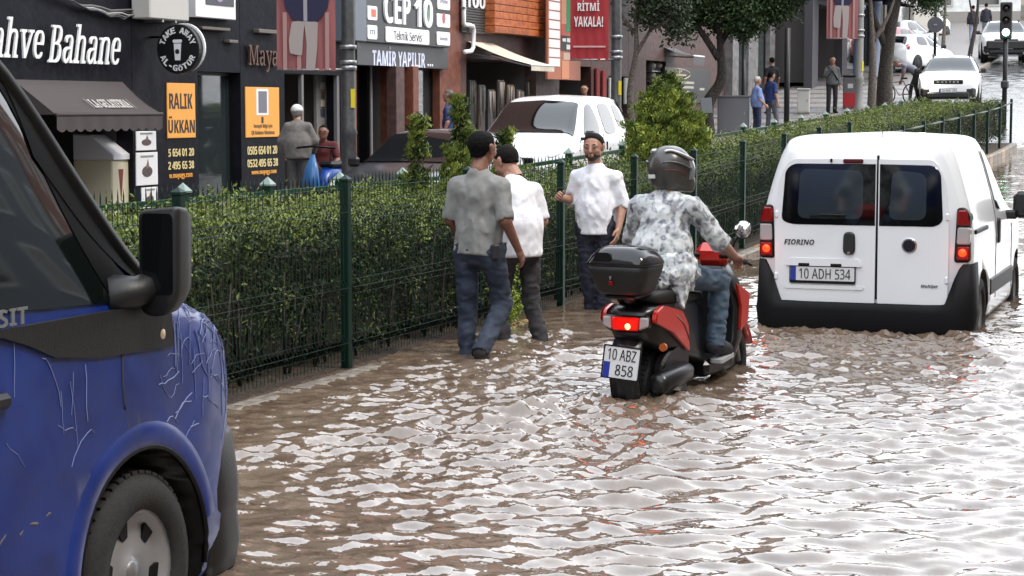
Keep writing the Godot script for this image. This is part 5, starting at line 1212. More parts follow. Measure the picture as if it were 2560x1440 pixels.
	tube(sf, sp, [0.003, 0.007, 0.004, 0.009, 0.005, 0.008, 0.003, 0.007, 0.008, 0.004, 0.006, 0.003], 5); part("scraped_edge", done(sf), mat(Color(0.36, 0.34, 0.33), 0.8), o)
func _lay(s: Shell, c: Array, side: float, off: float, corner: float) -> SurfaceTool:
	var st := new_st(true); lay(st, s, c, side, off, 12, 8, corner); return done(st)

func fiorino(red: Material, clear: Material, hot: Material):
	var o := thing("delivery_van", "white compact delivery van wading away, its tail lights lit", "van", W(15.96, 2.905, ROAD), -A + 0.0)
	var wp: Material = M.white_paint
	var s := Shell.new([[-3.86, 0.34, 0.66, 0.76, 0.50, 0.55, 0.42], [-3.78, 0.24, 0.78, 0.88, 0.70, 0.74, 0.56], [-3.45, 0.2, 0.92, 1.03, 0.82, 0.84, 0.66], [-3.0, 0.2, 0.98, 1.14, 0.84, 0.855, 0.68], [-2.85, 0.2, 0.99, 1.22, 0.84, 0.855, 0.67], [-2.25, 0.2, 1.01, 1.66, 0.84, 0.855, 0.63], [-1.85, 0.2, 1.02, 1.745, 0.845, 0.858, 0.645], [-0.6, 0.2, 1.03, 1.77, 0.845, 0.858, 0.66], [-0.14, 0.2, 1.03, 1.755, 0.845, 0.856, 0.66], [-0.05, 0.22, 1.03, 1.72, 0.82, 0.84, 0.645], [0.0, 0.27, 1.02, 1.66, 0.78, 0.80, 0.615]])
	var cg := CSGCombiner3D.new(); cg.name = "body"; o.add_child(cg, true)
	var cm := CSGMesh3D.new(); cm.mesh = shell_mesh(s, 4, 3).commit(); cm.material = wp; cm.name = "shell"; cg.add_child(cm)
	for az in [-0.70, -3.20]:
		for sd in [-1.0, 1.0]:
			var cy := CSGCylinder3D.new(); cy.operation = CSGShape3D.OPERATION_SUBTRACTION; cy.radius = 0.36; cy.height = 0.5; cy.sides = 36; cy.material = M.black; cy.name = "well"
			cy.rotation.z = PI / 2; cy.position = Vector3(sd * 0.8, 0.31, az); cg.add_child(cy)
			wheel(o, Vector3(sd * 0.755, 0.30, az), 0.30, 0.19, sd, 7)
	var X := func(px: float): return (px - 2166.0) / 306.0
	var Y := func(py: float): return 1.98 - (py - 270.0) / 311.0
	var v2 := func(px: float, py: float): return Vector2(X.call(px), Y.call(py))
	# two doors, unequal; their glass; the gap between them
	var dl := round_poly([v2.call(1950, 752), v2.call(2196, 757), v2.call(2197, 396), v2.call(1985, 397), v2.call(1958, 440), v2.call(1946, 560)], [0.05, 0.01, 0.01, 0.06, 0.1, 0.2], 4)
	var dr := round_poly([v2.call(2203, 757), v2.call(2372, 752), v2.call(2374, 560), v2.call(2362, 440), v2.call(2338, 397), v2.call(2202, 396)], [0.01, 0.05, 0.2, 0.1, 0.06, 0.01], 4)
	var d1 := part("left_door", prismm(dl, -0.02, 0.026, 0.008), wp, o); var d2 := part("right_door", prismm(dr, -0.02, 0.026, 0.008), wp, o)
	var gp := new_st(); box(gp, Vector3(X.call(2199.5), 1.03, 0.004), Vector3(0.018, 1.15, 0.012)); part("door_gap", done(gp), M.black, o)
	var gl := round_poly([v2.call(1963, 552), v2.call(1990, 561), v2.call(2195, 561), v2.call(2195, 408), v2.call(1992, 408), v2.call(1972, 425)], [0.08, 0.05, 0.0, 0.0, 0.05, 0.05], 4)
	var gr := round_poly([v2.call(2205, 561), v2.call(2340, 561), v2.call(2359, 548), v2.call(2352, 428), v2.call(2335, 410), v2.call(2205, 408)], [0.0, 0.05, 0.08, 0.05, 0.05, 0.0], 4)
	var w1 := part("rear_window", prismm(gl, 0.02, 0.031, 0.003), M.glass, d1); var w2 := part("rear_window", prismm(gr, 0.02, 0.031, 0.003), M.glass, d2)
	# opaque grey blue centres laid on the dark bordered panes
	part("pane_centre", prismm(round_poly([v2.call(2003, 545), v2.call(2165, 545), v2.call(2165, 425), v2.call(2010, 420)], 0.07), 0.031, 0.0325), mat(Color(0.16, 0.19, 0.21), 0.06, 0.0, 0.6), w1)
	part("pane_centre", prismm(round_poly([v2.call(2228, 545), v2.call(2318, 545), v2.call(2318, 430), v2.call(2236, 422)], 0.07), 0.031, 0.0325), mat(Color(0.16, 0.19, 0.21), 0.06, 0.0, 0.6), w2)
	part("wiper", tubem([Vector3(X.call(2036), Y.call(540), 0.05), Vector3(X.call(2070), Y.call(535), 0.055), Vector3(X.call(2112), Y.call(537), 0.05)], [0.008, 0.012, 0.012], 6), M.black, o); part("wiper_cap", boxm(Vector3(X.call(2116), Y.call(537), 0.045), Vector3(0.04, 0.03, 0.03), 0.008), M.black, o)
	part("brake_light", boxm(Vector3(X.call(2140), Y.call(401), 0.03), Vector3(0.16, 0.036, 0.03), 0.008), mat(Color(0.30, 0.04, 0.05), 0.2), o)
	part("washer_nozzle", boxm(Vector3(X.call(2086), Y.call(400), 0.03), Vector3(0.018, 0.03, 0.02), 0.004), M.black, o)
	part("aerial", tubem([Vector3(X.call(2202), 1.70, -0.10), Vector3(X.call(2204), 1.80, -0.07)], [0.007, 0.003], 5), M.black, o)
	var hn := part("door_handle", prismm(round_poly([v2.call(2118, 634), v2.call(2148, 634), v2.call(2147, 577), v2.call(2119, 577)], 0.045), 0.022, 0.055, 0.012), M.black_plastic, d1)
	part("key_barrel", prismm(circle(Vector2(X.call(2133), Y.call(629)), 0.012, 12), 0.055, 0.058), M.chrome, hn)
	var em := part("emblem", prismm(circle(Vector2(X.call(2279), Y.call(608)), 0.062, 28), 0.02, 0.036, 0.006), M.chrome, d2)
	part("emblem_disc", prismm(circle(Vector2(X.call(2279), Y.call(608)), 0.050, 28), 0.036, 0.042, 0.006), mat(Color(0.14, 0.13, 0.16), 0.25, 0.5), em)
	letters("FIORINO", Vector3(X.call(2009), Y.call(605), 0.029), 0.24, 0.042, mat(Color(0.28, 0.28, 0.29), 0.3, 0.6), d1, 0.006, "Droid Sans", true, "lettering", Basis(), 0.2)
	letters("Multijet", Vector3(X.call(2329), Y.call(708), 0.029), 0.13, 0.032, mat(Color(0.30, 0.30, 0.31), 0.3, 0.6), d2, 0.005, "Droid Sans", true, "lettering", Basis(), 0.2)
	# number plate recess: a raised hood over it and a shelf
	part("plate_hood", prismm(round_poly([v2.call(1974, 664), v2.call(2166, 664), v2.call(2158, 645), v2.call(1984, 645)], 0.02), 0.02, 0.045, 0.012), wp, d1)
	for px in [2022.0, 2102.0]: part("plate_lamp", boxm(Vector3(X.call(px), Y.call(661), 0.04), Vector3(0.09, 0.024, 0.025), 0.006), M.black, d1)
	plate(d1, Vector3(X.call(2068), Y.call(684), 0.036), Basis(), 0.52, 0.115, ["10 ADH 534"])
	part("plate_holder", boxm(Vector3(X.call(2068), Y.call(704.5), 0.034), Vector3(0.53, 0.022, 0.016)), M.black, d1)
	part("plate_shelf", prismm(round_poly([v2.call(1975, 722), v2.call(2168, 722), v2.call(2172, 712), v2.call(1970, 712)], 0.015), 0.02, 0.034, 0.007), wp, d1)
	for py in [536.0, 692.0]:
		part("hinge", boxm(Vector3(X.call(2369), Y.call(py), 0.02), Vector3(0.03, 0.06, 0.04), 0.01), wp, d2); part("hinge", boxm(Vector3(X.call(1951), Y.call(py), 0.02), Vector3(0.03, 0.06, 0.04), 0.01), wp, d1)
	# tail lamps wrap the corners: red, clear, lit red
	for sd in [-1.0, 1.0]:
		var tl := MeshInstance3D.new(); tl.name = "tail_light"; o.add_child(tl, true)
		tl.mesh = prismm(round_poly([Vector2(0.718 * sd, 0.765), Vector2(0.845 * sd, 0.77), Vector2(0.838 * sd, 1.14), Vector2(0.80 * sd, 1.20), Vector2(0.735 * sd, 1.20)], 0.03), -0.17, 0.018, 0.012).commit(); tl.material_override = M.black
		for q in [[1.055, 1.185, red, "lens"], [0.905, 1.05, clear, "clear_lens"], [0.78, 0.90, red, "lens"]]:
			part(q[3], prismm(round_poly([Vector2(0.732 * sd, q[0]), Vector2(0.842 * sd, q[0]), Vector2((0.842 if q[1] < 1.1 else 0.815) * sd, q[1]), Vector2(0.738 * sd, q[1])], 0.025), -0.165, 0.027, 0.014), q[2], tl)
		var bl := new_st(true); lathe(bl, Vector3(0.785 * sd, 0.845, 0.024), Vector3(0, 0, 1), [[0.034, 0.0], [0.028, 0.008], [0.0, 0.011]], 14); part("lit_bulb", done(bl), hot, tl)
		lamp_glow(o, Vector3(0.785 * sd, 0.845, 0.09), Color(1.0, 0.2, 0.08), 0.002, 0.04)
		# side: window, mirror, rail, handle, trim
		lay_part("side_window", s, [[-2.52, 4.25], [-1.62, 4.2], [-1.66, 5.75], [-2.0, 5.75]], sd, 0.007, M.glass, o, 0.1)
		var ss := new_st(true); seam(ss, s, [[-1.52, 2.3], [-1.52, 4.2], [-1.58, 6.0]], sd); seam(ss, s, [[-2.75, 2.3], [-2.7, 4.1]], sd); part("door_gap", done(ss), M.black, o).set_meta("kind", "stuff")
		part("slide_rail", boxm(Vector3(sd * 0.862, 1.0, -0.52), Vector3(0.02, 0.035, 0.75), 0.006), M.black, o)
		part("door_handle", prismm(round_poly(rect(-0.05, -0.11, 0.05, 0.11), 0.045), 0, 0.03, 0.01, Transform3D(Basis(Vector3(0, 0, -sd), Vector3.UP, Vector3(sd, 0, 0)), Vector3(sd * 0.85, 0.93, -1.66))), M.black_plastic, o)
		part("sill_trim", boxm(Vector3(sd * 0.862, 0.48, -1.95), Vector3(0.022, 0.14, 1.6), 0.008), M.black_plastic, o)
		var mir := part("wing_mirror", boxm(Vector3(sd * 1.0, 1.12, -2.42), Vector3(0.2, 0.24, 0.13), 0.05), M.black_plastic, o); part("mirror_arm", boxm(Vector3(sd * 0.885, 1.03, -2.42), Vector3(0.12, 0.08, 0.10), 0.02), M.black_plastic, mir)
		part("mirror_glass", boxm(Vector3(sd * 1.0, 1.12, -2.353), Vector3(0.15, 0.18, 0.004)), mat(Color(0.25, 0.26, 0.27), 0.05, 0.8), mir)
		var mf := new_st(); box(mf, Vector3(sd * 0.74, 0.16, -0.28), Vector3(0.2, 0.32, 0.012)); part("mud_flap", done(mf), M.rubber, o)
	var wg := new_st(true)
	for sd in [1.0, -1.0]: lay(wg, s, [[-2.84, 5.3], [-2.88, 8.0], [-2.26, 8.0], [-2.3, 6.15]], sd, 0.006, 8, 6, 0.0)
	part("windscreen", done(wg), M.glass, o)
	# rear bumper with upright corners
	var bm := new_st(true); var br := []
	for i in 33:
		var k := i / 32.0 * 2.0 - 1.0; var an := clampf((absf(k) - 0.62) / 0.18, 0.0, 1.0) * PI / 2
		var x := minf(absf(k) / 0.62, 1.0) * 0.72 + sin(an) * 0.145; var z := 0.045 - (1.0 - cos(an)) * 0.16 - maxf(absf(k) - 0.80, 0.0) * 0.8
		var out := Vector3(sin(an) * signf(k), 0, cos(an)); var top := 0.425 + 0.33 * smoothstep(0.575, 0.66, absf(k)); var ring := []
		for q in [[-0.05, 0.17], [0.0, 0.17], [0.012, 0.22], [0.03, 0.36], [0.022, 0.405], [0.006, top], [-0.05, top]]: ring.append(Vector3(x * signf(k), q[1], z) + out * q[0])
		br.append(ring)
	loft(bm, br); part("bumper", done(bm), mat(Color(0.05, 0.05, 0.06), 0.6, 0.0, 0.3), o)

func scooter(red: Material, clear: Material, hot: Material):
	var o := thing("motor_scooter", "black and red motor scooter with a top box wading through flood", "scooter", W(12.05, 3.50, ROAD), -A - 0.13)
	var bk := mat(Color(0.055, 0.055, 0.062), 0.3); var rp := paint(Color(0.70, 0.115, 0.06), 0.3)
	# origin: under the rear axle; forward is -z; wheels 1.25 apart
	wheel(o, Vector3(0.0, 0.25, 0.0), 0.25, 0.11, 1.0, 5, M.black); wheel(o, Vector3(0.0, 0.25, -1.25), 0.25, 0.10, 1.0, 5, M.black)
	# tail body: a lofted hull from the lamp to under the seat
	var st := new_st(true); var rings := []
	for r in [[0.42, 0.04, 0.60, 0.74, 0.12], [0.40, 0.10, 0.56, 0.76, 0.145], [0.25, 0.15, 0.50, 0.78, 0.16], [0.0, 0.17, 0.44, 0.79, 0.16], [-0.3, 0.17, 0.38, 0.78, 0.15], [-0.48, 0.15, 0.32, 0.74, 0.12], [-0.54, 0.10, 0.30, 0.60, 0.08]]:
		var ring := []
		for p in round_poly([Vector2(-r[1], r[2]), Vector2(r[1], r[2]), Vector2(r[4], r[3]), Vector2(-r[4], r[3])], 0.06, 3): ring.append(Vector3(p.x, p.y, r[0]))
		rings.append(ring)
	loft(st, rings); part("tail_body", done(st), bk, o)
	for sd in [-1.0, 1.0]:
		var pn := prismm(round_poly([Vector2(-0.36, 0.745), Vector2(-0.26, 0.775), Vector2(0.02, 0.72), Vector2(0.12, 0.62), Vector2(0.14, 0.45), Vector2(-0.12, 0.60), Vector2(-0.38, 0.68)], 0.02, 2), 0.0, 0.035, 0.015, Transform3D(Basis(Vector3(0, 0, -1), Vector3.UP, Vector3(sd, 0, 0)), Vector3(sd * 0.155, 0, 0.02)))
		var side := part("side_panel", pn, rp, o)
		part("stripe", tubem([Vector3(sd * 0.193, 0.70, 0.10), Vector3(sd * 0.193, 0.64, -0.02), Vector3(sd * 0.193, 0.52, -0.12)], 0.004, 4), mat(Color(0.55, 0.5, 0.48), 0.4), side)
	# seat
	st = new_st(true); rings = []
	for r in [[0.30, 0.10, 0.80, 0.83], [0.26, 0.145, 0.77, 0.86], [0.0, 0.16, 0.76, 0.86], [-0.2, 0.16, 0.75, 0.82], [-0.5, 0.12, 0.74, 0.80], [-0.6, 0.07, 0.73, 0.77]]:
		var ring := []
		for p in round_poly(rect(-r[1], r[2], r[1], r[3]), 0.04, 3): ring.append(Vector3(p.x, p.y, r[0]))
		rings.append(ring)
	loft(st, rings); part("seat", done(st), mat(Color(0.05, 0.05, 0.055), 0.6), o)
	# rear lamp cluster
	var lm := part("rear_lamp", prismm(round_poly([Vector2(-0.155, 0.65), Vector2(-0.10, 0.615), Vector2(0.10, 0.615), Vector2(0.155, 0.65), Vector2(0.15, 0.72), Vector2(-0.15, 0.72)], 0.02), 0.40, 0.44, 0.012), bk, o)
	part("stop_lens", prismm(round_poly([Vector2(-0.085, 0.63), Vector2(0.085, 0.63), Vector2(0.09, 0.71), Vector2(-0.09, 0.71)], 0.015), 0.44, 0.456, 0.008), glow(Color(0.75, 0.06, 0.04), 0.25), lm)
	var bl := new_st(true); lathe(bl, Vector3(0.02, 0.655, 0.455), Vector3(0, 0, 1), [[0.02, 0.0], [0.015, 0.006], [0, 0.008]], 12); part("lit_bulb", done(bl), glow(Color(1.0, 0.55, 0.35), 2.2), lm)
	lamp_glow(o, Vector3(0.02, 0.66, 0.52), Color(1.0, 0.25, 0.1), 0.002, 0.04)
	for sd in [-1.0, 1.0]: part("indicator", prismm(round_poly([Vector2(0.092 * sd, 0.632), Vector2(0.15 * sd, 0.655), Vector2(0.15 * sd, 0.712), Vector2(0.096 * sd, 0.712)], 0.012), 0.43, 0.454, 0.008), clear, lm)
	# mudguard, plate, reflector
	st = new_st(true); rings = []
	for r in [[0.38, 0.60, 0.09], [0.45, 0.50, 0.10], [0.47, 0.36, 0.10], [0.44, 0.22, 0.095], [0.40, 0.10, 0.085]]:
		rings.append([Vector3(-r[2], r[1], r[0]), Vector3(r[2], r[1], r[0]), Vector3(r[2], r[1] - 0.005, r[0] - 0.025), Vector3(-r[2], r[1] - 0.005, r[0] - 0.025)])
	loft(st, rings); part("mudguard", done(st), bk, o)
	plate(o, Vector3(0.0, 0.435, 0.50), Basis(Vector3(0, 0, 1), -0.07) * Basis(Vector3(1, 0, 0), -0.12), 0.235, 0.19, ["10 ABZ", "858"])
	part("reflector", prismm(circle(Vector2(0.22, 0.53), 0.025, 12), 0.36, 0.38), mat(Color(0.62, 0.30, 0.10), 0.3), o)
	for sd in [-1.0, 1.0]:                                                # exhaust side and the rag-like splash guard
		st = new_st(true); lathe(st, Vector3(sd * 0.19, 0.30, 0.40), Vector3(0, 0.08, -1).normalized(), [[0.0, 0], [0.05, 0.0], [0.07, 0.04], [0.07, 0.42], [0.04, 0.5]], 14)
		if sd > 0: part("exhaust", done(st), bk, o)
	part("drive_cover", prismm(round_poly([Vector2(-0.20, 0.16), Vector2(0.36, 0.14), Vector2(0.44, 0.30), Vector2(0.2, 0.42), Vector2(-0.22, 0.40)], 0.06, 3), -0.2, -0.1, 0.03, Transform3D(Basis(Vector3(0, 0, -1), Vector3.UP, Vector3(1, 0, 0)), Vector3.ZERO)), bk, o)
	part("splash_guard", prismm(round_poly([Vector2(-0.30, 0.12), Vector2(0.10, 0.10), Vector2(0.16, 0.46), Vector2(-0.05, 0.50), Vector2(-0.22, 0.42)], 0.05, 3), 0.1, 0.17, 0.03, Transform3D(Basis(Vector3(0, 0, -1), Vector3.UP, Vector3(1, 0, 0)), Vector3.ZERO)), bk, o)
	# floor board, leg shield, front fender, handlebar, lamp head, mirrors
	part("floor_board", boxm(Vector3(0, 0.30, -0.72), Vector3(0.34, 0.10, 0.5), 0.03), bk, o)
	st = new_st(true); rings = []
	for r in [[0.28, -0.92, 0.17, 0.06], [0.45, -1.02, 0.19, 0.08], [0.65, -1.06, 0.185, 0.09], [0.82, -1.04, 0.15, 0.10], [0.93, -1.0, 0.10, 0.08]]:
		var ring := []
		for p in round_poly(rect(-r[2], -r[3], r[2], r[3]), 0.05, 3): ring.append(Vector3(p.x, r[0], r[1] + p.y + absf(p.x) * 0.25))
		rings.append(ring)
	loft(st, rings); part("leg_shield", done(st), bk, o)
	for sd in [-1.0, 1.0]: part("shield_panel", prismm(round_poly([Vector2(0.90, 0.82), Vector2(0.98, 0.66), Vector2(0.96, 0.50), Vector2(1.10, 0.56), Vector2(1.12, 0.74)], 0.015, 2), 0.0, 0.02, 0.008, Transform3D(Basis(Vector3(0, 0, -1), Vector3.UP, Vector3(sd, 0, 0)), Vector3(sd * 0.185, 0, 0))), rp, o)
	st = new_st(true); var fp := []
	for i in 12: fp.append(Vector3(0, 0.25 + sin(deg_to_rad(20.0 + i * 14.0)) * 0.30, -1.25 - cos(deg_to_rad(20.0 + i * 14.0)) * 0.30))
	tube(st, fp, 0.075, 8, 0.35); part("front_mudguard", done(st), rp, o)
	for sd in [-1.0, 1.0]: part("fork", tubem([Vector3(sd * 0.075, 0.26, -1.25), Vector3(sd * 0.075, 0.62, -1.12)], 0.02, 7), M.steel, o)
	part("lamp_head", boxm(Vector3(0, 1.0, -0.98), Vector3(0.24, 0.16, 0.16), 0.05), rp, o)
	var hb := part("handlebar", tubem([Vector3(-0.28, 0.985, -0.76), Vector3(-0.14, 1.0, -0.90), Vector3(0, 1.0, -0.93), Vector3(0.14, 1.0, -0.90), Vector3(0.28, 0.985, -0.76)], 0.017, 8), M.black, o)
	for sd in [-1.0, 1.0]:
		part("grip", tubem([Vector3(sd * 0.20, 0.992, -0.845), Vector3(sd * 0.33, 0.98, -0.71)], 0.019, 8), M.rubber, hb)
		part("brake_lever", tubem([Vector3(sd * 0.19, 0.99, -0.90), Vector3(sd * 0.28, 0.975, -0.83), Vector3(sd * 0.36, 0.96, -0.74)], 0.008, 6), M.black, hb)
		var ms := part("mirror_stem", tubem([Vector3(sd * 0.14, 1.01, -0.90), Vector3(sd * 0.18, 1.10, -0.91), Vector3(sd * 0.22, 1.16, -0.90)], 0.007, 6), M.black, o)
		st = new_st(true); lathe(st, Vector3(sd * 0.24, 1.18, -0.90), Vector3(0.1, 0.1, 1).normalized(), [[0.0, -0.02], [0.04, -0.018], [0.062, 0.0], [0.06, 0.008]], 18); part("mirror_case", done(st), M.black, ms)
		st = new_st(true); lathe(st, Vector3(sd * 0.24, 1.18, -0.90), Vector3(0.1, 0.1, 1).normalized(), [[0.057, 0.008], [0.057, 0.011], [0.0, 0.011]], 18); part("mirror_glass", done(st), mat(Color(0.75, 0.75, 0.75), 0.05, 0.9), ms)
	# luggage rack and top box
	part("rack", boxm(Vector3(0, 0.84, 0.38), Vector3(0.2, 0.03, 0.3), 0.01), bk, o); part("rack_strut", tubem([Vector3(0, 0.76, 0.28), Vector3(0, 0.83, 0.42)], 0.03, 6), bk, o)
	var tb := thing("top_box", "black plastic top box with glossy lid on the scooter's rack", "box", o.position + Basis(Vector3.UP, -A - 0.13) * Vector3(0, 0.857, 0.44), -A - 0.13)
	tb.scale = Vector3.ONE * 0.9
	st = new_st(true); rings = []
	for r in [[0.0, 0.155, 0.13], [0.02, 0.175, 0.15], [0.15, 0.215, 0.185], [0.19, 0.222, 0.192]]:
		var ring := []
		for p in round_poly(rect(-r[1], -r[2], r[1], r[2]), 0.09, 4): ring.append(Vector3(p.x, r[0], p.y))
		rings.append(ring)
	loft(st, rings); part("tray", done(st), M.black_plastic, tb)
	st = new_st(true); rings = []
	for r in [[0.195, 0.226, 0.196], [0.215, 0.226, 0.196], [0.26, 0.20, 0.18], [0.30, 0.165, 0.15], [0.318, 0.13, 0.12], [0.322, 0.06, 0.06]]:
		var ring := []
		for p in round_poly(rect(-r[1], -r[2], r[1], r[2]), 0.09, 4): ring.append(Vector3(p.x, r[0], p.y))
		rings.append(ring)
	loft(st, rings); part("lid", done(st), mat(Color(0.07, 0.07, 0.08), 0.12), tb)
	part("lid_panel", prismm(round_poly([Vector2(-0.16, 0.228), Vector2(-0.02, 0.228), Vector2(-0.03, 0.285), Vector2(-0.13, 0.285)], 0.02), 0.16, 0.195, 0.01), mat(Color(0.05, 0.05, 0.06), 0.25), tb)
	part("latch", boxm(Vector3(-0.03, 0.08, 0.176), Vector3(0.03, 0.03, 0.02), 0.005), red, tb)
	part("key_barrel", boxm(Vector3(-0.03, 0.115, 0.185), Vector3(0.012, 0.02, 0.012), 0.003), M.chrome, tb)
func delivery_scooter():
	var q := at_px(812, 470, 31.6)
	var o := thing("parked_scooter", "blue and white scooter parked beside the man in the grey jacket", "scooter", W(q.x, q.y, base_h(q.x)), PI - 0.35)
	wheel(o, Vector3(0, 0.25, 0.6), 0.25, 0.1, 1.0, 5); wheel(o, Vector3(0, 0.25, -0.6), 0.25, 0.1, 1.0, 5)
	var st := new_st(true); tube(st, [Vector3(0, 0.45, 0.7), Vector3(0, 0.6, 0.5), Vector3(0, 0.62, 0.1), Vector3(0, 0.35, -0.15)], [0.08, 0.15, 0.14, 0.08], 10); part("tail_body", done(st), mat(Color(0.08, 0.25, 0.55), 0.3), o)
	part("seat", boxm(Vector3(0, 0.78, 0.35), Vector3(0.26, 0.1, 0.65), 0.04), M.black, o); part("floor_board", boxm(Vector3(0, 0.3, -0.25), Vector3(0.3, 0.08, 0.45), 0.02), M.black, o)
	st = new_st(true); tube(st, [Vector3(0, 0.3, -0.42), Vector3(0, 0.5, -0.52), Vector3(0, 0.72, -0.48), Vector3(0, 0.95, -0.42)], [0.12, 0.16, 0.12, 0.03], 10, 0.5); part("leg_shield", done(st), mat(Color(0.20, 0.38, 0.58), 0.3), o)
	part("handlebar", tubem([Vector3(-0.33, 1.05, -0.3), Vector3(0, 1.08, -0.42), Vector3(0.33, 1.05, -0.3)], 0.018, 7), M.black, o)

# ---------- people. Own axes: x to the person's right, y up from the ground they stand on, -z ahead.
func pose(over := {}) -> Dictionary:
	var j := {pelvis = Vector3(0, 0.95, 0), belly = Vector3(0, 1.10, -0.01), chest = Vector3(0, 1.31, 0), neck = Vector3(0, 1.49, 0.01), head = Vector3(0, 1.635, -0.02),
		sr = Vector3(0.165, 1.375, 0), er = Vector3(0.225, 1.12, 0.03), wr = Vector3(0.235, 0.88, -0.05), sl = Vector3(-0.165, 1.375, 0), el = Vector3(-0.225, 1.12, 0.03), wl = Vector3(-0.235, 0.88, -0.05),
		hr = Vector3(0.095, 0.92, 0), kr = Vector3(0.105, 0.50, -0.02), ar = Vector3(0.105, 0.09, 0.03), tr = Vector3(0.125, 0.035, -0.16), hl = Vector3(-0.095, 0.92, 0), kl = Vector3(-0.105, 0.50, -0.02), al = Vector3(-0.105, 0.09, 0.03), tl = Vector3(-0.125, 0.035, -0.16)}
	for k in over: j[k] = over[k]
	return j
func span(j: Dictionary, keys: Array, m: float) -> Array:
	var lo := Vector3.INF; var hi := -Vector3.INF
	for k in keys: lo = lo.min(j[k]); hi = hi.max(j[k])
	return [lo - Vector3.ONE * m, hi + Vector3.ONE * m]
var wrink := FastNoiseLite.new()
func hand(st: SurfaceTool, w: Vector3, dir: Vector3, palm: Vector3, right: float, curl: float, cell := 0.0055):
	# hand axes: y along the fingers, z out of the palm, x towards the thumb
	var y := dir.normalized(); var z := (palm - y * palm.dot(y)).normalized(); var x := y.cross(z) * right
	var f := Transform3D(Basis(x, y, z), w)
	var g := Field.new(Vector3(-0.06, -0.045, -0.04), Vector3(0.09, 0.20, 0.10), cell)
	g.cap(Vector3(0, -0.035, 0), Vector3(0, 0.02, 0), 0.026, 0.026, 0.02, 0.8)
	g.cap(Vector3(0.018, 0.025, 0), Vector3(0.022, 0.075, 0), 0.022, 0.02, 0.02, 0.65); g.cap(Vector3(-0.016, 0.025, 0), Vector3(-0.02, 0.072, 0), 0.022, 0.019, 0.02, 0.65)
	for i in 4:
		var a := Vector3(0.030 - i * 0.020, 0.082 - 0.004 * absf(i - 1.2), 0.0); var ln: float = [0.040, 0.045, 0.042, 0.033][i]; var an := curl * (0.8 + 0.12 * i); var p := a
		for s in 3:
			var q: Vector3 = p + Vector3((1.0 - i) * 0.002, cos(an), sin(an)) * ln * [1.0, 0.68, 0.55][s]
			g.cap(p, q, 0.0095 - s * 0.001, 0.0085 - s * 0.001, 0.004); p = q; an += curl * 0.85
	var t0 := Vector3(0.026, 0.018, 0.004)
	g.cap(t0, Vector3(0.052, 0.052, 0.016), 0.015, 0.012, 0.01); g.cap(Vector3(0.052, 0.052, 0.016), Vector3(0.058, 0.085, 0.024), 0.011, 0.009, 0.004)
	g.mesh(st, f)
func head_field(cell: float) -> Field:
	var g := Field.new(Vector3(-0.115, -0.15, -0.15), Vector3(0.115, 0.145, 0.13), cell)
	g.cap(Vector3(0, 0.038, -0.008), Vector3(0, 0.040, 0.028), 0.082, 0.084, 0.02)
	g.cap(Vector3(0, 0.0, -0.035), Vector3(0, -0.075, -0.048), 0.066, 0.040, 0.03)
	g.cap(Vector3(-0.035, -0.055, -0.02), Vector3(0.035, -0.055, -0.02), 0.035, 0.035, 0.03)
	g.cap(Vector3(0, -0.16, 0.03), Vector3(0, -0.04, 0.015), 0.056, 0.056, 0.03)
	if cell < 0.01:
		g.cap(Vector3(-0.042, 0.022, -0.084), Vector3(0.042, 0.022, -0.084), 0.014, 0.014, 0.015)
		for s in [-1.0, 1.0]:
			g.carve(Vector3(s * 0.032, 0.002, -0.118), Vector3(s * 0.036, 0.002, -0.116), 0.016, 0.015)
			g.cap(Vector3(s * 0.045, -0.025, -0.068), Vector3(s * 0.05, -0.03, -0.05), 0.022, 0.02, 0.02)
		g.cap(Vector3(0, 0.012, -0.098), Vector3(0, -0.030, -0.114), 0.010, 0.014, 0.012); g.cap(Vector3(-0.013, -0.034, -0.104), Vector3(0.013, -0.034, -0.104), 0.009, 0.009, 0.006)
		g.cap(Vector3(-0.02, -0.060, -0.092), Vector3(0.02, -0.060, -0.092), 0.007, 0.007, 0.006); g.cap(Vector3(-0.017, -0.070, -0.090), Vector3(0.017, -0.070, -0.090), 0.008, 0.008, 0.005)
	for s in [-1.0, 1.0]: g.cap(Vector3(s * 0.083, -0.022, 0.008), Vector3(s * 0.089, 0.022, 0.016), 0.014, 0.019, 0.006, 1.0, 0.55)
	return g
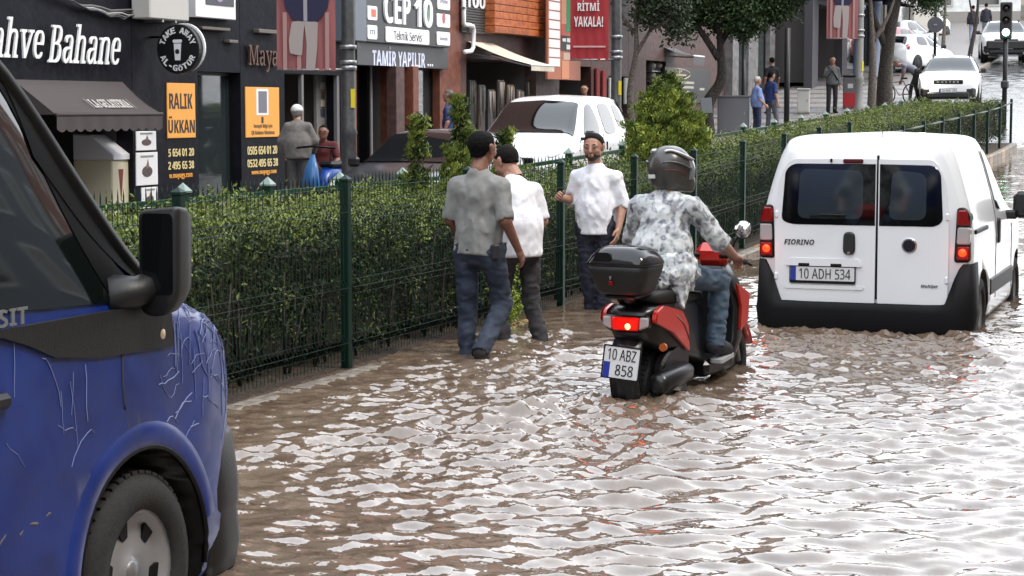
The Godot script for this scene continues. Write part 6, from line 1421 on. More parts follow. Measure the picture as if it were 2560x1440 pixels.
# look: skin, shirt, trousers, shoes (materials); hair; sleeve (how far down the arm, 0..2); hem, waist; loose
func person(label: String, at: Vector3, heading: float, j: Dictionary, look: Dictionary, cell := 0.014, size := 1.0, group := "") -> Node3D:
	var o := thing("person", label, "person", at, -heading, group); o.scale = Vector3.ONE * size
	var fine := cell < 0.02; var loose: float = look.get("loose", 0.0)
	var skin: Material = look.get("skin", mat(Color(0.60, 0.40, 0.31), 0.55))
	# the body
	var b := span(j, j.keys(), 0.16); var g := Field.new(b[0], b[1], cell * 1.15 if fine else cell)
	g.cap(j.pelvis, j.belly, 0.10, 0.10, 0.05, 0.75, 1.1); g.cap(j.belly, j.chest, 0.10, 0.10, 0.05, 0.7, 1.1); g.cap(j.chest, j.neck, 0.07, 0.052, 0.05); g.cap(j.neck, j.head + Vector3(0, -0.06, 0.02), 0.056, 0.055, 0.02)
	for s in ["r", "l"]:
		g.cap(j.chest + Vector3(0, 0.03, 0), j["s" + s], 0.06, 0.044, 0.03); g.cap(j["s" + s], j["e" + s], 0.044, 0.043, 0.02); g.cap(j["e" + s], j["w" + s], 0.043, 0.028, 0.015)
		g.cap(j["h" + s], j["k" + s], 0.066, 0.046, 0.02); g.cap(j["k" + s], j["a" + s], 0.048, 0.036, 0.02); g.cap(j["a" + s], j["t" + s], 0.038, 0.032, 0.015)
	var st := new_st(true); g.mesh(st)
	var hb: Basis = look.get("head_turn", Basis()); var hx := Transform3D(hb, j.head)
	head_field(0.0065 if fine else 0.018).mesh(st, hx)
	for s in ["r", "l"]:
		var d: Vector3 = look.get("hand_" + s, (j["w" + s] - j["e" + s]).normalized())
		hand(st, j["w" + s], d, look.get("palm_" + s, Vector3(-1 if s == "r" else 1, 0, 0)), 1.0 if s == "r" else -1.0, look.get("curl_" + s, 0.35), 0.0055 if fine else 0.012)
	part("body", done(st), skin, o)
	# trousers
	var keys := ["pelvis", "belly", "hr", "hl", "kr", "kl", "ar", "al"]
	b = span(j, keys, 0.17); g = Field.new(b[0], b[1], cell)
	g.cap(j.hl + Vector3(0.025, 0.0, 0), j.hr - Vector3(0.025, 0, 0), 0.112, 0.112, 0.03, 0.95); g.cap(j.pelvis, j.belly, 0.135, 0.13, 0.04, 0.82, 1.1)
	for s in ["r", "l"]:
		var a_: Vector3 = j["a" + s]; var k_: Vector3 = j["k" + s]
		g.cap(j["h" + s], k_, 0.090, 0.064 + loose * 0.3, 0.025); g.cap(k_, a_ + (a_ - k_).normalized() * 0.03, 0.065 + loose * 0.3, 0.055 + loose * 0.5, 0.02)
		if fine: g.carve(a_ + (a_ - k_).normalized() * 0.085, a_ + (a_ - k_).normalized() * 0.2, 0.075, 0.08)
	if fine: wrink.seed = 3; g.wrinkle(wrink, 0.012, Vector3(5, 12, 5))
	g.cut((j.belly - j.pelvis).normalized(), j.pelvis + (j.belly - j.pelvis).normalized() * look.get("waist", 0.10))
	st = new_st(true); g.mesh(st); part("trousers", done(st), look.trousers, o)
	# shirt
	var sl: float = look.get("sleeve", 0.75); keys = ["pelvis", "belly", "chest", "neck", "sr", "sl"]; var ends := {}
	for s in ["r", "l"]:
		ends[s] = j["s" + s].lerp(j["e" + s], sl) if sl <= 1.0 else j["e" + s].lerp(j["w" + s], sl - 1.0)
		j["end" + s] = ends[s]; keys.append("end" + s)
		if sl > 1.0: keys.append("e" + s)
	b = span(j, keys, 0.22); g = Field.new(b[0], b[1], cell)
	var bel: float = look.get("girth", 0.0)
	g.cap(j.chest, j.belly, 0.132 + loose * 0.6, 0.136 + loose + bel, 0.05, 0.80 + bel, 1.10); g.cap(j.belly, j.pelvis + (j.pelvis - j.belly) * 0.4, 0.137 + loose + bel, 0.147 + loose, 0.05, 0.86 + bel * 0.5, 1.12); g.cap(j.chest + Vector3(0, 0.02, 0), j.neck - (j.neck - j.chest) * 0.14, 0.105, 0.062, 0.05)
	for s in ["r", "l"]:
		g.cap(j.chest + Vector3(0, 0.03, 0), j["s" + s], 0.085, 0.060, 0.04); g.cap(j.neck - (j.neck - j.chest) * 0.22, j["s" + s], 0.055, 0.053, 0.04)
		var r0: float = 0.060 + loose * 0.5
		if sl <= 1.0: g.cap(j["s" + s], ends[s], 0.061 + loose * 0.25, r0, 0.018)
		else: g.cap(j["s" + s], j["e" + s], 0.066, 0.056 + loose * 0.3, 0.018); g.cap(j["e" + s], ends[s], 0.056 + loose * 0.3, 0.050 + loose * 0.2, 0.015)
		var d: Vector3 = (ends[s] - j["s" + s]).normalized() if sl <= 1.0 else (ends[s] - j["e" + s]).normalized()
		if fine: g.carve(ends[s] + d * 0.085, ends[s] + d * 0.2, 0.083, 0.083)
	if fine: wrink.seed = look.get("seed", 8); g.wrinkle(wrink, look.get("wrinkle", 0.014), look.get("folds", Vector3(9, 4.5, 9)))
	var dn: Vector3 = (j.pelvis - j.belly).normalized(); g.cut(dn, j.pelvis + dn * look.get("hem", 0.06))
	st = new_st(true); g.mesh(st); part("shirt", done(st), look.shirt, o)
	if look.has("extra"): look.extra.call(o)
	# shoes
	for s in ["r", "l"]:
		var a_: Vector3 = j["a" + s]; var t_: Vector3 = j["t" + s]; var bk := (a_ - t_); bk.y = 0; bk = bk.normalized() if bk.length() > 0.02 else Vector3.BACK
		var lo := a_.min(t_) - Vector3.ONE * 0.12; g = Field.new(lo, a_.max(t_) + Vector3.ONE * 0.12, 0.012 if fine else 0.025)
		var heel: Vector3 = a_ + (a_ - t_).normalized() * 0.03 + (t_ - a_).cross(Vector3.UP).cross(t_ - a_).normalized() * 0.0 - Vector3(0, 0.045, 0)
		g.cap(heel, t_ - Vector3(0, 0.0, 0), 0.045, 0.042, 0.02); g.cap(a_ - Vector3(0, 0.01, 0), t_ + Vector3(0, 0.012, 0), 0.05, 0.036, 0.03)
		st = new_st(true); g.mesh(st); part("shoe", done(st), look.get("shoes", M.black), o)
	# hair
	if look.has("hair"):
		g = Field.new(Vector3(-0.12, -0.10, -0.14), Vector3(0.12, 0.16, 0.15), 0.0085 if fine else 0.02)
		g.cap(Vector3(0, 0.043, -0.006), Vector3(0, 0.042, 0.032), 0.0885, 0.0905, 0.01, 1.0, 0.955); g.cap(Vector3(0, -0.03, 0.05), Vector3(0, 0.02, 0.045), 0.056, 0.072, 0.02)
		if fine: wrink.seed = 5; g.wrinkle(wrink, 0.005, Vector3(60, 40, 60))
		var hl: float = look.get("hairline", 0.0)
		g.cut(Vector3(0, -0.60, -0.80).normalized(), Vector3(0, 0.092 + hl, -0.058)); g.cut(Vector3(0, -1, -0.25).normalized(), Vector3(0, -0.035 + look.get("nape", 0.0), 0.05))
		st = new_st(true); g.mesh(st, hx); part("hair", done(st), look.hair, o)
	if look.has("beard"):
		g = Field.new(Vector3(-0.10, -0.15, -0.14), Vector3(0.10, 0.04, 0.05), 0.0065)
		g.cap(Vector3(0, 0.0, -0.035), Vector3(0, -0.078, -0.050), 0.0672, 0.0405, 0.03); g.cap(Vector3(-0.035, -0.056, -0.02), Vector3(0.035, -0.056, -0.02), 0.0355, 0.0355, 0.03)
		g.carve(Vector3(0, 0.02, -0.12), Vector3(0, -0.028, -0.115), 0.052, 0.038); g.carve(Vector3(-0.016, -0.064, -0.10), Vector3(0.016, -0.064, -0.10), 0.010, 0.010)
		g.cut(Vector3(0, 0.8, 0.35).normalized(), Vector3(0, 0.005, 0.0)); g.cut(Vector3(0, 0.2, 1).normalized(), Vector3(0, 0.0, 0.012))
		st = new_st(true); g.mesh(st, hx); part("beard", done(st), look.beard, o)
	if look.get("face", false):
		for s in [-1.0, 1.0]:
			var e := new_st(true); lathe(e, hx * Vector3(s * 0.033, 0.002, -0.088), hb * Vector3(0, 0, -1), [[0.011, 0.0], [0.009, 0.006], [0, 0.008]], 12); var ew := part("eye", done(e), mat(Color(0.50, 0.46, 0.44), 0.3), o)
			e = new_st(true); lathe(e, hx * Vector3(s * 0.033, 0.002, -0.094), hb * Vector3(0, 0, -1), [[0.0075, 0.0], [0.007, 0.0035], [0, 0.0048]], 10); part("iris", done(e), mat(Color(0.07, 0.045, 0.035), 0.2), ew)
			part("eyebrow", tubem([hx * Vector3(s * 0.014, 0.026, -0.1), hx * Vector3(s * 0.036, 0.033, -0.097), hx * Vector3(s * 0.055, 0.026, -0.082)], [0.0045, 0.006, 0.003], 6), look.hair, o)
		part("lips", tubem([hx * Vector3(-0.021, -0.064, -0.0935), hx * Vector3(0, -0.063, -0.100), hx * Vector3(0.021, -0.064, -0.0935)], [0.003, 0.0065, 0.003], 6), mat(Color(0.52, 0.28, 0.25), 0.45), o)
	if look.has("cap"):
		var cf := Field.new(Vector3(-0.13, -0.05, -0.2), Vector3(0.13, 0.17, 0.15), 0.016)
		cf.cap(Vector3(0, 0.05, -0.005), Vector3(0, 0.05, 0.03), 0.10, 0.10, 0.01); cf.cap(Vector3(-0.03, 0.04, -0.13), Vector3(0.03, 0.04, -0.13), 0.05, 0.05, 0.02, 1.0, 1.2); cf.cut(Vector3(0, -1, 0), Vector3(0, 0.03, 0))
		st = new_st(true); cf.mesh(st, hx); part("cap", done(st), look.cap, o)
	return o
func cloth(c: Color, k := 0.12, seed_ := 1, scale := 2.0, rough := 0.85) -> StandardMaterial3D:
	var key := "cloth %s %s" % [c.to_html(), seed_]
	if M.has(key): return M[key]
	var m := textured([[0.25, c.darkened(k)], [0.5, c], [0.8, c.lightened(k * 0.5)]], 0.02, scale, rough, 0.0, seed_, false)
	m.normal_enabled = true; m.normal_texture = cloth_bump(); m.normal_scale = 0.4
	M[key] = m; return m
func cloth_bump() -> Texture2D:
	if not M.has("cloth_bump"): M.cloth_bump = noise_tex(0.03, [], 256, 99, 3, 3.0)
	return M.cloth_bump
func build_people():
	wrink.frequency = 1.0; wrink.fractal_octaves = 2; wrink.noise_type = FastNoiseLite.TYPE_SIMPLEX_SMOOTH
	var tan := textured([[0.3, Color(0.43, 0.285, 0.225)], [0.7, Color(0.49, 0.33, 0.265)]], 0.03, 4.0, 0.5, 0.0, 78, false); var fair := textured([[0.3, Color(0.56, 0.405, 0.335)], [0.7, Color(0.62, 0.455, 0.38)]], 0.03, 4.0, 0.5, 0.0, 79, false); var black_hair := mat(Color(0.035, 0.032, 0.032), 0.8, 0.0, 0.25); var brown_hair := mat(Color(0.07, 0.055, 0.05), 0.8, 0.0, 0.25)
	var white_cloth := cloth(Color(0.84, 0.84, 0.86), 0.03, 81); var navy := cloth(Color(0.085, 0.095, 0.155), 0.2, 82); var jeans := cloth(Color(0.11, 0.145, 0.21), 0.2, 83, 1.0); var rider_jeans := cloth(Color(0.26, 0.33, 0.40), 0.18, 84, 1.0)
	var damp := cloth(Color(0.465, 0.465, 0.455), 0.07, 85, 1.3)
	# the man in the damp grey T-shirt, wading away beside the fence
	var j := pose({pelvis = Vector3(-0.01, 0.96, 0.0), kr = Vector3(0.13, 0.55, -0.12), ar = Vector3(0.10, 0.26, 0.22), tr = Vector3(0.10, 0.09, 0.13), kl = Vector3(-0.10, 0.51, -0.03), al = Vector3(-0.09, 0.09, 0.02), er = Vector3(0.215, 1.15, 0.05), wr = Vector3(0.25, 0.93, -0.12), el = Vector3(-0.215, 1.15, 0.0), wl = Vector3(-0.19, 0.98, -0.20), head = Vector3(0.01, 1.635, -0.04)})
	var q := at_px(1198, 600, 14.35)
	person("man in damp grey T-shirt and jeans wading along the fence", W(q.x, q.y, ROAD), 0.36, j, {skin = tan, shirt = damp, trousers = jeans, hair = black_hair, sleeve = 0.92, hem = 0.06, loose = 0.007, shoes = cloth(Color(0.16, 0.14, 0.12), 0.2, 86), head_turn = Basis(Vector3.UP, -0.25), wrinkle = 0.010, seed = 21, nape = -0.01, extra = func(o): part("phone_pouch", boxm(Vector3(0.145, 0.93, 0.07), Vector3(0.05, 0.11, 0.07), 0.012), mat(Color(0.09, 0.09, 0.11), 0.6), o)}, 0.0135, 1.03)
	# the man in the plain white T-shirt, head bent
	j = pose({pelvis = Vector3(0, 0.95, 0.03), belly = Vector3(0, 1.10, 0.02), chest = Vector3(0, 1.30, -0.03), neck = Vector3(0, 1.46, -0.09), head = Vector3(0, 1.575, -0.17), sr = Vector3(0.165, 1.355, -0.03), sl = Vector3(-0.165, 1.355, -0.03), er = Vector3(0.24, 1.12, -0.02), wr = Vector3(0.22, 0.93, -0.2), el = Vector3(-0.24, 1.12, -0.04), wl = Vector3(-0.20, 0.94, -0.22), kr = Vector3(0.10, 0.50, 0.02), ar = Vector3(0.12, 0.12, 0.16), tr = Vector3(0.14, 0.05, -0.02), kl = Vector3(-0.10, 0.52, -0.12), al = Vector3(-0.10, 0.09, -0.05)})
	q = at_px(1298, 640, 15.3)
	person("man in plain white T-shirt and grey trousers bending his head", W(q.x, q.y, ROAD), -0.62, j, {skin = fair, shirt = white_cloth, trousers = cloth(Color(0.145, 0.14, 0.15), 0.15, 87), hair = brown_hair, sleeve = 0.85, hem = 0.10, loose = 0.007, girth = 0.012, head_turn = Basis(Vector3.UP, 0.2) * Basis(Vector3(1, 0, 0), -0.55), wrinkle = 0.009, seed = 22}, 0.0135, 0.99)
	# the man in the open necked white shirt, facing the street
	j = pose({er = Vector3(0.23, 1.17, 0.03), wr = Vector3(0.28, 1.20, -0.22), el = Vector3(-0.235, 1.14, 0.02), wl = Vector3(-0.215, 0.92, -0.10), kr = Vector3(0.07, 0.50, 0.0), ar = Vector3(0.03, 0.09, 0.05), kl = Vector3(-0.09, 0.50, -0.03), al = Vector3(-0.06, 0.09, 0.0), chest = Vector3(0, 1.30, 0.0), neck = Vector3(0.01, 1.48, 0.0), head = Vector3(0.02, 1.63, -0.025)})
	q = at_px(1490, 600, 17.6)
	var collar := func(o):
		for s in [-1.0, 1.0]:
			var c := new_st(); prism(c, PackedVector2Array([Vector2(0.0, 0.0), Vector2(0.075, 0.015), Vector2(0.085, 0.075), Vector2(0.045, 0.10)]), 0.0, 0.006, 0.0, Transform3D(Basis(Vector3(s, 0, 0), Vector3(0, 0.9, 0.42), Vector3(0, 0.42, -0.9)) * Basis(Vector3.UP, 0.5), Vector3(s * 0.008, 1.395, -0.108))); part("collar", done(c), white_cloth, o)
		part("open_neck", prismm(PackedVector2Array([Vector2(-0.045, 1.475), Vector2(0.045, 1.475), Vector2(0.0, 1.33)]), 0.0, 0.02, 0.0, Transform3D(Basis(Vector3(1, 0, 0), Vector3(0, 1, 0.18), Vector3(0, 0, -1)), Vector3(0, 0, -0.118 - 0.24))), fair, o)
		part("button_band", boxm(Vector3(0, 1.12, -0.152), Vector3(0.03, 0.40, 0.008), 0.002), white_cloth, o)
		for k in 5: part("button", boxm(Vector3(0, 1.29 - k * 0.085, -0.158), Vector3(0.011, 0.011, 0.006), 0.002), mat(Color(0.7, 0.7, 0.72), 0.4), o)
	person("bearded man in white open necked shirt and navy trousers facing the street", W(q.x, q.y, ROAD), PI + 0.22, j, {skin = fair, shirt = white_cloth, trousers = navy, hair = brown_hair, beard = mat(Color(0.16, 0.115, 0.095), 0.7), face = true, sleeve = 1.12, hem = 0.07, loose = 0.012, girth = 0.006, head_turn = Basis(Vector3.UP, -0.10), hairline = -0.022, wrinkle = 0.011, seed = 23, curl_r = 0.55, hand_r = Vector3(0.12, 0.35, -0.9), palm_r = Vector3(-0.7, -0.6, 0)}, 0.0135, 1.0)
	# the rider
	var floral := StandardMaterial3D.new(); floral.albedo_texture = noise_tex(0.028, [[0.0, Color(0.22, 0.22, 0.25)], [0.28, Color(0.34, 0.34, 0.38)], [0.34, Color(0.62, 0.63, 0.64)], [0.40, Color(0.74, 0.75, 0.75)], [0.64, Color(0.76, 0.77, 0.77)], [0.69, Color(0.58, 0.63, 0.64)], [0.75, Color(0.36, 0.37, 0.42)], [0.82, Color(0.66, 0.68, 0.69)]], 512, 88, 3); floral.roughness = 0.9; tri(floral, 0.62, false); floral.albedo_texture.seamless = true
	j = pose({pelvis = Vector3(0, 0.955, -0.12), belly = Vector3(0, 1.09, -0.11), chest = Vector3(0, 1.285, -0.155), neck = Vector3(0, 1.445, -0.19), head = Vector3(0.005, 1.575, -0.225), sr = Vector3(0.185, 1.36, -0.17), sl = Vector3(-0.185, 1.36, -0.17), er = Vector3(0.31, 1.12, -0.34), wr = Vector3(0.285, 1.02, -0.63), el = Vector3(-0.31, 1.12, -0.34), wl = Vector3(-0.285, 1.02, -0.63), hr = Vector3(0.115, 0.925, -0.16), kr = Vector3(0.20, 0.86, -0.60), ar = Vector3(0.185, 0.47, -0.56), tr = Vector3(0.20, 0.395, -0.72), hl = Vector3(-0.115, 0.925, -0.16), kl = Vector3(-0.20, 0.86, -0.60), al = Vector3(-0.185, 0.47, -0.56), tl = Vector3(-0.20, 0.395, -0.72)})
	var rider := person("helmeted rider in a patterned T-shirt and jeans on the motor scooter", W(12.05, 3.50, ROAD), A + 0.13, j, {skin = fair, shirt = floral, trousers = rider_jeans, sleeve = 0.98, hem = 0.03, loose = 0.012, girth = 0.015, wrinkle = 0.013, seed = 24, shoes = cloth(Color(0.15, 0.15, 0.17), 0.2, 89), hand_r = Vector3(-0.05, -0.25, -0.85), palm_r = Vector3(0, -1, 0), curl_r = 0.9, hand_l = Vector3(0.05, -0.25, -0.85), palm_l = Vector3(0, -1, 0), curl_l = 0.9, waist = 0.12}, 0.0135, 1.0)
	var tail := Field.new(Vector3(-0.26, 0.68, -0.25), Vector3(0.30, 1.08, 0.32), 0.014)                # shirt tail spread over the seat
	tail.cap(Vector3(-0.08, 0.95, -0.10), Vector3(0.10, 0.95, -0.08), 0.155, 0.155, 0.03); tail.cap(Vector3(0.05, 0.93, 0.0), Vector3(0.06, 0.88, 0.14), 0.12, 0.05, 0.05); tail.cap(Vector3(0.13, 0.92, -0.02), Vector3(0.20, 0.76, 0.02), 0.07, 0.018, 0.04)
	wrink.seed = 30; tail.wrinkle(wrink, 0.03, Vector3(11, 6, 11))
	var ts := new_st(true); tail.mesh(ts); part("shirt_tail", done(ts), floral, rider)
	part("shoe_sole", prismm(round_poly([Vector2(-0.045, -0.14), Vector2(0.045, -0.14), Vector2(0.05, 0.10), Vector2(-0.04, 0.10)], 0.03), -0.012, 0.012, 0.0, Transform3D(Basis(Vector3(1, 0, 0), Vector3(0, -0.1, 1), Vector3(0, 1, 0.1)), Vector3(0.20, 0.352, -0.62))), mat(Color(0.62, 0.62, 0.62), 0.6), rider)
	var hx := Transform3D(Basis(Vector3.UP, -0.30), j.head + Vector3(0, 0.01, 0))
	var hg := Field.new(Vector3(-0.17, -0.19, -0.21), Vector3(0.17, 0.18, 0.19), 0.010)
	hg.cap(Vector3(0, 0.025, -0.005), Vector3(0, 0.025, 0.03), 0.132, 0.133, 0.02); hg.cap(Vector3(0, -0.06, -0.05), Vector3(0, -0.06, 0.03), 0.115, 0.10, 0.04); hg.cap(Vector3(-0.03, -0.09, -0.09), Vector3(0.03, -0.09, -0.09), 0.075, 0.075, 0.03)
	hg.cut(Vector3(0, -1, 0.12).normalized(), Vector3(0, -0.125, 0))
	ts = new_st(true); hg.mesh(ts, hx)
	var shell := part("helmet", done(ts), mat(Color(0.24, 0.235, 0.225), 0.3), rider)
	var vz := Field.new(Vector3(-0.17, -0.12, -0.22), Vector3(0.17, 0.12, 0.05), 0.010); vz.cap(Vector3(0, 0.0, -0.02), Vector3(0, 0.02, 0.0), 0.145, 0.142, 0.01); vz.cut(Vector3(0, 0, 1), Vector3(0, 0, -0.035)); vz.cut(Vector3(0, 1, 0), Vector3(0, 0.08, 0)); vz.cut(Vector3(0, -1, 0), Vector3(0, -0.06, 0)); ts = new_st(true); vz.mesh(ts, hx); part("visor", done(ts), mat(Color(0.42, 0.43, 0.43), 0.12), shell)
	for q2 in [[0.137, 0.10, Color(0.74, 0.74, 0.73), 0.026], [0.137, 0.03, Color(0.34, 0.33, 0.32), 0.016], [0.136, -0.02, Color(0.50, 0.10, 0.08), 0.006]]:
		for s in [-1.0, 1.0]:
			var pts := []
			for k in 13:
				var an := deg_to_rad(lerpf(25.0, 155.0, k / 12.0)); var y: float = q2[1] + 0.03 * sin(an * 2.0); var rad := sqrt(maxf(q2[0] * q2[0] - (y - 0.025) * (y - 0.025), 0.0004))
				pts.append(hx * Vector3(s * sin(an) * rad, y, cos(an) * rad * 1.12 + 0.012))
			ts = new_st(true); tube(ts, pts, q2[3], 6, 0.35); part("stripe", done(ts), mat(q2[2], 0.3), shell)
	part("sticker", boxm(hx * Vector3(-0.02, -0.035, 0.158), Vector3(0.045, 0.025, 0.006), 0.001), mat(Color(0.75, 0.75, 0.74), 0.4), shell)
	# people on the far pavement and up the hill
	var far_ := func(label: String, px: float, py_top: float, z: float, tall: float, heading: float, over: Dictionary, look: Dictionary, on_road := false):
		var c := at_px(px, py_top, z); var h := rise(c.x) + ROAD + (0.0 if on_road else 0.10)
		if not on_road: h = base_h(c.x)
		return person(label, W(c.x, c.y, h), heading, pose(over), look, 0.028, tall)
	far_.call("stooping man in grey jacket and white cap on the far pavement", 744, 305, 32.0, 1.0, 0.0, {neck = Vector3(-0.01, 1.46, -0.06), head = Vector3(-0.02, 1.58, -0.12), chest = Vector3(0, 1.29, -0.02), er = Vector3(0.27, 1.14, -0.02), wr = Vector3(0.22, 0.95, -0.22), el = Vector3(-0.27, 1.14, -0.02), wl = Vector3(-0.24, 0.93, -0.18)}, {shirt = cloth(Color(0.40, 0.385, 0.375), 0.12, 90), trousers = cloth(Color(0.27, 0.265, 0.27), 0.1, 91), sleeve = 1.9, hem = 0.10, loose = 0.04, girth = 0.03, skin = fair, hair = mat(Color(0.5, 0.5, 0.5), 0.6), cap = mat(Color(0.80, 0.80, 0.80), 0.7)})
	far_.call("man in dark red shirt sitting in the dark shop entrance", 808, 330, 34.6, 1.0, PI, {pelvis = Vector3(0, 0.50, 0.1), belly = Vector3(0, 0.65, 0.1), chest = Vector3(0, 0.86, 0.06), neck = Vector3(0, 1.03, 0.04), head = Vector3(0, 1.17, 0.0), sr = Vector3(0.185, 0.96, 0.05), sl = Vector3(-0.185, 0.96, 0.05), er = Vector3(0.26, 0.70, -0.05), el = Vector3(-0.26, 0.70, -0.05), wr = Vector3(0.12, 0.62, -0.25), wl = Vector3(-0.12, 0.62, -0.25), hr = Vector3(0.1, 0.48, 0.05), hl = Vector3(-0.1, 0.48, 0.05), kr = Vector3(0.14, 0.50, -0.36), kl = Vector3(-0.14, 0.50, -0.36), ar = Vector3(0.14, 0.09, -0.34), al = Vector3(-0.14, 0.09, -0.34), tr = Vector3(0.15, 0.035, -0.52), tl = Vector3(-0.15, 0.035, -0.52)}, {shirt = cloth(Color(0.30, 0.07, 0.08), 0.1, 92), trousers = navy, skin = tan, hair = black_hair, face = true})
	var stool_at := at_px(808, 330, 34.6)
	var stl := thing("stool", "low dark stool under the seated man in the entrance", "stool", W(stool_at.x, stool_at.y, base_h(stool_at.x)) - Vector3(sin(0.0), 0, 0.1), 0.0); part("seat", boxm(Vector3(0, 0.35, 0), Vector3(0.36, 0.06, 0.36), 0.02), M.black, stl)
	for x in [-0.15, 0.15]:
		for z in [-0.15, 0.15]: part("leg", boxm(Vector3(x, 0.16, z), Vector3(0.03, 0.32, 0.03)), M.black, stl)
	far_.call("man in blue shirt walking past the brown pillar", 1122, 238, 40.5, 1.02, -1.35, {}, {shirt = cloth(Color(0.12, 0.17, 0.36), 0.25, 93), trousers = navy, skin = fair, hair = mat(Color(0.30, 0.28, 0.27), 0.6)})
	far_.call("dark haired man standing in the red shop's doorway", 1461, 222, 48.5, 1.0, PI + 0.2, {}, {shirt = cloth(Color(0.28, 0.10, 0.11), 0.1, 94), trousers = navy, skin = fair, hair = black_hair, face = true, lift = false})
	far_.call("grey haired man in pale blue shirt standing at the kerb", 1893, 200, 55.0, 0.97, 1.25, {wr = Vector3(0.18, 0.95, -0.18), wl = Vector3(-0.18, 0.95, -0.18)}, {shirt = cloth(Color(0.42, 0.50, 0.68), 0.1, 95), trousers = cloth(Color(0.12, 0.14, 0.25), 0.15, 96), skin = fair, hair = mat(Color(0.62, 0.61, 0.60), 0.6), girth = 0.05, loose = 0.02})
	far_.call("man in blue patterned shirt and grey trousers beside the grey haired man", 1928, 186, 56.2, 1.0, 0.95, {kr = Vector3(0.12, 0.5, -0.1), ar = Vector3(0.13, 0.09, -0.12), tr = Vector3(0.14, 0.035, -0.3)}, {shirt = textured([[0.4, Color(0.10, 0.20, 0.42)], [0.52, Color(0.22, 0.32, 0.52)], [0.6, Color(0.10, 0.12, 0.25)]], 0.05, 2.0, 0.85, 0.0, 97, false), trousers = cloth(Color(0.33, 0.33, 0.37), 0.1, 98), skin = fair, hair = brown_hair, loose = 0.015})
	far_.call("man in black shirt standing behind the blue patterned shirt", 1930, 146, 62.5, 1.0, -0.3, {}, {shirt = cloth(Color(0.075, 0.075, 0.10), 0.1, 99), trousers = navy, skin = fair, hair = brown_hair})
	var strap := func(o): part("bag_strap", tubem([Vector3(0.16, 1.46, -0.05), Vector3(0.02, 1.28, -0.17), Vector3(-0.16, 1.02, -0.14)], 0.02, 6), M.black, o)
	far_.call("man in grey jacket with a black strap across his chest", 2081, 152, 62.0, 1.0, PI - 0.1, {wr = Vector3(0.08, 1.40, -0.22), er = Vector3(0.24, 1.18, -0.10)}, {shirt = cloth(Color(0.33, 0.335, 0.34), 0.1, 100), trousers = cloth(Color(0.09, 0.09, 0.11), 0.1, 101), sleeve = 1.9, skin = fair, hair = black_hair, loose = 0.02, extra = strap})
	far_.call("man in grey T-shirt and black trousers bending over the bicycle", 2283, 100, 66.0, 1.02, -1.45, {pelvis = Vector3(0, 0.95, 0.12), belly = Vector3(0, 1.06, 0.02), chest = Vector3(0, 1.18, -0.18), neck = Vector3(0, 1.24, -0.36), head = Vector3(0, 1.27, -0.50), sr = Vector3(0.18, 1.18, -0.27), sl = Vector3(-0.18, 1.18, -0.27), er = Vector3(0.2, 0.92, -0.3), el = Vector3(-0.2, 0.92, -0.3), wr = Vector3(0.15, 0.72, -0.36), wl = Vector3(-0.15, 0.72, -0.36), hr = Vector3(0.095, 0.92, 0.12), hl = Vector3(-0.095, 0.92, 0.12), kr = Vector3(0.1, 0.5, 0.12), ar = Vector3(0.1, 0.09, 0.22), tr = Vector3(0.12, 0.035, 0.06), kl = Vector3(-0.1, 0.5, -0.05), al = Vector3(-0.1, 0.09, -0.08)}, {shirt = cloth(Color(0.44, 0.44, 0.48), 0.08, 102), trousers = cloth(Color(0.07, 0.07, 0.08), 0.1, 103), skin = fair, hair = mat(Color(0.35, 0.34, 0.33), 0.6), head_turn = Basis(Vector3(1, 0, 0), -0.8), hem = 0.04}, true)
	for p in [["man in dark coat walking up the hill beside the thin tree", 2433, 16, 99.0, 0.15], ["man in dark jacket and jeans walking up the hill", 2466, 9, 101.0, 0.25]]:
		far_.call(p[0], p[1], p[2], p[3], 1.02, p[4], {kr = Vector3(0.1, 0.52, -0.14), ar = Vector3(0.1, 0.10, -0.16), tr = Vector3(0.11, 0.035, -0.34), kl = Vector3(-0.1, 0.5, 0.05), al = Vector3(-0.1, 0.12, 0.24), tl = Vector3(-0.1, 0.035, 0.08)}, {shirt = cloth(Color(0.10, 0.10, 0.14), 0.1, 104), trousers = cloth(Color(0.30, 0.34, 0.42) if p[4] > 0.2 else Color(0.42, 0.44, 0.50), 0.1, 105), sleeve = 1.9, skin = fair, hair = black_hair, loose = 0.03, hem = 0.12}, true)

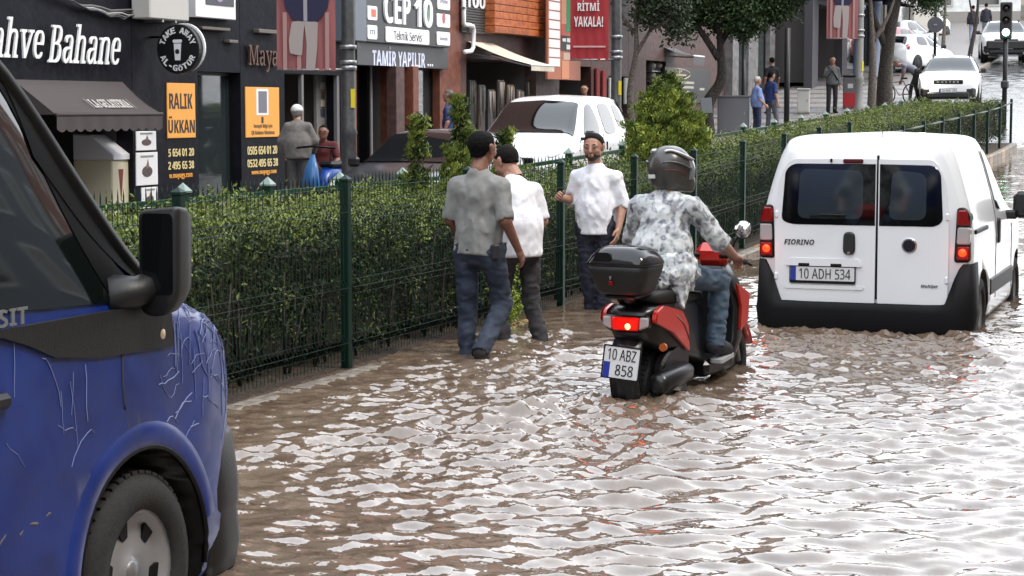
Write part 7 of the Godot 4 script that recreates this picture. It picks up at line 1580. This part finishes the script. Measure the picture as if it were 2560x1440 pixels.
# ---------- street furniture, trees, the far end
func build_street_furniture():
	var steel_grey := textured([[0.2, Color(0.20, 0.20, 0.205)], [0.6, Color(0.25, 0.25, 0.255)], [0.9, Color(0.29, 0.29, 0.29)]], 0.03, 1.0, 0.5, 0.6, 111)
	lamp_post("grey lamp post with a figure banner between the parked car and dark shop", 872, 30.0, steel_grey, "figure", 697, 842, 178)
	lamp_post("grey lamp post carrying the red banner with white capitals", 1540, 40.0, steel_grey, "red", 1425, 1520, 152)
	lamp_post("pale concrete lamp post with a figure banner on the rising pavement", 2147, 58.0, mat(Color(0.48, 0.475, 0.46), 0.7), "figure", 2062, 2140, 98)
	# traffic light
	var q := at_px(2511, 250, 58.0); var o := thing("traffic_light", "black traffic light on its pole showing green", "traffic light", W(q.x, q.y, rise(q.x) + ROAD), -0.24)
	part("pole", tubem([Vector3(0, 0, 0), Vector3(0, 3.1, 0)], 0.07, 12), mat(Color(0.07, 0.07, 0.085), 0.5), o)
	part("push_button_box", boxm(Vector3(0, 1.15 + rise(q.x) * 0.0, 0.03), Vector3(0.22, 0.26, 0.2), 0.05), mat(Color(0.12, 0.12, 0.13), 0.5), o)
	var top := EYE + ray(2511, 6).y * 58.0 / -ray(2511, 6).z - (rise(q.x) + ROAD); var bot := EYE + ray(2511, 98).y * 58.0 / -ray(2511, 98).z - (rise(q.x) + ROAD)
	var hd := part("head", boxm(Vector3(0, (top + bot) * 0.5, 0.12), Vector3(0.34, top - bot, 0.22), 0.03), mat(Color(0.045, 0.045, 0.055), 0.5), o)
	for k in 3:
		var y := bot + (top - bot) * (0.18 + 0.32 * k); var c := new_st(true)
		lathe(c, Vector3(0, y, 0.231), Vector3(0, 0, 1), [[0.105, 0.0], [0.09, 0.012], [0, 0.02]], 20)
		part("lens", done(c), glow(Color(0.75, 1.0, 0.90), 2.5) if k == 0 else mat([Color(), Color(0.10, 0.07, 0.03), Color(0.10, 0.03, 0.03)][k], 0.3), hd)
		var vs := new_st(true); var r1 := []; var r2 := []
		for i in 13: var an := PI * i / 12.0; r1.append(Vector3(cos(an) * 0.115, y + sin(an) * 0.115, 0.23)); r2.append(Vector3(cos(an) * 0.115, y + sin(an) * 0.115, 0.36))
		loft(vs, [r1, r2], false, false, false); part("visor", done(vs), M.black, hd)
		if k == 0: lamp_glow(o, Vector3(0, y, 0.32), Color(0.6, 1.0, 0.8), 0.04, 0.1)
	# cabinets and bins on the pavement
	cabinet("utility_cabinet", "grey street cabinet with a pale edge beside the dark tree", 1792, 1878, 240, 56.5, mat(Color(0.42, 0.42, 0.435), 0.5), true)
	cabinet("utility_cabinet", "narrow white street cabinet near the kerb", 1992, 2024, 222, 62.0, mat(Color(0.74, 0.735, 0.71), 0.55), false)
	q = at_px(2126, 250, 63.5); var h := base_h(q.x)
	o = thing("litter_bin", "grey litter bin with a bright red lower panel", "bin", W(q.x, q.y, h), -A + 0.15)
	part("case", boxm(Vector3(0, 0.5, 0), Vector3(0.46, 1.0, 0.4), 0.03), mat(Color(0.36, 0.36, 0.37), 0.5), o); part("panel", boxm(Vector3(0, 0.28, 0.203), Vector3(0.42, 0.45, 0.012), 0.003), mat(Color(0.66, 0.10, 0.15), 0.4), o)
	part("sticker", boxm(Vector3(0.0, 0.72, 0.203), Vector3(0.16, 0.14, 0.006)), mat(Color(0.75, 0.75, 0.74), 0.5), o); part("lid", boxm(Vector3(0, 1.03, 0), Vector3(0.5, 0.06, 0.44), 0.02), M.black, o)
	# slim posts, the road sign, bicycle, hanging bags
	for p in [[1858, 150, 365, 57.5, 0.05], [1966, 70, 325, 57.0, 0.08]]:
		q = at_px(p[0], p[2], p[3]); var a: float = EYE + ray(p[0], p[1]).y * p[3] / -ray(p[0], p[1]).z - (base_h(q.x))
		o = thing("sign_post", "dark slim post standing beside the " + ("grey cabinet" if p[0] < 1900 else "white cabinet"), "post", W(q.x, q.y, base_h(q.x))); part("pole", tubem([Vector3.ZERO, Vector3(0, a, 0)], p[4], 8), mat(Color(0.10, 0.10, 0.12), 0.5), o); part("collar", boxm(Vector3(0, 0.08, 0), Vector3(0.2, 0.16, 0.2), 0.03), M.black, o)
	q = at_px(2337, 130, 74.0); o = thing("road_sign", "back of a round road sign on a dark pole", "road sign", W(q.x, q.y, rise(q.x) + ROAD), -0.2)
	part("pole", tubem([Vector3(0, 0, 0), Vector3(0, 4.5, 0)], 0.05, 8), M.black, o); var ds := EYE + ray(2337, 62).y * 74.0 / -ray(2337, 62).z - (rise(q.x) + ROAD)
	part("disc", prismm(circle(Vector2(0, ds), 0.29, 24), 0.05, 0.06), mat(Color(0.25, 0.25, 0.27), 0.5), o); part("clamp", boxm(Vector3(0, ds, 0.065), Vector3(0.12, 0.05, 0.03)), M.steel, o)
	q = at_px(2248, 200, 65.5); o = thing("bicycle", "small bicycle leaning by the thick tree in front of the bent man", "bicycle", W(q.x, q.y, rise(q.x) + ROAD + 0.02), -A + 0.9)
	for z in [-0.5, 0.5]:
		var ring := []; for i in 25: ring.append(Vector3(0, 0.33 + sin(TAU * i / 24) * 0.31, z + cos(TAU * i / 24) * 0.31))
		var w := part("wheel", tubem(ring, 0.022, 6), M.rubber, o)
		for i in 8: part("spoke", tubem([Vector3(0, 0.33, z), Vector3(0, 0.33 + sin(TAU * i / 8) * 0.3, z + cos(TAU * i / 8) * 0.3)], 0.004, 4), M.steel, w)
	part("frame", tubem([Vector3(0, 0.33, 0.5), Vector3(0, 0.75, 0.2), Vector3(0, 0.70, -0.36), Vector3(0, 0.30, 0.0), Vector3(0, 0.33, 0.5)], 0.018, 6), mat(Color(0.35, 0.12, 0.10), 0.4), o); part("fork", tubem([Vector3(0, 0.33, -0.5), Vector3(0, 0.90, -0.32)], 0.018, 6), M.steel, o)
	part("handlebar", tubem([Vector3(-0.25, 0.95, -0.25), Vector3(0, 0.92, -0.33), Vector3(0.25, 0.95, -0.25)], 0.015, 6), M.black, o); part("saddle", boxm(Vector3(0, 0.84, 0.24), Vector3(0.12, 0.06, 0.24), 0.025), M.black, o)
	q = at_px(1533, 290, 39.4); h = EYE + ray(1533, 296).y * 39.4 / -ray(1533, 296).z
	o = thing("cool_bag", "turquoise delivery bag on a parked moped beside the lamp post", "bag", W(q.x, q.y, h), -A + 0.3); part("bag", boxm(Vector3(0, 0, 0), Vector3(0.34, 0.36, 0.34), 0.04), mat(Color(0.06, 0.44, 0.46), 0.6), o); part("label", boxm(Vector3(0, 0.02, 0.172), Vector3(0.22, 0.06, 0.004)), mat(Color(0.5, 0.68, 0.68), 0.6), o)
	o = thing("delivery_moped", "dark parked moped under the turquoise delivery bag", "moped", W(q.x, q.y, base_h(q.x)), -A + 0.3)
	wheel(o, Vector3(0, 0.27, 0.1), 0.27, 0.1, 1.0); wheel(o, Vector3(0, 0.27, -1.1), 0.27, 0.1, 1.0)
	part("seat", boxm(Vector3(0, 0.82, -0.3), Vector3(0.26, 0.1, 0.6), 0.04), M.black, o); part("body", tubem([Vector3(0, 0.5, 0.1), Vector3(0, 0.62, -0.2), Vector3(0, 0.4, -0.6), Vector3(0, 0.6, -0.95), Vector3(0, 1.0, -0.88)], [0.1, 0.16, 0.12, 0.14, 0.08], 10), mat(Color(0.10, 0.10, 0.12), 0.4), o)
	part("handlebar", tubem([Vector3(-0.33, 1.08, -0.75), Vector3(0, 1.06, -0.88), Vector3(0.33, 1.08, -0.75)], 0.018, 6), M.black, o); part("rack", boxm(Vector3(0, (h - base_h(q.x) - 0.18 + 0.82) * 0.5, 0), Vector3(0.25, maxf(h - base_h(q.x) - 0.18 - 0.82, 0.03), 0.25)), M.black, o)
	o = thing("price_board", "small white tilted board leaning against the dark tree", "board", W(at_px(1766, 300, 55.0).x, at_px(1766, 300, 55.0).y, base_h(at_px(1766, 300, 55.0).x)), -A + 0.3)
	part("panel", boxm(Vector3(0, 0.95, 0), Vector3(0.30, 0.42, 0.02), 0.005, Basis(Vector3(0, 0, 1), 0.08)), mat(Color(0.42, 0.44, 0.45), 0.6), o); part("leg", boxm(Vector3(0, 0.37, 0), Vector3(0.04, 0.75, 0.03)), M.black, o)
func cabinet(called: String, label: String, px0: float, px1: float, py: float, z: float, m: Material, edge: bool):
	var q := at_px((px0 + px1) * 0.5, 330, z); var w := (px1 - px0) / FOCAL * z; var b := base_h(q.x); var h := EYE + ray(px0, py).y * z / -ray(px0, py).z - b
	var o := thing(called, label, "cabinet", W(q.x, q.y, b), -A * 0.5)
	part("case", boxm(Vector3(0, h * 0.5 + 0.03, 0), Vector3(w * 0.94, h - 0.06, 0.4), 0.012), m, o); part("roof", boxm(Vector3(0, h - 0.01, 0), Vector3(w, 0.05, 0.48), 0.012), m, o); part("plinth", boxm(Vector3(0, 0.0, 0), Vector3(w * 0.96, 0.14, 0.42)), M.kerb, o)
	part("door", boxm(Vector3(-w * 0.02, h * 0.5, 0.203), Vector3(w * 0.84, h - 0.22, 0.012), 0.004), m, o); part("lock", boxm(Vector3(w * 0.3, h * 0.55, 0.214), Vector3(0.03, 0.08, 0.02), 0.004), M.steel, o)
	if edge: part("edge_strip", boxm(Vector3(w * 0.48, h * 0.5, 0.208), Vector3(0.06, h - 0.1, 0.02)), mat(Color(0.74, 0.74, 0.74), 0.4), o)
func lamp_post(label: String, px: float, z: float, m: Material, kind: String, bx0: float, bx1: float, by: float):
	var q := at_px(px, 300, z); var b := base_h(q.x)
	var o := thing("lamp_post", label, "lamp post", W(q.x, q.y, b), 0.0)
	var st := new_st(true); lathe(st, Vector3.ZERO, Vector3.UP, [[0.0, 0], [0.17, 0], [0.17, 0.5], [0.115, 0.6], [0.11, 1.3], [0.13, 1.34], [0.105, 1.42], [0.10, 3.0], [0.085, 6.5], [0, 6.5]], 18); part("pole", done(st), m, o)
	part("arm", tubem([Vector3(0, 6.3, 0), Vector3(0.3, 6.9, 0), Vector3(1.2, 7.1, 0.1)], 0.05, 8), m, o); part("lamp_head", boxm(Vector3(1.5, 7.08, 0.12), Vector3(0.7, 0.12, 0.25), 0.04), m, o)
	var yh := func(py: float): return EYE + ray(px, py).y * z / -ray(px, py).z - b
	var xb := func(p: float): return (p - px) / FOCAL * z
	for py in [by - 60, by - 8, by - 22]: part("band", tubem([Vector3(0, yh.call(py) - 0.03, 0), Vector3(0, yh.call(py) + 0.03, 0)], 0.125, 14), M.steel, o)
	part("tag", boxm(Vector3(0.07, yh.call(by + 68), 0.09), Vector3(0.07, 0.28, 0.01), 0.0, Basis(Vector3.UP, 0.5)), mat(Color(0.72, 0.66, 0.12), 0.5), o)
	# the banner hangs from two short rods
	var x0: float = xb.call(bx0); var x1: float = xb.call(bx1); var y0: float = yh.call(by); var y1: float = yh.call(-70.0)
	for y in [y0 + 0.02, y1]: part("banner_rod", tubem([Vector3(x0, y, 0.1), Vector3(0, y, 0.08)], 0.02, 7), M.steel, o)
	var f := thing("banner", "red street banner with white brush lettering" if kind == "red" else ("faded banner of a figure's legs before red stripes, beside the dark shop" if z < 40 else "faded figure banner on the pale concrete post"), "banner", W(q.x, q.y, b) + Vector3(0, y0, 0.1), 0.0, "banners on the lamp posts")
	var hgt := y1 - y0; var w := x1 - x0
	st = new_st(true); var rings := []
	for i in 13:
		var ring := []
		for k in 17: ring.append(Vector3(x0 + w * k / 16.0, hgt * i / 12.0, 0.012 * sin(k * 1.7 + i * 0.4)))
		rings.append(ring)
	loft(st, rings, false, false, false)
	var base_c := mat(Color(0.56, 0.10, 0.13), 0.7) if kind == "red" else mat(Color(0.52, 0.30, 0.30), 0.8)
	part("cloth", done(st), base_c, f)
	var mid := (x0 + x1) * 0.5
	if kind == "red":
		var wm := mat(Color(0.82, 0.80, 0.79), 0.7); var lt := func(s: String, pa: float, pb: float, c: float, d: float): letters(s, Vector3((xb.call(pa) + xb.call(pb)) * 0.5, (yh.call(c) + yh.call(d)) * 0.5 - y0, 0.03), xb.call(pb) - xb.call(pa), yh.call(c) - yh.call(d), wm, f, 0.01)
		lt.call("RİTMİ", 1443, 1497, 2, 28); lt.call("YAKALA!", 1434, 1506, 42, 68)
		part("web_line", boxm(Vector3(mid, yh.call(117) - y0, 0.025), Vector3(w * 0.84, 0.035, 0.01)), mat(Color(0.74, 0.55, 0.55), 0.7), f)
	else:
		for k in 4: part("stripe", boxm(Vector3(x0 + w * (0.14 + 0.24 * k), hgt * 0.3, 0.02), Vector3(w * 0.07, hgt * 0.58, 0.012)), mat(Color(0.60, 0.46, 0.45), 0.8), f)
		var ph := func(py: float): return yh.call(py) - y0
		var kx := w / 145.0; var ky := hgt / (by + 70.0)
		var pt := func(a: float, c: float): return Vector2(x0 + a * kx, (178.0 - c) * (ky * (by + 70.0) / 248.0))
		part("figure_coat", prismm(PackedVector2Array([pt.call(8, -60), pt.call(140, -60), pt.call(126, 22), pt.call(104, 52), pt.call(76, 56), pt.call(40, 50), pt.call(22, 22)]), 0.022, 0.032), mat(Color(0.10, 0.095, 0.22), 0.8), f)
		part("figure_stripe", prismm(PackedVector2Array([pt.call(66, -60), pt.call(76, -60), pt.call(76, 54), pt.call(67, 54)]), 0.032, 0.037), mat(Color(0.55, 0.54, 0.56), 0.8), f)
		part("figure_leg", prismm(round_poly([pt.call(38, 54), pt.call(70, 54), pt.call(66, 86), pt.call(62, 140), pt.call(32, 134), pt.call(30, 100)], 0.03), 0.024, 0.034), mat(Color(0.58, 0.54, 0.53), 0.8), f)
		part("figure_leg", prismm(round_poly([pt.call(68, 54), pt.call(102, 56), pt.call(100, 120), pt.call(94, 176), pt.call(72, 176), pt.call(74, 110)], 0.02), 0.024, 0.035), mat(Color(0.58, 0.54, 0.53), 0.8), f)

func build_trees():
	var broad := leaf_sprig(8, 0.11, 0.06, 0.07, 61)
	var q := at_px(1772, 390, 55.5); var base := W(q.x, q.y, base_h(q.x))
	street_tree("dark leafy street tree whose bowed trunk forks beside the grey cabinet", base, [[Vector3(0, -0.1, 0), Vector3(-0.05, 0.9, 0), Vector3(0.32, 1.6, 0), Vector3(0.30, 2.4, 0), Vector3(0.25, 3.0, 0)], [Vector3(0.25, 2.2, 0), Vector3(-0.3, 3.0, 0.1), Vector3(-1.0, 3.8, 0.2), Vector3(-1.6, 4.6, 0)], [Vector3(0.28, 2.6, 0), Vector3(0.75, 3.5, -0.2), Vector3(1.0, 5.0, 0.2)], [Vector3(0.25, 2.9, 0), Vector3(0.1, 4.0, 0.3), Vector3(-0.2, 5.5, 0)]], 0.19, [[Vector3(1.0, 3.9, 0), 1.15], [Vector3(-0.3, 4.0, 0.2), 1.0], [Vector3(-1.3, 4.2, 0), 0.95], [Vector3(0.2, 5.2, 0), 1.4], [Vector3(1.8, 4.3, -0.2), 1.1], [Vector3(2.6, 4.6, 0.1), 0.9], [Vector3(-2.1, 4.7, 0), 0.8], [Vector3(0.9, 3.3, 0.2), 0.7], [Vector3(-0.8, 3.5, 0.1), 0.75], [Vector3(0.2, 3.6, -0.2), 0.7], [Vector3(1.7, 3.7, 0), 0.7]], broad, Color(0.022, 0.040, 0.018), Color(0.05, 0.08, 0.03), 10500, M.bark)
	q = at_px(1585, 330, 50.0); base = W(q.x, q.y, base_h(q.x))
	street_tree("bare grey branched tree with few leaves behind the red banner", base, [[Vector3(0, -0.1, 0), Vector3(-0.1, 1.5, 0), Vector3(0.05, 2.6, 0), Vector3(0.0, 3.6, 0)], [Vector3(0.05, 2.5, 0), Vector3(0.5, 3.3, 0), Vector3(0.9, 4.4, 0)], [Vector3(0.0, 3.0, 0), Vector3(-0.4, 3.6, 0.1), Vector3(-0.5, 4.6, 0)], [Vector3(0.4, 3.1, 0), Vector3(0.8, 3.3, 0.1), Vector3(1.3, 3.9, 0)], [Vector3(0.0, 3.4, 0), Vector3(0.3, 4.2, 0), Vector3(0.2, 5.0, 0)]], 0.10, [[Vector3(0.3, 3.6, 0), 0.7], [Vector3(0.9, 3.9, 0), 0.7], [Vector3(0.2, 4.6, 0), 1.1], [Vector3(1.1, 3.1, 0), 0.45]], broad, Color(0.018, 0.03, 0.016), Color(0.06, 0.08, 0.045), 700, M.bark_pale)
	q = at_px(2212, 240, 62.0); base = W(q.x, q.y, base_h(q.x))
	street_tree("thick dark trunk rising from the kerb beside the bicycle", base, [[Vector3(0, -0.15, 0), Vector3(0.0, 1.0, 0), Vector3(0.12, 2.4, 0), Vector3(0.35, 3.6, 0), Vector3(0.6, 5.2, 0)], [Vector3(0.05, 1.9, 0), Vector3(-0.35, 2.8, 0.1), Vector3(-0.7, 4.0, 0)], [Vector3(0.3, 3.4, 0), Vector3(-0.1, 4.3, 0), Vector3(-0.3, 5.4, 0)]], 0.25, [[Vector3(0.6, 5.4, 0), 1.3], [Vector3(1.25, 3.7, 0.0), 0.75], [Vector3(-0.7, 4.4, 0), 0.9], [Vector3(-1.5, 4.2, 0), 0.7]], broad, Color(0.015, 0.028, 0.014), Color(0.05, 0.08, 0.03), 3200, M.bark)
	q = at_px(2178, 265, 60.5); base = W(q.x, q.y, base_h(q.x))
	street_tree("slim pale trunk behind the concrete lamp post", base, [[Vector3(0, -0.1, 0), Vector3(0.03, 1.4, 0), Vector3(0.0, 2.4, 0), Vector3(-0.1, 3.8, 0)], [Vector3(0.0, 2.2, 0), Vector3(0.5, 3.1, 0), Vector3(0.8, 4.2, 0)]], 0.13, [[Vector3(0, 4.4, 0), 0.9], [Vector3(-0.5, 3.9, 0), 0.5]], broad, Color(0.02, 0.035, 0.018), Color(0.07, 0.1, 0.04), 260, M.bark_pale)
	q = at_px(2418, 118, 78.0); base = W(q.x, q.y, rise(q.x) + ROAD)
	street_tree("thin dark forked tree in front of the walking men", base, [[Vector3(0, -0.1, 0), Vector3(0.15, 1.0, 0), Vector3(0.35, 2.2, 0), Vector3(0.4, 3.6, 0)], [Vector3(0.3, 1.7, 0), Vector3(0.1, 2.6, 0), Vector3(-0.1, 3.8, 0)]], 0.10, [[Vector3(0.3, 4.6, 0), 1.0]], broad, Color(0.02, 0.035, 0.018), Color(0.07, 0.1, 0.04), 200, M.bark)
	q = at_px(2356, 118, 82.0); base = W(q.x, q.y, rise(q.x) + ROAD)
	street_tree("thin grey trunk beside the back of the round sign", base, [[Vector3(0, -0.1, 0), Vector3(0.05, 1.4, 0), Vector3(0.12, 3.4, 0)]], 0.10, [[Vector3(0.1, 4.6, 0), 1.0]], broad, Color(0.02, 0.035, 0.018), Color(0.07, 0.1, 0.04), 200, M.bark_pale)
func street_tree(label: String, base: Vector3, limbs: Array, r: float, lobes: Array, mesh: Mesh, c0: Color, c1: Color, n: int, bark: Material):
	var o := thing("street_tree", label, "tree", base, 0.0, "street trees")
	for i in limbs.size():
		var rad := []; var pts: Array = limbs[i]; var fine := []
		for k in (pts.size() - 1) * 4 + 1:
			var s := k / 4.0; var a := mini(int(s), pts.size() - 2); var f := s - a
			var p0: Vector3 = pts[maxi(a - 1, 0)]; var p3: Vector3 = pts[mini(a + 2, pts.size() - 1)]
			fine.append(pts[a].cubic_interpolate(pts[a + 1], p0, p3, f)); rad.append((r if i == 0 else r * 0.55) * lerpf(1.0 if i else 1.15, 0.35, s / (pts.size() - 1)))
		part("trunk" if i == 0 else "limb", tubem(fine, rad, 9), bark, o)
	var xf := []; var cols := PackedColorArray(); var vol := 0.0
	for b in lobes: vol += b[1] * b[1]
	for b in lobes:
		for k in int(n * b[1] * b[1] / vol):
			var d := Vector3(rng.randfn(), rng.randfn(), rng.randfn()).normalized(); var rr: float = b[1] * pow(rng.randf(), 0.45) * (0.8 + 0.5 * n_rip.get_noise_3d(d.x * 0.3, d.y * 0.3 + b[0].x, d.z * 0.3))
			xf.append(Transform3D(rbasis(rng.randf_range(0.8, 1.3)), b[0] + d * rr)); cols.append(shade_of(c0, c1))
	foliage("crown", mesh, xf, cols, o)
func build_far():
	# houses closing the view at the top of the hill, and unseen blocks round the street, added to shade the fronts and darken reflections
	var white := textured([[0.2, Color(0.70, 0.70, 0.69)], [0.8, Color(0.78, 0.78, 0.77)]], 0.02, 0.4, 0.8, 0.0, 121); var beige := textured([[0.2, Color(0.60, 0.56, 0.52)], [0.8, Color(0.68, 0.64, 0.60)]], 0.02, 0.4, 0.8, 0.0, 122)
	for b in [[2352, 118.0, 9.0, 7.0, white, "white house with framed panels closing the street"], [2520, 124.0, 9.0, 7.5, beige, "beige house behind the traffic light"], [2250, 122.0, 10.0, 8.0, white, "pale house behind the parked cars"]]:
		var q := at_px(b[0], 100, b[1]); var o := thing("house", b[5], "house", W(q.x, q.y, rise(q.x) + ROAD - 0.5), -0.22)
		part("wall", boxm(Vector3(0, b[3] * 0.5, -4.0), Vector3(b[2], b[3], 8.0)), b[4], o); part("roof", boxm(Vector3(0, b[3] + 0.1, -4.0), Vector3(b[2] + 0.5, 0.3, 8.5)), M.kerb, o)
		part("plinth", boxm(Vector3(0, 0.6, 0.05), Vector3(b[2], 1.2, 0.16)), mat(Color(0.48, 0.46, 0.44), 0.8), o); part("string_course", boxm(Vector3(0, 3.6, 0.06), Vector3(b[2] + 0.05, 0.22, 0.2)), mat(Color(0.62, 0.61, 0.60), 0.7), o)
		for k in 3:
			for f in 2:
				var x: float = (k - 1) * b[2] * 0.3; var y := 2.3 + f * 3.0
				var w := part("window", frame_of(x - 0.65, x + 0.65, y - 0.8, y + 0.8, 0.09, 0.04), mat(Color(0.60, 0.59, 0.58), 0.6), o); part("pane", boxm(Vector3(x, y, 0.02), Vector3(1.14, 1.44, 0.02)), M.glass, w)
	var rp := at_px(2310, 30, 108.0); var pn := thing("advert_panel", "red advertising panel between the trees at the hill top", "panel", W(rp.x, rp.y, rise(rp.x) + ROAD), -0.2)
	part("panel", boxm(Vector3(0, 5.0, 0), Vector3(0.55, 3.0, 0.1), 0.02), mat(Color(0.50, 0.06, 0.08), 0.5), pn); part("leg", boxm(Vector3(0, 1.75, 0), Vector3(0.12, 3.6, 0.08)), M.steel, pn)
	var tones := [Color(0.62, 0.58, 0.50), Color(0.45, 0.45, 0.45), Color(0.58, 0.48, 0.46), Color(0.68, 0.68, 0.67), Color(0.55, 0.50, 0.43), Color(0.58, 0.48, 0.32), Color(0.50, 0.52, 0.55), Color(0.60, 0.42, 0.36)]
	var names := ["cream", "grey", "pale pink", "white", "beige", "ochre", "blue grey", "terracotta"]
	for k in 8: block(-48.0 + k * 13.0, -9.5, PI * 1.5 - A, [15.0, 17.0, 16.0, 18.0, 17.0, 18.0, 16.0, 17.0][k], tones[k], names[k] + " apartment block out of view across the street, added for its shade")
	for k in 5: block(-49.0 + k * 13.0, FACE, PI / 2 - A, [16.0, 15.0, 17.0, 16.0, 15.0][k], tones[(k + 3) % 8], names[(k + 3) % 8] + " apartment block out of view before the coffee house, added to darken reflections")
	for k in 2: block(-62.0, -3.0 + k * 13.0, -A + PI, 15.0, tones[k * 2], names[k * 2] + " apartment block out of view at the lower street end, added to darken reflections")
func block(t: float, l: float, turn: float, hgt: float, c: Color, label: String):  # an unseen block, added for its shade and dark reflection
	var o := thing("unseen_block", label, "building", W(t, l, ROAD), turn)
	part("wall", boxm(Vector3(0, hgt * 0.5, -5.0), Vector3(12.6, hgt, 9.0)), mat(c, 0.8), o); part("roof", boxm(Vector3(0, hgt + 0.1, -5.0), Vector3(12.9, 0.25, 9.4)), M.kerb, o)
	part("plinth", boxm(Vector3(0, 0.6, -0.35), Vector3(12.6, 1.2, 0.3)), M.kerb, o)
	for f in 5:
		for i in 4:
			var x := -4.6 + i * 3.05; var y := 2.2 + f * 2.9
			var w := part("window", frame_of(x - 0.7, x + 0.7, y - 0.9, y + 0.9, 0.1, -0.48), M.white, o); part("pane", boxm(Vector3(x, y, -0.49), Vector3(1.2, 1.6, 0.03)), M.glass, w)
